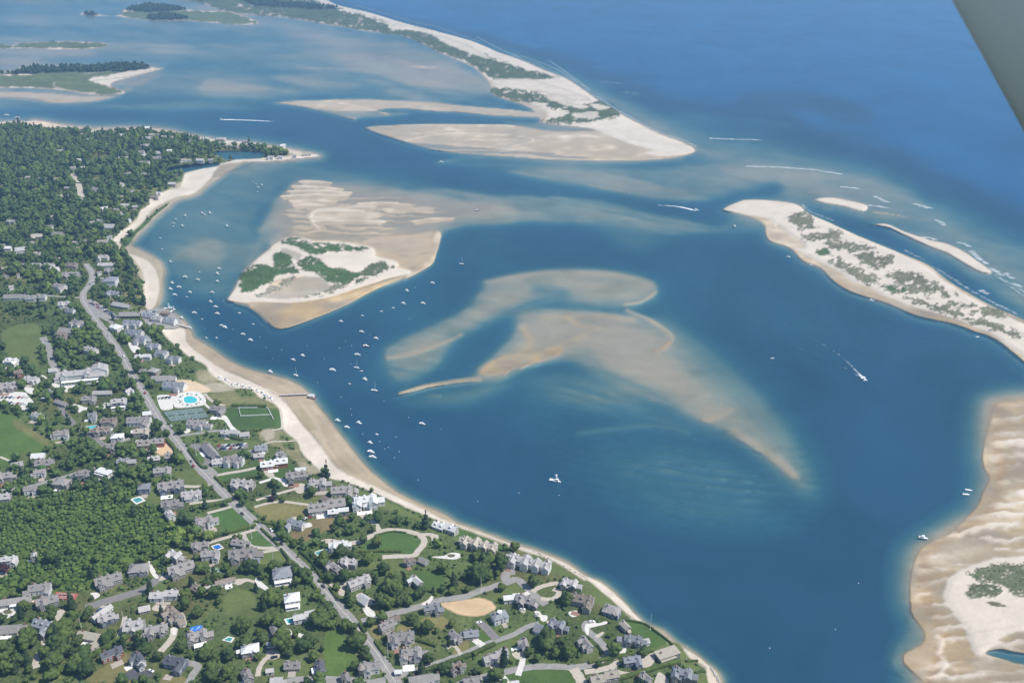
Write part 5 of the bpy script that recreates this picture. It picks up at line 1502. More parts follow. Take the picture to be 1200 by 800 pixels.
# --- along the bluff
H(590, 650, 647, 675, -17, 'manor', 'l', 'w', 'grand grey and white mansion on the bluff lawn')
H(655, 676, 683, 697, -20, 'big', 'l', 'g', 'pale many-gabled house at the round drive')
H(506, 612, 538, 630, -30, 'two', 'w', 'l', 'white-roofed pair of gables by the circular field')
H(536, 631, 584, 652, -18, 'manor', 't', 'l', 'tan shingled mansion with a blue rooftop panel', parts=solar)
H(590, 654, 604, 666, 10, 'cape', 'b', 'w', 'small white and dark house beyond the dark wood')
H(473, 653, 486, 666, 20, 'T', 'n', 'g', 'small brown-grey house at the drive fork')
H(490, 650, 503, 664, -35, 'cot', 'g', 'g', 'grey cottage just right of the drive fork')
H(476, 673, 496, 693, -52, 'Lm', 'w', 'g', 'white-fronted house set end-on in the trees')
# --- right of the main road
H(333, 605, 358, 627, -20, 'Lm', 'b', 'w', 'blue-roofed white house on the brown lot')
H(385, 598, 409, 607, 8, 'two', 'w', 'k', 'low white and navy buildings behind the brown lot')
H(385, 634, 409, 650, 12, 'TT', 'w', 'w', 'white house with orange patio and pool')
H(380, 658, 402, 677, -42, 'TT', 'g', 'g', 'grey gabled house beside the road hedge')
H(399, 654, 419, 670, -12, 'T', 'l', 'g', 'pale grey house right of a gabled one')
H(406, 672, 438, 697, 34, 'TT', 'l', 'l', 'pale house with a white tower at the gravel drive')
H(418, 695, 437, 712, -42, 'garage', 'w', 'w', 'white-roofed long garage on a gravel court')
# --- left of the main road
H(319, 664, 344, 685, 15, 'sq', 'b', 'w', 'white house with a dark hipped roof by the road hedge', parts=porch(-1, .9, 2.5))
H(290, 652, 305, 664, 10, 'cape', 'b', 'w', 'small white house behind a dark tree line')
H(226, 599, 258, 624, 24, 'big', 'g', 'w', 'large white-trimmed grey house beside a green field')
H(193, 599, 207, 612, -50, 'gable', 'l', 'w', 'pale gable roof among dark trees')
H(225, 635, 245, 649, 8, 'TT', 'g', 'g', 'grey house left of the deep blue pool')
H(272, 626, 290, 643, -12, 'cape', 'g', 'g', 'grey house right of the deep blue pool')
H(236, 648, 258, 662, 8, 'L', 'g', 'w', 'grey house with a white gable above the green court')
H(268, 645, 303, 664, 10, 'TT', 'g', 'g', 'wide two-part grey house behind the pool house')
H(152, 658, 175, 677, 10, 'hip', 'g', 'g', 'hipped grey house left of the white forked drive')
H(193, 643, 219, 663, -20, 'big', 'l', 'g', 'pale grey house above the gravel turning circle')
H(196, 662, 231, 682, 28, 'TT', 'g', 'g', 'long grey house with drive at the cul-de-sac end')
H(253, 676, 276, 689, 24, 'long', 'n', 'w', 'brown-roofed house on a loop drive')
H(224, 685, 241, 698, -34, 'cape', 'n', 'g', 'brown-roofed cottage beside the dry field')
H(240, 684, 255, 694, 18, 'long', 'l', 'g', 'pale link building between brown-roofed wings')
H(111, 673, 146, 695, 26, 'TT', 'g', 'g', 'long grey house on the edge of the wet thicket')
H(2, 655, 21, 667, 10, 'L', 'l', 'w', 'small white house beside a purple tree')
H(37, 646, 45, 659, -70, 'gable', 'l', 'g', 'narrow pale house between dark thicket trees')
H(163, 566, 177, 580, 8, 'sq', 'b', 'k', 'square slate-blue house by a small pool')
H(185, 563, 217, 582, 14, 'TT', 'g', 'k', 'two grey gables between the pool and the road')
H(180, 551, 202, 563, 12, 'L', 'g', 'g', 'grey house hidden in trees above two gables')
H(213, 577, 237, 590, 10, 'TT', 'l', 'w', 'pale jumbled roofs beside the road')
H(189, 589, 212, 602, 16, 'T', 'g', 'g', 'grey house below the small pool')
H(270, 564, 299, 579, -10, 'TT', 'l', 'g', 'pale gabled house right of the road')
H(233, 512, 261, 540, -53, 'long', 'g', 'k', 'long grey hall with a dark side wall')
H(262, 534, 286, 550, -8, 'TT', 'g', 'w', 'grey house beside the long hall')
H(249, 537, 264, 547, 12, 'cape', 'l', 'w', 'small pale house at the foot of the long hall')
H(156, 503, 176, 516, 10, 'L', 't', 'g', 'tan-grey house left of the main road')
H(163, 513, 193, 527, 8, 'two', 'g', 'r', 'grey-roofed brick building at the sandy site')
H(174, 531, 188, 543, 10, 'cape', 'l', 'g', 'pale cottage below the sandy site')
H(194, 530, 211, 540, 6, 'cape', 'g', 'g', 'grey cottage close to the road bend')
H(149, 536, 160, 546, 8, 'cape', 'l', 'g', 'pale roof peeping from trees')
H(260, 501, 281, 514, -10, 'two', 'l', 'w', 'pale low house on the lawn above the long hall')
H(281, 505, 293, 514, 12, 'cot', 'l', 'w', 'small pale house at the end of a white drive')
# --- beach side
H(335, 553, 360, 568, 12, 'TT', 'g', 'g', 'grey house beside the white dune drive')
H(346, 547, 359, 556, 10, 'cot', 'w', 'w', 'small white building behind the dune grass')
H(360, 556, 389, 577, 6, 'big', 'l', 'l', 'large pale mansion facing the beach')
H(388, 569, 414, 588, 6, 'L', 'g', 'y', 'grey house with a cream front near the beach')
H(376, 579, 388, 591, -40, 'cot', 'n', 'g', 'mauve-grey cottage among shrubs')
H(410, 578, 452, 601, 12, 'big', 'w', 'w', 'big bright white-roofed house above the beach')
H(306, 540, 338, 552, 12, 'two', 'w', 'r', 'flat white-roofed house with red-brown walls')
H(321, 526, 337, 542, -48, 'T', 'g', 'l', 'grey shingled house nearest the dunes')
H(299, 520, 314, 531, 10, 'cape', 'b', 'w', 'grey house cut by lawns left of the dunes')
H(298, 531, 310, 539, 8, 'cape', 'l', 'g', 'small pale house behind a round tree')
H(361, 590, 406, 604, 14, 'two', 'g', 'g', 'broad grey roof at the corner of the tan field')
# --- middle left
H(63, 504, 82, 518, 16, 'L', 'g', 'w', 'white-fronted grey house above the golf slope end')
H(110, 502, 130, 513, 8, 'TT', 'n', 'g', 'brown house beside the turquoise pool')
H(131, 508, 146, 519, 10, 'hip', 'w', 'w', 'cream tent-like roof beside the lane')
H(43, 537, 63, 549, 6, 'cape', 'g', 'g', 'grey house beside the golf slope foot')
H(40, 550, 55, 562, 20, 'L', 'g', 'w', 'two-toned house on the lane bend')
H(64, 560, 83, 574, -8, 'hip', 'g', 'g', 'hipped grey house below the lane')
H(112, 542, 134, 562, -24, 'flat', 'w', 'w', 'white modern stepped house in the woods')
H(88, 553, 107, 566, 10, 'L', 'g', 'g', 'grey house below the wooded lane')
H(28, 568, 45, 583, 18, 'L', 'g', 'w', 'grey gable house at the thicket edge')
H(-4, 550, 15, 568, 10, 'T', 'g', 'g', 'grey house at the left picture edge beside the golf slope')
H(-5, 575, 13, 589, 10, 'cape', 'l', 'g', 'pale house at the left picture edge above the thicket')
H(120, 521, 137, 533, 8, 'L', 'g', 'g', 'grey house in dense trees below the lane corner')
H(138, 536, 153, 546, 10, 'cape', 'b', 'g', 'blue-grey roof in dense trees')
H(14, 540, 28, 550, 20, 'cot', 'l', 'g', 'small pale roof by the golf path')
H(38, 532, 53, 540, 8, 'cot', 'w', 'w', 'low white shed at the foot of the golf slope')
H(-6, 440, 22, 463, 14, 'TT', 'g', 'g', 'large grey gabled building above the white lot')
H(51, 453, 64, 467, -50, 'T', 'b', 'w', 'blue-grey gable house below the inn')
H(63, 464, 81, 478, -30, 'long', 'g', 'g', 'grey house left of the white court')
H(96, 463, 113, 476, 8, 'L', 'g', 'g', 'grey house above the white court')
H(130, 465, 150, 480, 14, 'L', 'l', 'k', 'pale-roofed house with blue walls and deck', parts=porch(-1, .9, 3))
H(103, 479, 115, 495, -75, 'T', 'b', 'w', 'narrow blue-grey house below the white court')
H(36, 479, 52, 495, -20, 'TT', 'l', 'w', 'pale house beside the flagpole trees')
H(110, 455, 131, 465, 4, 'long', 'l', 'g', 'long pale roof among inn gardens')
H(95, 407, 115, 419, -20, 'L', 'l', 'w', 'pale house in woods above the inn')
H(6, 421, 22, 431, -8, 'L', 'w', 'w', 'white-roofed house beside the golf green')
H(16, 430, 29, 444, -60, 'T', 'n', 'r', 'red-brown house beside the golf green')
H(28, 438, 46, 452, -10, 'TT', 'l', 'w', 'pale house at the bottom of the golf green')
H(118, 492, 137, 503, 8, 'L', 'n', 'g', 'brown roof cut off by trees above the pool')
H(58, 430, 68, 438, 10, 'cot', 'l', 'w', 'small pale building at the parking road end')
H(66, 425, 127, 452, 14, 'inn', 'l', 'w', 'huge white inn with a long columned porch above the road', cat='inn', name='grand_inn', parts=porch(-1, .7, 4, 4.2), chim=3)
# --- beach club
H(172, 400, 188, 413, -12, 'T', 'b', 'w', 'blue-grey house furthest along the club lane')
H(182, 409, 197, 421, -10, 'L', 'b', 'w', 'blue-grey house above the white-drive house')
H(196, 415, 212, 428, -12, 'T', 'b', 'w', 'grey house nearest the beach grass')
H(174, 426, 188, 441, -20, 'hip', 'l', 'g', 'pale hipped cottage above the beach club')
H(164, 429, 176, 440, -20, 'cape', 'g', 'g', 'grey cottage left of a hipped cottage')
H(179, 441, 206, 449, 4, 'long', 'g', 'w', 'long grey club wing with white ends')
H(190, 446, 218, 462, -8, 'TT', 'b', 'w', 'grey and white beach clubhouse by the pool')
H(160, 411, 177, 423, 0, 'two', 'w', 'w', 'white-roofed house beside the white lot')
H(245, 475, 264, 489, -10, 'L', 'g', 'g', 'grey house between tennis courts and lawn')
H(219, 494, 243, 506, -6, 'TT', 'g', 'w', 'grey house under the tennis courts')
H(149, 493, 176, 505, 4, 'L', 'g', 'w', 'grey house tucked beside the road below the hedge')
H(168, 479, 178, 489, 10, 'cot', 'w', 'g', 'tiny white cottage beside the road')
H(147, 449, 157, 465, 70, 'L', 'l', 'w', 'pale house at the left roadside')
H(156, 396, 173, 406, -20, 'T', 'b', 'w', 'grey house beside the club lane top')
# --- fish pier and the hill
H(6, 341, 30, 352, 4, 'long', 'g', 'w', 'long grey roof left of the white villa')
H(32, 342, 54, 354, 4, 'two', 'g', 'w', 'grey and white house with tan forecourt')
H(69, 348, 83, 363, 8, 'T', 'l', 'w', 'white villa with round conservatory')
H(77, 357, 88, 368, -10, 'cape', 'b', 'w', 'blue-grey house right of the white villa')
H(39, 306, 63, 315, 2, 'long', 'l', 'w', 'long white motel-like building in the woods')
H(60, 310, 70, 319, 4, 'cot', 'w', 'w', 'bright white block touching the long building')
H(60, 330, 78, 343, -16, 'L', 'g', 'w', 'grey house with white deck in the wood')
H(74, 317, 93, 329, 4, 'TT', 'g', 'g', 'grey house left of the road bend')
H(77, 308, 91, 317, 8, 'L', 'n', 'g', 'brown-grey house at the road top')
H(80, 370, 103, 387, -24, 'big', 'g', 'w', 'large grey gabled house left of the parking lot')
H(69, 383, 95, 393, -10, 'long', 'g', 'g', 'long grey house below the large gabled one')
H(64, 390, 81, 399, -10, 'cape', 'n', 'g', 'dark brown roof beside the golf green trees')
H(123, 322, 138, 337, 2, 'sq', 'b', 'w', 'three-storey white hotel block with window rows', scaleh=1.5)
H(124, 336, 142, 351, -16, 'TT', 'b', 'w', 'grey hotel wing below the tall block')
H(123, 312, 136, 323, -6, 'T', 'g', 'g', 'grey hotel wing above the tall block')
H(116, 306, 135, 314, 6, 'long', 'l', 'w', 'pale long roof at the top of the hotel row')
H(131, 349, 154, 363, -20, 'long', 'l', 'g', 'long pale roof beside the hotel garden')
H(129, 377, 145, 390, -30, 'hip', 'w', 'w', 'bright white-roofed house by the harbour road')
H(141, 367, 164, 373, 2, 'long', 'g', 'd', 'low dark-fronted shed behind the wharf')
H(144, 372, 166, 387, -8, 'TT', 'b', 'w', 'grey gabled inn building behind the wharf')
H(146, 384, 168, 398, -10, 'TT', 'b', 'w', 'second grey gabled inn building, nearer the road')
H(158, 392, 175, 404, -12, 'L', 'b', 'g', 'grey building at the bottom of the inn group')
H(168, 364, 186, 376, -14, 'gable', 'b', 'w', 'grey fish market building on the wharf', name='market_building', cat='building')
H(178, 369, 192, 379, -14, 'gable', 'l', 'w', 'white-sided packing shed on the wharf', name='packing_shed', cat='shed')
H(188, 362, 200, 372, -14, 'flat', 'n', 'g', 'brown flat-roofed shed at the wharf edge', name='packing_shed', cat='shed')
H(192, 372, 208, 382, -14, 'gable', 'b', 'w', 'grey gabled shed by the wharf boats', name='packing_shed', cat='shed')
for row in '''2 318 12 326 l|20 319 24 325 l|24 307 31 313 l|8 256 18 263 g|11 263 19 272 n|54 261 63 269 l|60 270 77 279 g|0 284 8 291 l|5 288 15 294 w|17 291 34 297 l|20 297 25 300 w|38 297 52 302 t|63 301 72 307 l|35 276 54 282 t|105 219 121 226 l|115 239 128 247 w|105 255 112 262 l|112 257 122 262 g|121 260 136 268 w|113 278 129 288 t|124 276 133 281 w|114 300 128 306 l|70 226 82 233 l|76 214 83 223 g|135 229 146 234 l|141 239 152 244 w|155 236 163 245 l|182 224 190 229 w|175 228 187 234 n|197 212 207 218 l|64 174 76 180 g|93 149 101 154 g|91 155 100 160 l|125 149 136 154 l|138 153 147 160 w|102 160 106 165 w|154 147 160 151 w|168 147 177 152 w|166 158 178 164 w|174 155 182 160 l|182 155 188 160 l|189 157 196 162 l|198 158 207 164 l|164 170 177 174 l|160 172 170 181 l|139 175 151 181 g|138 181 152 188 t|165 176 176 185 w|164 189 177 194 w|180 174 191 182 l|195 173 203 179 w|176 183 192 189 g|210 184 219 190 l|217 183 225 189 l|230 182 240 190 l|243 182 251 190 l|201 192 211 197 l|145 202 156 207 l|165 200 175 207 l|203 165 210 169 l|220 161 232 168 l|236 160 246 165 l|253 158 266 166 l|266 166 272 171 l|275 168 282 174 l|283 163 292 168 l|312 180 322 187 w|325 181 332 186 w|327 169 336 173 w|342 180 348 185 l|354 173 366 182 l|300 167 308 171 w|8 183 14 189 l|45 208 55 212 g|110 206 120 214 t|88 187 96 190 w|82 190 90 198 l|92 193 101 199 l|30 204 36 209 t|62 207 74 213 n|150 222 160 227 l|138 213 147 218 l|120 209 129 214 l|58 253 66 257 t|132 283 138 288 l|85 282 92 287 t|84 290 95 295 t|98 279 106 284 g|118 270 124 274 l|30 285 42 289 t|2 311 10 318 t|10 334 18 340 l|113 318 121 323 l|117 323 122 328 w|106 329 112 333 l|140 247 146 251 w|148 254 155 260 w|133 242 140 247 g'''.split('|'):
    a = row.split()
    x0, y0, x1, y1 = map(float, a[:4])
    TOWN_ROWS.append((x0, y0, x1, y1, a[4]))
ORD = ['first', 'second', 'third', 'fourth', 'fifth', 'sixth', 'seventh', 'eighth', 'ninth', 'tenth', 'eleventh', 'twelfth', 'thirteenth', 'fourteenth', 'fifteenth', 'sixteenth',
       'seventeenth', 'eighteenth', 'nineteenth', 'twentieth', 'twenty-first', 'twenty-second', 'twenty-third', 'twenty-fourth', 'twenty-fifth', 'twenty-sixth', 'twenty-seventh',
       'twenty-eighth', 'twenty-ninth', 'thirtieth', 'thirty-first', 'thirty-second', 'thirty-third', 'thirty-fourth', 'thirty-fifth', 'thirty-sixth', 'thirty-seventh', 'thirty-eighth',
       'thirty-ninth', 'fortieth']
def ordn(i): return ORD[i] if i < len(ORD) else str(i + 1) + 'th'
def tzone(x, y):
    if x >= 253 and y < 192: return 'on the sandy point'
    if x >= 200 and y < 200: return 'around the pond'
    if y < 170: return 'on the far wooded hill edge'
    if y < 215: return 'in the upper hillside woods'
    if x > 128 and y < 262: return 'along the upper beach'
    if y < 262: return 'in the middle hillside woods'
    if y < 302: return 'in the lower hillside woods'
    return 'in woods left of the road top'
COLN = {'w': 'white', 'l': 'pale', 'g': 'grey', 't': 'tan-roofed', 'n': 'brown-roofed'}
zz = {}
for r in TOWN_ROWS:
    zz.setdefault((tzone((r[0] + r[2]) / 2, r[3]), r[4]), []).append(r)
rgt = random.Random(11)
for (zone, col), rows in zz.items():
    rows.sort(key=lambda r: r[0] + r[2])
    for i, (x0, y0, x1, y1, c) in enumerate(rows):
        st = rgt.choice(['gable', 'L', 'T', 'cape', 'Lm'])
        if x1 - x0 < 8: st = rgt.choice(['gable', 'cape'])
        w_ = 'w' if c == 'w' else rgt.choice('wlg') if c == 'l' else 'g'
        k_ = .10; dx = (x1 - x0) * k_; x0, x1 = x0 + dx, x1 - dx; y0 += (y1 - y0) * k_
        rf = {'w': rgt.choice('wll'), 'l': rgt.choice('lgt'), 'g': 'g', 't': 't', 'n': 'n'}[c]
        lab = ('only %s house %s' % (COLN[c], zone)) if len(rows) == 1 else '%s house, %s from left of the %s ones %s' % (COLN[c], ordn(i), COLN[c], zone)
        house(x0, y0, x1, y1 + 1, rgt.choice([10, 20, -15, 30, -40, 0, 5]), st, rf, w_, lab, group='houses in the hillside woods')
# ------------------------------------------------------------------ trees
def leaf_mat(name, col, use_attr=False):
    m, n, l, b = mat_new(name)
    geo = n.new('ShaderNodeNewGeometry')
    a = n.new('ShaderNodeTexNoise'); a.inputs['Scale'].default_value = .55; a.inputs['Detail'].default_value = 5; a.inputs['Roughness'].default_value = .7
    l.new(geo.outputs['Position'], a.inputs['Vector'])
    r = n.new('ShaderNodeMapRange'); r.inputs['From Min'].default_value = .3; r.inputs['From Max'].default_value = .7
    r.inputs['To Min'].default_value = .55; r.inputs['To Max'].default_value = 1.45
    l.new(a.outputs[0], r.inputs[0])
    mx = n.new('ShaderNodeVectorMath'); mx.operation = 'SCALE'
    if use_attr:
        at_ = n.new('ShaderNodeAttribute'); at_.attribute_name = 'tint'
        l.new(at_.outputs['Color'], mx.inputs[0]); l.new(r.outputs[0], mx.inputs['Scale'])
    else:
        oi = n.new('ShaderNodeObjectInfo')
        cr_ = n.new('ShaderNodeMix'); cr_.data_type = 'RGBA'
        cr_.inputs['A'].default_value = (*[c * .72 for c in col], 1)
        cr_.inputs['B'].default_value = (col[0] * 1.5, col[1] * 1.3, col[2] * 1.05, 1)
        l.new(oi.outputs['Random'], cr_.inputs['Factor'])
        l.new(cr_.outputs['Result'], mx.inputs[0]); l.new(r.outputs[0], mx.inputs['Scale'])
    l.new(mx.outputs[0], b.inputs['Base Color'])
    b.inputs['Roughness'].default_value = .75; setspec(b, .2)
    return m
LEAF = leaf_mat('leaves', (.053, .086, .023))
LEAF_N = leaf_mat('needles', (.026, .048, .022))
LEAF_P = leaf_mat('purple_leaves', (.038, .018, .024))
LEAF_A = leaf_mat('foliage', (1, 1, 1), True)
BARK = mat('bark', (.12, .095, .075), .25, 1.5, .9)

def ico(sub):
    bm = bmesh.new(); bmesh.ops.create_icosphere(bm, subdivisions=sub, radius=1.0)
    v = np.array([x.co[:] for x in bm.verts]); f = np.array([[y.index for y in x.verts] for x in bm.faces]); bm.free()
    return v, f
ICO1, ICO2 = ico(1), ico(2)

def crown_arrays(seed, blobs=8, leaves=140, sub=2, kind='broad'):
    """unit crown: about radius 1 across, base at z 0, top near 1.6"""
    rg = np.random.RandomState(seed)
    V, Fc = [], []; off = 0
    bv, bf = ICO2 if sub == 2 else ICO1
    cents = []
    if kind == 'conifer':
        for k in range(blobs):
            t = k / max(blobs - 1, 1)
            rr = .62 * (1 - t) ** .8 + .08
            cents.append((np.array([rg.uniform(-.08, .08), rg.uniform(-.08, .08), .25 + 2.0 * t]), np.array([rr, rr, .34])))
    else:
        cents.append((np.array([0, 0, .72]), np.array([.66, .66, .56])))
        for k in range(blobs - 1):
            a = 2 * math.pi * (k + rg.uniform(-.3, .3)) / (blobs - 1); d = rg.uniform(.34, .62); z = rg.uniform(.4, 1.02)
            rr = rg.uniform(.27, .46)
            cents.append((np.array([math.cos(a) * d, math.sin(a) * d, z]), np.array([rr, rr, rr * rg.uniform(.7, .95)])))
        cents.append((np.array([rg.uniform(-.2, .2), rg.uniform(-.2, .2), 1.12]), np.array([.36, .36, .34])))
    for c, r_ in cents:
        jit = 1 + rg.uniform(-.22, .22, (len(bv), 1))
        V.append(bv * jit * r_ + c); Fc.append(bf + off); off += len(bv)
    V = np.concatenate(V); Fc = np.concatenate(Fc)
    if leaves:
        pick = rg.randint(0, len(cents), leaves)
        d = rg.normal(size=(leaves, 3)); d /= np.linalg.norm(d, axis=1)[:, None]
        d[:, 2] = np.abs(d[:, 2]) * .9 - .15
        cc = np.array([cents[i][0] for i in pick]); rr = np.array([cents[i][1] for i in pick])
        p = cc + d * rr * rg.uniform(.95, 1.22, (leaves, 1))
        t1 = rg.normal(size=(leaves, 3)); t1 /= np.linalg.norm(t1, axis=1)[:, None]
        t2 = np.cross(t1, rg.normal(size=(leaves, 3))); t2 /= np.linalg.norm(t2, axis=1)[:, None] + 1e-9
        s_ = rg.uniform(.06, .15, (leaves, 1))
        q = np.stack([p - t1 * s_, p + t2 * s_, p + t1 * s_], 1).reshape(-1, 3)
        V = np.concatenate([V, q]); Fc = np.concatenate([Fc, off + np.arange(leaves * 3).reshape(-1, 3)])
    return V.astype(np.float32), Fc.astype(np.int32)

def tri_mesh(name, V, Fc, m_, tint=None, smooth=False):
    me = bpy.data.meshes.new(name)
    me.vertices.add(len(V)); me.vertices.foreach_set('co', V.astype(np.float32).reshape(-1))
    me.loops.add(len(Fc) * 3); me.loops.foreach_set('vertex_index', Fc.astype(np.int32).reshape(-1))
    me.polygons.add(len(Fc)); me.polygons.foreach_set('loop_start', np.arange(0, len(Fc) * 3, 3, dtype=np.int32))
    me.update()
    if tint is not None:
        a = me.attributes.new('tint', 'FLOAT_COLOR', 'POINT'); a.data.foreach_set('color', tint.astype(np.float32).reshape(-1))
    me.materials.append(m_)
    return me

CROWNS = [tri_mesh('crown', *crown_arrays(100 + k, 9, 260, 2), LEAF) for k in range(8)]
CROWN_N = [tri_mesh('crown', *crown_arrays(300 + k, 7, 220, 1, 'conifer'), LEAF_N) for k in range(3)]
CROWN_P = [tri_mesh('crown', *crown_arrays(400, 8, 220, 2), LEAF_P)]
def trunk_mesh():
    mb = MB()
    mb.tube((0, 0, -1), (0, 0, 1.6), .30, .22, 8); mb.tube((0, 0, 1.6), (.1, 0, 4.4), .22, .12, 7)
    for k in range(5):
        a = k * 2.4; mb.tube((0, 0, 1.5 + .3 * k), (math.cos(a) * 1.7, math.sin(a) * 1.7, 3.6 + .4 * k), .12, .04, 5)
    return mb.mesh('trunk', [BARK])
TRUNK = trunk_mesh()

# how closely trees stand
DENS = np.zeros((NV, NU), np.float32)
DENS[LANDM] = .55
def dens(pts, val, soft=5):
    w, d = sdf(pts, soft + 8)
    m = smooth(soft, -soft, d + 3 * WOB[w])
    DENS[w] = DENS[w] * (1 - m) + val * m
dens([(-260, 130), (80, 144), (230, 155), (262, 165), (250, 176), (200, 200), (180, 228), (160, 248), (142, 265), (128, 285), (150, 300), (165, 330), (172, 362), (150, 352), (146, 330), (112, 300),
      (98, 335), (96, 350), (108, 372), (130, 402), (140, 418), (60, 420), (50, 380), (0, 375), (-260, 380)], .88)
dens([(150, 300), (160, 310), (168, 340), (172, 360), (155, 358), (146, 335)], .8)
dens([(255, 165), (300, 170), (366, 181), (345, 185), (310, 184), (312, 178), (260, 175)], .9)
dens([(55, 350), (90, 362), (85, 385), (60, 380), (20, 372), (0, 372), (0, 352)], .5)
dens([(-260, 375), (0, 375), (8, 420), (30, 455), (100, 400), (135, 410), (150, 440), (185, 500), (170, 560), (100, 560), (60, 545), (55, 500), (0, 480), (-260, 480)], .72)
dens([(52, 395), (95, 402), (118, 420), (105, 425), (66, 426), (52, 412)], .97)
dens([(-260, 540), (0, 545), (60, 545), (120, 530), (190, 545), (190, 560), (150, 590), (60, 600), (-260, 600)], .85)
dens([(180, 405), (200, 402), (215, 412), (205, 415)], .8)
dens([(190, 540), (215, 540), (225, 552), (210, 556), (180, 548)], .95)
dens([(-260, 590), (40, 580), (130, 565), (200, 575), (195, 640), (150, 660), (110, 690), (-260, 690)], .28)
dens([(60, 590), (190, 560), (198, 600), (150, 600)], .5)
dens([(200, 600), (225, 610), (230, 640), (205, 650), (190, 640)], .85)
dens([(-260, 690), (0, 715), (60, 720), (80, 715), (110, 735), (100, 760), (85, 800), (-260, 810)], .8)
dens([(55, 745), (70, 748), (104, 756), (100, 780), (62, 795), (50, 780)], .97)
dens([(150, 745), (195, 742), (205, 760), (195, 785), (172, 775), (155, 757)], .9)
dens([(225, 752), (270, 760), (285, 775), (270, 800), (232, 800), (226, 775)], .92)
dens([(366, 722), (405, 718), (425, 740), (432, 765), (425, 785), (405, 775), (400, 745), (372, 745)], 1.0)
dens([(300, 705), (330, 712), (336, 730), (310, 728), (296, 715)], .7)
dens([(330, 745), (360, 750), (368, 772), (345, 775), (328, 760)], .9)
dens([(548, 645), (570, 640), (592, 660), (596, 680), (575, 688), (552, 690), (530, 690), (540, 665)], .97)
dens([(430, 682), (470, 678), (480, 700), (450, 712), (432, 700)], .92)
dens([(500, 690), (550, 685), (555, 695), (510, 703)], .8)
dens([(455, 700), (500, 705), (480, 712), (460, 715)], .6)
dens([(625, 742), (645, 755), (690, 768), (690, 780), (655, 780), (640, 772), (620, 755)], .95)
dens([(622, 735), (640, 728), (660, 745), (680, 740), (672, 756), (640, 752)], .55)
dens([(495, 730), (540, 720), (548, 735), (525, 738), (510, 745), (490, 740)], .75)
dens([(565, 725), (585, 735), (580, 748), (560, 740)], .6)
dens([(335, 620), (345, 630), (405, 620), (445, 615), (440, 625), (400, 632), (350, 638)], .55)
dens([(300, 655), (340, 660), (355, 690), (330, 695), (300, 690)], .6)
dens([(226, 684), (300, 664), (300, 672), (232, 694)], 1.0, 3)
dens([(258, 575), (285, 580), (290, 595), (270, 590)], .8)
dens([(175, 590), (240, 586), (245, 600), (225, 600), (200, 598)], .7)
dens([(520, 635), (545, 640), (540, 650), (510, 648), (500, 642)], .6)
dens([(386, 562), (520, 612), (600, 640), (690, 685), (800, 765), (810, 775), (770, 745), (690, 700), (600, 650), (520, 625), (400, 575)], .06)
dens([(735, 722), (790, 755), (775, 765), (735, 742)], .0)
dens([(195, 420), (250, 438), (256, 452), (300, 462), (335, 500), (350, 545), (300, 540), (300, 510), (245, 470), (205, 440)], .05)

rt = np.random.RandomState(42)
def scatter(spacing, vmin, vmax, umin=-255, umax=860, jitter=.48):
    """points on the ground, roughly evenly spaced"""
    y1 = ground_np(600, vmin, 3.0)[1]; y0 = ground_np(600, vmax, 3.0)[1]
    x0 = ground_np(umin, vmin, 3.0)[0]; x1 = ground_np(umax, vmax, 3.0)[0]
    xs = np.arange(x0, x1, spacing); ys = np.arange(y0, y1, spacing)
    X, Y = np.meshgrid(xs, ys)
    X[1::2] += spacing / 2
    X = X + rt.uniform(-jitter, jitter, X.shape) * spacing; Y = Y + rt.uniform(-jitter, jitter, Y.shape) * spacing
    Z = np.full(X.shape, 3.0)
    for _ in range(3):
        U, V = unmap(X, Y, Z)
        i = np.clip(((U - U0) / STEP).astype(int), 0, NU - 1); j = np.clip(((V - V0) / STEP).astype(int), 0, NV - 1)
        Z = HM[j, i]
    ok = (U > umin) & (U < umax) & (V > vmin) & (V < vmax) & LANDM[j, i]
    return X[ok], Y[ok], Z[ok], U[ok], V[ok], i[ok], j[ok]

X, Y, Z, U, V, I, J = scatter(7.6, 142, 880)
clump = .5 + .5 * fbm(X / 45, Y / 45, 3, 77)
big_cl = fbm(X / 70, Y / 70, 3, 76)
pr = np.where(DENS[J, I] > .9, DENS[J, I], DENS[J, I] * (.5 + 1.0 * clump)) * smooth(-.52, -.18, big_cl)
keep = (rt.uniform(size=len(X)) < pr) & (BLK[J, I] == 0) & (VEG[J, I] > .75) & (MAIN[J, I] < -5)
X, Y, Z, U, V, I, J = [a[keep] for a in (X, Y, Z, U, V, I, J)]
big = DENS[J, I]
RAD = (2.3 + 4.6 * rt.uniform(size=len(X)) ** 1.3) * np.where(big > .85, 1.12, .92) * np.where(V < 300, 1.05, 1)
THICK = (UU[0, I] < 195) & (V > 585) & (V < 690)
RAD = np.where(THICK, RAD * .72, RAD)
inview = (U > 2) & (U < 1198) & (V < 803)
order = np.argsort(-(V + RAD * 2) * inview)
IND = order[:288]
REST = np.setdiff1d(np.arange(len(X)), IND)
TREE_PTS = []
CON = rt.uniform(size=len(X)) < .10
for q in IND:
    h = RAD[q] * rt.uniform(.95, 1.25)
    TREE_PTS.append(dict(x=X[q], y=Y[q], z=Z[q], u=U[q], v=V[q], r=RAD[q], h=h, con=bool(CON[q]), rot=rt.uniform(0, 6.28), k=rt.randint(0, 8)))
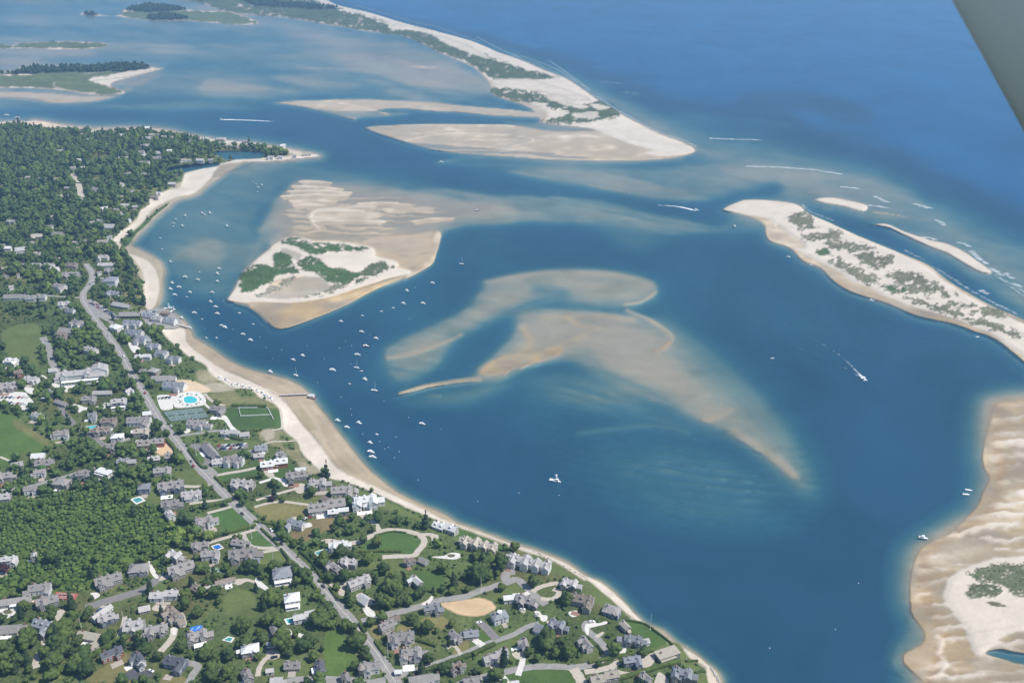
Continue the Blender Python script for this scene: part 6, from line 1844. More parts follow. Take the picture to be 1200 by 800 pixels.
# purple-leaved and single trees placed as in the photo
for (u, v, r_, kind) in ((5, 672, 4.6, 'p'), (534, 791, 3.4, 'p'), (190, 722, 3.2, 'c'), (232, 724, 5.0, 'b'), (35, 757, 8.0, 'b'), (130, 750, 4.6, 'b'), (321, 571, 4.2, 'b'), (366, 583, 5.2, 'b'), (319, 588, 2.8, 'p'),
                         (332, 589, 2.6, 'b'), (588, 693, 3.6, 'b'), (503, 777, 4.4, 'b'), (719, 768, 5.5, 'b'), (400, 653, 6.0, 'b'), (442, 642, 5.6, 'b'), (426, 637, 4.2, 'b'), (62, 661, 6.5, 'b')):
    x, y = ground_np(u, v, 5.0); z = gz(x, y)
    TREE_PTS.append(dict(x=x, y=y, z=z, u=u, v=v, r=r_, h=r_ * 1.15, con=(kind == 'c'), rot=1.0, k=int(u) % 8, purple=(kind == 'p')))
while len(TREE_PTS) > 299: TREE_PTS.pop(0)

def near_house(u, v):
    best = None
    for (_, lab, hu, hv, hr) in HOUSES:
        d = math.hypot(u - hu, (v - hv) * 1.3)
        if best is None or d < best[0]: best = (d, lab, hu, hv)
    return best
def side(u, v, hu, hv):
    dx, dy = u - hu, (v - hv) * 1.3
    if abs(dx) > abs(dy): return 'right of' if dx > 0 else 'left of'
    return 'in front of' if dy > 0 else 'behind'
groups = {}
for t in TREE_PTS:
    d, lab, hu, hv = near_house(t['u'], t['v'])
    t['rel'] = side(t['u'], t['v'], hu, hv); t['lab'] = lab; t['d'] = d
    t['kindw'] = 'conifer' if t['con'] else ('purple tree' if t.get('purple') else 'leafy tree')
    groups.setdefault((t['kindw'], t['rel'], lab), []).append(t)
for (kw, rel, lab), L_ in groups.items():
    L_.sort(key=lambda t: t['d'])
    for i, t in enumerate(L_):
        lw = lab.split()
        if len(L_) == 1: pre = kw
        elif i == 0: pre = 'nearest ' + kw
        else: pre = ordn(i) + '-nearest ' + kw
        s_ = '%s %s %s' % (pre, rel, lab)
        t['label'] = ' '.join(s_.split()[:16])
for t in TREE_PTS:
    nm = 'pine_tree' if t['con'] else 'tree'
    r_ = empty(nm, (t['x'], t['y'], t['z']), t['rot'], t['label'], 'tree', 'garden and woodland trees')
    me = (CROWN_P[0] if t.get('purple') else CROWN_N[t['k'] % 3] if t['con'] else CROWNS[t['k']])
    c = mesh_obj('crown', me, r_, (0, 0, 1.0 if t['con'] else t['r'] * .28))
    c.scale = (t['r'], t['r'] * (.85 + .3 * ((t['k'] * 37) % 10) / 10), t['h'])
    k = mesh_obj('trunk', TRUNK, r_); s_ = t['r'] / 4.2; k.scale = (s_, s_, s_)

# everything further off reads as one wood
LOW = [crown_arrays(500 + k, 5, 46, 1) for k in range(10)]
LOWC = [crown_arrays(600 + k, 4, 30, 1, 'conifer') for k in range(3)]
def mass(name, X, Y, Z, RAD, hmul, cols, con=None, zoff=.2, libs=LOW):
    VV_, FF_, TT_ = [], [], []; off = 0
    for q in range(len(X)):
        lib = LOWC[q % 3] if (con is not None and con[q]) else libs[rt.randint(len(libs))]
        v, f = lib
        a = rt.uniform(0, 6.28); c, s_ = math.cos(a), math.sin(a)
        r_ = RAD[q]; h = r_ * rt.uniform(hmul * .85, hmul * 1.2)
        p = np.empty_like(v)
        p[:, 0] = (v[:, 0] * c - v[:, 1] * s_) * r_ + X[q]; p[:, 1] = (v[:, 0] * s_ + v[:, 1] * c) * r_ + Y[q]
        p[:, 2] = v[:, 2] * h + Z[q] + r_ * zoff
        col = np.array(cols(q), np.float32) * rt.uniform(.72, 1.28)
        VV_.append(p); FF_.append(f + off); off += len(v)
        t = np.ones((len(v), 4), np.float32); t[:, :3] = col; TT_.append(t)
    me = tri_mesh(name, np.concatenate(VV_), np.concatenate(FF_), LEAF_A, np.concatenate(TT_))
    o = mesh_obj(name, me); o['kind'] = 'stuff'
    return o
PATCH = fbm(X[REST] / 55, Y[REST] / 55, 3, 74)
def wood_col(q):
    g_ = np.clip(rt.uniform() * .75 + .45 * PATCH[q] + .12, 0, 1)
    if CON[REST[q]]: return (.026, .048, .022)
    return (.050 + .058 * g_ ** 2, .084 + .062 * g_ ** 2, .024 + .006 * g_)
wood = mass('woodland', X[REST], Y[REST], Z[REST], RAD[REST], 1.12, wood_col, CON[REST])

# low bushes: thicket, garden shrubs, bluff scrub
X, Y, Z, U, V, I, J = scatter(3.4, 225, 870)
TH_ = (U < 200) & (V > 560) & (V < 692)
D2 = np.where(TH_, 1.0, .30)
D2 = np.where((MAIN[J, I] > -12) & (V > 560), .10, D2)
D2 = np.where((V < 470), .25, D2)
clump = .5 + .5 * fbm(X / 22, Y / 22, 3, 78)
keep = (rt.uniform(size=len(X)) < D2 * (.2 + 1.6 * clump)) & (BLK[J, I] == 0) & (VEG[J, I] > .75) & (MAIN[J, I] < -3)
X, Y, Z, U, V, I, J = [a[keep] for a in (X, Y, Z, U, V, I, J)]
TH_ = (U < 200) & (V > 560) & (V < 692)
BR = np.where(TH_, rt.uniform(1.3, 3.1, len(X)), rt.uniform(.9, 2.2, len(X)))
BPATCH = fbm(X / 40, Y / 40, 3, 73)
def bush_col(q):
    g_ = rt.uniform()
    if U[q] < 200 and 560 < V[q] < 692 and g_ * .6 + .5 * BPATCH[q] > .12: return (.062 + .03 * g_, .108 + .025 * g_, .028)
    return (.045 + .03 * g_, .085 + .03 * g_, .024)
mass('shrub_thicket', X, Y, Z, BR, .8, bush_col, None, -.1, [crown_arrays(700 + k, 3, 22, 1) for k in range(6)])
print('trees', len(REST), 'bushes', len(X), 'ind', len(TREE_PTS))

# scrub and beach plum on the sand islands, trees on the far marsh islands
def scatter_raw(spacing, mask, vmin, vmax, umin, umax):
    y1 = ground_np(600, vmin, 1.0)[1]; y0 = ground_np(600, vmax, 1.0)[1]
    x0 = min(ground_np(umin, vmin, 1.0)[0], ground_np(umin, vmax, 1.0)[0]); x1 = max(ground_np(umax, vmin, 1.0)[0], ground_np(umax, vmax, 1.0)[0])
    X, Y = np.meshgrid(np.arange(x0, x1, spacing), np.arange(y0, y1, spacing))
    X = X + rt.uniform(-.5, .5, X.shape) * spacing; Y = Y + rt.uniform(-.5, .5, Y.shape) * spacing
    U, V = unmap(X, Y, 1.5)
    i = np.clip(((U - U0) / STEP).astype(int), 0, NU - 1); j = np.clip(((V - V0) / STEP).astype(int), 0, NV - 1)
    ok = (U > umin) & (U < umax) & (V > vmin) & (V < vmax) & mask[j, i]
    return X[ok], Y[ok], HM[j, i][ok], U[ok]
mask = (VEG > .55) & ~LANDM
parts = [scatter_raw(3.6, mask, 240, 720, 270, 1250), scatter_raw(9.0, mask & (BASE[..., 1] > .06), 2, 146, 300, 740)]
X = np.concatenate([p[0] for p in parts]); Y = np.concatenate([p[1] for p in parts]); Z = np.concatenate([p[2] for p in parts]); U2 = np.concatenate([p[3] for p in parts])
n0 = len(parts[0][0])
keep = rt.uniform(size=len(X)) < np.where(np.arange(len(X)) < n0, np.where(U2 > 800, .26, .5), .5) * (.3 + 1.4 * (.5 + .5 * fbm(X / 18, Y / 18, 3, 79)))
BR = np.where(np.arange(len(X)) < n0, rt.uniform(.45, 1.15, len(X)), rt.uniform(1.0, 2.2, len(X)))[keep]
X, Y, Z, U2 = X[keep], Y[keep], Z[keep], U2[keep]
mass('dune_scrub', X, Y, Z, BR, .6, lambda q: (.062 + .03 * rt.uniform(), .108 + .03 * rt.uniform(), .038) if U2[q] < 480 else (.105 + .04 * rt.uniform(), .125 + .03 * rt.uniform(), .06), None, -.15, [crown_arrays(720 + k, 3, 18, 1) for k in range(5)])
fm_ = (BASE[..., 1] < .066) & (VEG > .6) & ~LANDM
X, Y, Z, _ = scatter_raw(11, fm_, -15, 92, -250, 420)
mass('island_woodland', X, Y, Z, rt.uniform(5, 8, len(X)), 1.1, lambda q: (.03, .052, .028), None, .1, [crown_arrays(740 + k, 4, 10, 1) for k in range(4)])
# ------------------------------------------------------------------ hedges
def hedge(pts, label, w=2.2, h=2.0, name='hedge'):
    P = catmull(pts, 4, False)
    W3 = [at(p[0], p[1]) for p in P]
    # resample about every 1.6 m
    out = [W3[0]]
    for a, b in zip(W3[:-1], W3[1:]):
        n = max(1, int((b - a).length / 1.6))
        for k in range(1, n + 1): out.append(a.lerp(b, k / n))
    rg = random.Random(int(pts[0][0] * 7 + pts[0][1]))
    rings = []
    for i, c in enumerate(out):
        a = out[max(i - 1, 0)]; b = out[min(i + 1, len(out) - 1)]
        t = Vector((b.x - a.x, b.y - a.y, 0)).normalized(); s_ = Vector((t.y, -t.x, 0))
        z0 = gz(c.x, c.y); hh = h * rg.uniform(.85, 1.12); ww = w * rg.uniform(.85, 1.15) / 2
        prof = [(-ww, -.6), (-ww * 1.1, hh * .5), (-ww * .75, hh * .92), (0, hh * rg.uniform(.96, 1.08)), (ww * .75, hh * .92), (ww * 1.1, hh * .5), (ww, -.6)]
        rings.append([c + s_ * (x + rg.uniform(-.12, .12)) + Vector((0, 0, z0 - c.z + z + rg.uniform(-.08, .08))) for x, z in prof])
    mb = MB(); mb.loft(rings, 0, closed=True)
    for i in range(len(out) * 10):
        c = out[rg.randrange(len(out))]; s_ = rg.uniform(.15, .35)
        p = Vector((c.x + rg.uniform(-w, w) * .6, c.y + rg.uniform(-w, w) * .6, c.z + h * rg.uniform(.5, 1.05)))
        a, b = Vector((rg.gauss(0, 1), rg.gauss(0, 1), rg.gauss(0, 1))) * s_, Vector((rg.gauss(0, 1), rg.gauss(0, 1), rg.gauss(0, 1))) * s_
        mb.face([p, p + a, p + b])
    o = mb.build(name, [LEAF])
    tag(o, label, 'hedge', 'garden hedges')
    return o
for pts, lab, w, h in (
    ([(306, 619.5), (316, 629), (327, 639.5)], 'clipped hedge between road and bright half-round lawn', 2, 1.8),
    ([(329.5, 644), (334, 650), (339, 656.5)], 'short hedge between road and lawn left of the highest bend', 2, 1.8),
    ([(346, 662), (357, 674), (370, 689.5)], 'long tall hedge screening the hipped white house from the road', 2.4, 2.4),
    ([(374, 699), (382, 708.5), (391, 719.5)], 'thick hedge in front of the stacked-porch white house', 3.4, 2.6),
    ([(320, 612.5), (332, 624), (345, 637.5)], 'wide shaggy hedge along the road by the brown lot', 3.4, 2.4),
    ([(352, 646), (360, 653), (367, 659.5)], 'hedge corner beside the road opposite the small lawn', 3, 2.2),
    ([(367, 662), (372, 669), (376.5, 676)], 'dark hedge between road and grey gabled house lawn', 2, 2.2),
    ([(386.5, 689), (391, 695), (395.5, 701.5)], 'hedge below the tan gravel drive mouth', 2, 2.2),
    ([(371, 655.5), (390, 651), (409, 647), (424, 646.8), (450, 646), (470, 646.3)], 'very long hedge under the pool and circular field', 2.2, 2.0),
    ([(358, 640), (370, 637.5), (381, 635.5)], 'low hedge along the drive above the pool', 2, 1.8),
    ([(372, 661), (385, 658.5), (398, 657)], 'hedge behind the grey gabled house by the road', 2, 2),
    ([(374, 681), (400, 677), (422, 673), (440, 670.5)], 'tall hedge above the tan gravel drive', 3, 2.8),
    ([(300, 667.5), (318, 664.5), (336, 662)], 'dark hedge behind the hipped white house', 3.4, 3),
    ([(100, 776), (118, 764.5), (138, 753), (153, 745.5)], 'very tall hedge beside the dry lawn, lower left', 4, 4.5),
    ([(690, 776.5), (706, 773.5), (725, 769.5), (746, 766), (766, 761.5)], 'long hedge above the gravel court by the sea', 2.4, 2.2),
    ([(722, 797), (740, 791.5), (757, 786.5), (776, 781), (796, 775.5)], 'long hedge behind the corner house by the sea', 3, 2.8),
    ([(733, 726.5), (745, 728.5), (757, 732), (770, 741), (783, 751), (790, 757)], 'low dark hedge along the sea lawn edge', 1.6, 1.4),
    ([(804, 775), (811, 774.4), (818, 775)], 'short hedge on the corner lawn beside the beach', 1.6, 1.5),
    ([(815, 788.5), (820, 787), (826, 786)], 'low hedge crossing the corner lawn by the beach', 1.6, 1.4),
    ([(480, 792), (505, 784), (527, 776.5), (548, 769), (563, 762.5), (580, 755)], 'continuous hedge below the narrow lane', 3, 2.6),
    ([(216, 640.5), (230, 636.5), (246, 631), (262, 625.5)], 'hedge above the drive to the deep blue pool', 3, 2.8),
    ([(265, 624.5), (282, 620.5), (300, 615.5)], 'hedge between two green fields left of the road', 2.4, 2.2),
    ([(218, 577), (234, 574.5), (250, 571.5)], 'hedge beside the gravel drive right of two gables', 3.4, 2.8),
    ([(240, 594.5), (256, 590.5), (272, 586.5)], 'thick hedge along the dry lawn below jumbled roofs', 3.4, 2.8),
    ([(252, 559.5), (257, 564), (263, 570.5)], 'short hedge along the road above the pale gabled house', 2.4, 2.2),
    ([(221, 527), (228, 537), (236, 547), (243, 549)], 'hedge between road and the small green by the long hall', 2.4, 2),
    ([(193, 514.5), (200, 521), (207, 529.5)], 'dark hedge between road and sandy building site', 3, 2.6),
    ([(262, 510.5), (273, 513.5), (285, 516)], 'hedge on the lawn above the long hall', 3, 2.4),
    ([(156, 453), (162, 461), (168, 470)], 'dark hedge on the left roadside by the beach club', 3, 2.4),
    ([(486, 749.5), (498, 753), (511, 757.5)], 'dark hedge right of the house with white lower porch', 2.4, 2.4),
    ([(440, 752), (446, 760), (452, 768)], 'hedge strip at the right roadside near the junction', 2.4, 2),
    ([(421, 731), (424, 735.5), (428, 741)], 'dark hedge at the corner of the side road', 2.4, 2.2),
    ([(440, 627.5), (450, 624.6), (462, 622.8), (476, 624.6)], 'thin hedge round the far side of the circular field', 1.4, 1.2),
    ([(448, 748), (462, 748.5), (470, 750)], 'hedge behind the long grey house with white porch', 2, 2),
    ([(262, 566), (275, 563), (298, 559.5)], 'hedge at the lower edge of the green beside the lane', 2, 2),
    ([(298, 611), (322, 614.5), (318, 611)], 'hedge along the bottom of the tan field', 2, 1.8),
    ([(272, 475.5), (285, 476), (298, 476.2), (312, 476.6)], 'row of dark bushes behind the fenced games lawn', 3.6, 2.6),
    ([(280, 505), (293, 505), (307, 504)], 'dark hedge under the fenced games lawn', 3, 2.6),
    ([(700, 756), (704, 762), (706, 770)], 'low hedge inside the curving road by its lawn', 1.6, 1.4),
    ([(512, 668), (522, 673), (530, 678)], 'low hedge beside the bright little lawn', 1.8, 1.8)):
    hedge(pts, lab, w, h)
# ------------------------------------------------------------------ boats
GEL = mat('white_gelcoat', (.80, .80, .78), .03, .6, .35, spec=.5)
GEL_R = mat('red_hull', (.36, .03, .03), .06, .6, .4, spec=.5)
GEL_B = mat('dark_hull', (.03, .045, .08), .06, .6, .35, spec=.5)
GEL_C = mat('cream_hull', (.62, .56, .44), .05, .6, .4, spec=.4)
DECKM = mat('deck', (.74, .73, .70), .08, 1.5, .7)
GLASSM = mat('dark_glass', (.02, .03, .04), .1, 2, .1, spec=.7)
BLACKM = mat('outboard_black', (.03, .03, .035), .1, 2, .4)
CANV = mat('blue_canvas', (.05, .09, .20), .1, 2, .8)
ALU = mat('bare_spar', (.70, .71, .72), .04, 3, .4)
WOODM = mat('weathered_wood', (.46, .42, .36), .2, .8, .85, stretch=(1, 6, 1))

def hull_mesh(L, Bm, H, mi_mats, transom=True):
    mb = MB(); rings = []
    N = 9
    for i in range(N):
        t = i / (N - 1)                      # 0 stern .. 1 bow
        w = Bm / 2 * (1.0 if t < .45 else max(.02, math.cos((t - .45) / .55 * math.pi / 2) ** .75)) * (.9 + .1 * min(1, t * 4))
        x = -L / 2 + L * t
        sheer = H * (1 + .35 * t * t)
        keel = -.35 + (.3 * max(0, t - .75) * 4 * .5)
        rings.append([(x, -w, sheer), (x, -w * .92, sheer * .45), (x + .12 * t, -w * .55, keel * .5), (x + .15 * t, 0, keel), (x + .12 * t, w * .55, keel * .5), (x, w * .92, sheer * .45), (x, w, sheer),
                      (x, w * .86, sheer - .02), (x, w * .8, sheer * (.62 if t < .45 else .99)), (x, -w * .8, sheer * (.62 if t < .45 else .99)), (x, -w * .86, sheer - .02)])
    mb.loft(rings, 0)
    mb.m = [0] * len(mb.m)
    n = 11
    for k in range(N - 1):
        for i in range(7, 10):
            mb.m[k * n + i] = 1
    return mb.mesh('hull', mi_mats, False)

_bm_cache = {}
def boat_parts(kind, hull):
    key = (kind, hull)
    if key in _bm_cache: return _bm_cache[key]
    hm = {'w': GEL, 'r': GEL_R, 'd': GEL_B, 'c': GEL_C}[hull]
    P = []
    if kind == 'sail':
        L, B = 9.0, 2.8
        P.append(('hull', hull_mesh(L, B, .95, [hm, DECKM]), None))
        mb = MB(); mb.box((.6, 0, 1.15), (3.6, 1.7, .7), taper=.85); P.append(('cabin', mb.mesh('cabin', [GEL]), None))
        mb = MB(); mb.box((.6, 0, 1.2), (2.4, 1.72, .22)); P.append(('cabin_window', mb.mesh('cabin_window', [GLASSM]), 'cabin'))
        mb = MB(); mb.tube((.9, 0, .8), (.9, 0, 12.5), .14, .09, 6); mb.tube((.9, -.9, 7.5), (.9, .9, 7.5), .05, .05, 4); P.append(('mast', mb.mesh('mast', [ALU]), None))
        mb = MB(); mb.tube((.8, 0, 1.9), (-3.4, 0, 2.0), .09, .07, 6); P.append(('boom', mb.mesh('boom', [ALU]), None))
        mb = MB(); mb.tube((.7, 0, 2.1), (-3.2, 0, 2.2), .22, .14, 6); P.append(('furled_sail', mb.mesh('furled_sail', [CANV if hull != 'd' else GEL]), 'boom'))
    elif kind == 'cruiser':
        L, B = 9.0, 3.1
        P.append(('hull', hull_mesh(L, B, 1.15, [hm, DECKM]), None))
        mb = MB(); mb.box((.6, 0, 1.5), (3.2, 2.0, 1.0), taper=.82); P.append(('cabin', mb.mesh('cabin', [GEL]), None))
        mb = MB(); mb.box((.6, 0, 1.6), (3.05, 1.99, .36), taper=.93); P.append(('cabin_window', mb.mesh('cabin_window', [GLASSM]), 'cabin'))
        mb = MB(); mb.box((-.4, 0, 2.45), (1.8, 1.7, .1))
        for sx in (-1.4, .8):
            for sy in (-1, 1): mb.tube((sx, sy * .85, 1.3), (sx * .7, sy * .8, 2.42), .05, .05, 4)
        P.append(('hardtop', mb.mesh('hardtop', [GEL]), None))
        mb = MB(); mb.box((-4.6, 0, 1.0), (.6, .6, 1.1), taper=.8); mb.box((-4.7, 0, .2), (.3, .25, 1.0)); P.append(('outboard', mb.mesh('outboard', [BLACKM]), None))
    elif kind == 'console':
        L, B = 7.4, 2.6
        P.append(('hull', hull_mesh(L, B, .9, [hm, DECKM]), None))
        mb = MB(); mb.box((-.2, 0, 1.1), (1.2, 1.0, 1.2), taper=.85); P.append(('console', mb.mesh('console', [GEL]), None))
        mb = MB(); mb.box((.3, 0, 1.85), (.1, .95, .5)); P.append(('windscreen', mb.mesh('windscreen', [GLASSM]), 'console'))
        mb = MB(); mb.box((-.3, 0, 2.55), (2.2, 1.9, .1))
        for sx in (-1.1, .5):
            for sy in (-.8, .8): mb.tube((sx, sy, .6), (sx, sy, 2.5), .04, .04, 4)
        P.append(('t_top', mb.mesh('t_top', [GEL if hull != 'r' else CANV]), None))
        mb = MB(); mb.box((-3.8, 0, .95), (.6, .55, 1.0), taper=.8); mb.box((-3.9, 0, .2), (.3, .22, 1.0)); P.append(('outboard', mb.mesh('outboard', [BLACKM]), None))
    elif kind == 'fisher':
        L, B = 11.0, 3.5
        P.append(('hull', hull_mesh(L, B, 1.25, [hm, DECKM]), None))
        mb = MB(); mb.box((1.8, 0, 2.0), (2.8, 2.5, 2.1), taper=.88); P.append(('wheelhouse', mb.mesh('wheelhouse', [GEL]), None))
        mb = MB(); mb.box((1.8, 0, 2.35), (2.7, 2.48, .55), taper=.96); P.append(('wheelhouse_window', mb.mesh('wheelhouse_window', [GLASSM]), 'wheelhouse'))
        mb = MB()
        for sy in (-.8, .8): mb.tube((.8, sy, 2.8), (.6, sy * .5, 7.2), .09, .07, 5); mb.tube((2.4, sy, 2.9), (1.6, sy * .5, 7.2), .09, .07, 5)
        mb.box((1.1, 0, 5.4), (1.5, 1.5, .12)); mb.box((1.1, 0, 7.2), (1.6, 1.4, .12)); mb.tube((1, 0, 7.2), (1, 0, 10), .06, .03, 4)
        P.append(('tower', mb.mesh('tower', [GEL]), None))
    elif kind == 'skiff':
        L, B = 4.8, 1.8
        P.append(('hull', hull_mesh(L, B, .6, [hm, DECKM]), None))
        mb = MB()
        for x in (-1.2, .2, 1.3): mb.box((x, 0, .48), (.35, 1.35, .06))
        P.append(('thwarts', mb.mesh('thwarts', [WOODM]), None))
        mb = MB(); mb.box((-2.45, 0, .65), (.4, .4, .6), taper=.8); P.append(('outboard', mb.mesh('outboard', [BLACKM]), None))
    _bm_cache[key] = P
    return P

BOATN = {'sail': ('sailboat', 'sailboat'), 'cruiser': ('motorboat', 'motorboat'), 'console': ('motorboat', 'motorboat'), 'fisher': ('fishing_boat', 'fishing boat'), 'skiff': ('skiff', 'skiff')}
HULLW = {'w': 'white', 'r': 'red-hulled', 'd': 'dark-hulled', 'c': 'cream'}
KINDW = {'sail': 'sailboat', 'cruiser': 'cabin motorboat', 'console': 'open motorboat', 'fisher': 'fishing boat', 'skiff': 'skiff'}
BOATS = []
def boat(u, v, kind, hull, label, head=-32, sc=1.0):
    nm, cat = BOATN[kind]
    p = at(u, v, z=0.0)
    r = empty(nm, p, R(head), label, cat, 'boats on the harbour')
    objs = {}
    for pn, me, par in boat_parts(kind, hull):
        o = mesh_obj(pn, me, objs[par] if par else r)
        objs[pn] = o
    r.scale = (sc, sc, sc)
    BOATS.append((u, v))
    return r
rows = '''257 315 c w|255 321 o w|255 330 c w|249 343 c w|247 354 o w|253 360 c w|255 368 c w|200 307 o w|217 325 c w|202 332 o w|200 339 o w|210 337 c w|205 346 c w|232 328 c w|234 319 k w|223 343 c w|219 348 k w|228 367 c w|237 374 k w|260 382 c w|264 384 o w|280 367 k w|297 380 k w|285 392 c w|294 399 c w|242 396 k w|254 396 k w|217 253 o w|237 250 o w|240 252 o w|246 250 o w|206 257 o w|202 261 k w|204 262 k w|203 265 k w|214 265 o w|188 279 k w|190 292 k w|266 265 o w|297 214 k w|300 216 k w|307 217 o w|303 220 c w|302 225 k w|246 249 k w|281 367 k w|344 422 c w|355 417 o w|347 440 s w|317 436 o w|390 434 c w|419 416 c w|400 377 c w|424 389 c w|429 406 c r|425 370 k w|428 445 o w|441 397 c w|439 458 s d|396 493 o w|407 501 c w|421 496 o w|442 509 k w|434 519 o w|435 530 c w|437 536 c w|495 497 c w|541 310 s d|507 332 c w|477 341 o w|473 356 o c|496 356 c w|447 365 k w|461 361 k w|418 431 s w|424 435 k d|410 450 k d|302 352 k w'''.split('|')
def bzone(x, y):
    if y < 232: return 'inside the sandy point'
    if y < 300: return 'off the upper beach'
    if x < 305 and y < 402: return 'off the fish pier'
    if x >= 440 and y < 400: return 'beside the grassy islet'
    if y < 460: return 'in the middle anchorage'
    return 'off the lower beach'
bz = {}
for r_ in rows:
    a = r_.split(); x, y = float(a[0]), float(a[1])
    k = {'c': 'cruiser', 'o': 'console', 'k': 'skiff', 's': 'sail'}[a[2]]
    bz.setdefault((bzone(x, y), k, a[3]), []).append((x, y))
rb_ = random.Random(5)
for (z, k, hcol), L_ in bz.items():
    L_.sort()
    for i, (x, y) in enumerate(L_):
        if len(L_) == 1: lab = '%s %s moored %s' % (HULLW[hcol], KINDW[k], z)
        else: lab = '%s %s moored %s, %s from left of %d' % (HULLW[hcol], KINDW[k], z, ordn(i), len(L_))
        boat(x, y, k, hcol, lab, -32 + rb_.uniform(-10, 10), rb_.uniform(.74, .98))
boat(650.5, 564, 'fisher', 'w', 'lone white fishing boat with a tall tower in mid harbour', -25)
boat(1012.5, 445, 'console', 'w', 'white motorboat speeding with a foam wake', -58, 1.2)
boat(1135, 574.5, 'skiff', 'w', 'upper of two small white boats by the sand bank', -20, 1.25)
boat(1132, 579.5, 'skiff', 'w', 'lower of two small white boats by the sand bank', -10, 1.25)
boat(1082, 630.5, 'console', 'w', 'single white boat grounded at the sand bank edge', -25, 1.0)
boat(924, 301.5, 'console', 'w', 'small white boat nearest the barrier island tip', -20, .8)
boat(950, 310.5, 'skiff', 'w', 'second white boat along the barrier island beach', -20, .9)
boat(1021, 352.5, 'console', 'w', 'white boat below the middle of the barrier island', -10, .9)
boat(1145.5, 395, 'skiff', 'w', 'white boat beside the barrier island, furthest right', 10, 1)
boat(905, 420, 'skiff', 'c', 'tiny pale boat alone in the right-hand water', 0, .9)
boat(861, 265.5, 'console', 'w', 'tiny white boat in the channel by the barrier tip', -70, .9)
boat(259.5, 140.5, 'console', 'w', 'far white motorboat leading a long wake', 180, 1.2)
boat(815.5, 246.7, 'console', 'w', 'white motorboat leaving the inlet with a wake', -12, 1.2)
boat(517, 190.3, 'console', 'w', 'small white boat near the far sand flats', -10, 1.2)
boat(7.5, 135.5, 'cruiser', 'w', 'far white boat off the beach at the left edge', 10, 1.3)
boat(20, 138.5, 'cruiser', 'w', 'second far white boat off the left edge beach', 10, 1.3)
boat(559, 246.5, 'skiff', 'd', 'dark boat aground on the wide flats', 0, 1.6)
boat(197, 361.5, 'fisher', 'w', 'white fishing boat tied at the wharf top', 20, .9)
boat(203, 364.5, 'fisher', 'd', 'dark fishing boat tied at the wharf', 60, .8)
boat(213, 373, 'cruiser', 'w', 'white boat tied at the outer wharf corner', -50, 1)
boat(221.5, 384.5, 'cruiser', 'w', 'white boat at the end of the wharf jetty', -20, 1)

# mooring balls: nothing tells them apart
_b = MB()
_b.loft([[(math.cos(a * math.pi / 4) * r_, math.sin(a * math.pi / 4) * r_, z) for a in range(8)] for r_, z in ((.1, -.45), (.38, -.3), (.5, 0), (.38, .3), (.1, .48))]); _b.tube((0, 0, .45), (0, 0, .7), .07, .07, 5)
BUOY = _b.mesh('mooring_ball', [GEL])
for (x, y) in ((232, 362), (273, 386), (228, 337.5), (262, 352), (262, 326), (411, 426), (405, 400), (380, 420), (360, 405), (330, 410), (312, 407), (411, 479), (412, 486), (425, 508), (445, 517), (451, 526), (455, 524),
               (464, 512), (462, 536), (468, 529), (479, 489), (450, 470), (517, 503), (480, 374), (502, 349), (487, 337), (434, 392), (412, 405), (398, 408), (608, 577.5), (655, 580), (490, 562), (560, 587), (240, 385),
               (270, 400), (305, 395), (320, 420), (372, 448), (400, 465), (225, 300), (240, 295), (902, 759), (979, 737), (1006, 763 - 80)):
    o = mesh_obj('mooring_ball', BUOY, None, at(x, y, z=0.0)); o.scale = (.8, .8, .8)
    tag(o, 'white mooring ball floating on open harbour water', 'buoy', 'mooring balls')

# ------------------------------------------------------------------ wakes and surf: thin foam on the water
m, n, l, b = mat_new('foam')
b.inputs['Base Color'].default_value = (.80, .82, .83, 1); b.inputs['Roughness'].default_value = .9
geo = n.new('ShaderNodeNewGeometry'); at_ = n.new('ShaderNodeAttribute'); at_.attribute_name = 'cover'
nz = n.new('ShaderNodeTexNoise'); nz.inputs['Scale'].default_value = .12; nz.inputs['Detail'].default_value = 6; nz.inputs['Roughness'].default_value = .7
l.new(geo.outputs['Position'], nz.inputs['Vector'])
ad = n.new('ShaderNodeMath'); ad.operation = 'ADD'; l.new(nz.outputs[0], ad.inputs[0]); l.new(at_.outputs['Fac'], ad.inputs[1])
mr = n.new('ShaderNodeMapRange'); mr.inputs['From Min'].default_value = .88; mr.inputs['From Max'].default_value = 1.5; l.new(ad.outputs[0], mr.inputs[0])
mr2 = n.new('ShaderNodeMath'); mr2.operation = 'MULTIPLY'; mr2.inputs[1].default_value = .9; l.new(mr.outputs[0], mr2.inputs[0])
l.new(mr2.outputs[0], b.inputs['Alpha'])
FOAM = m
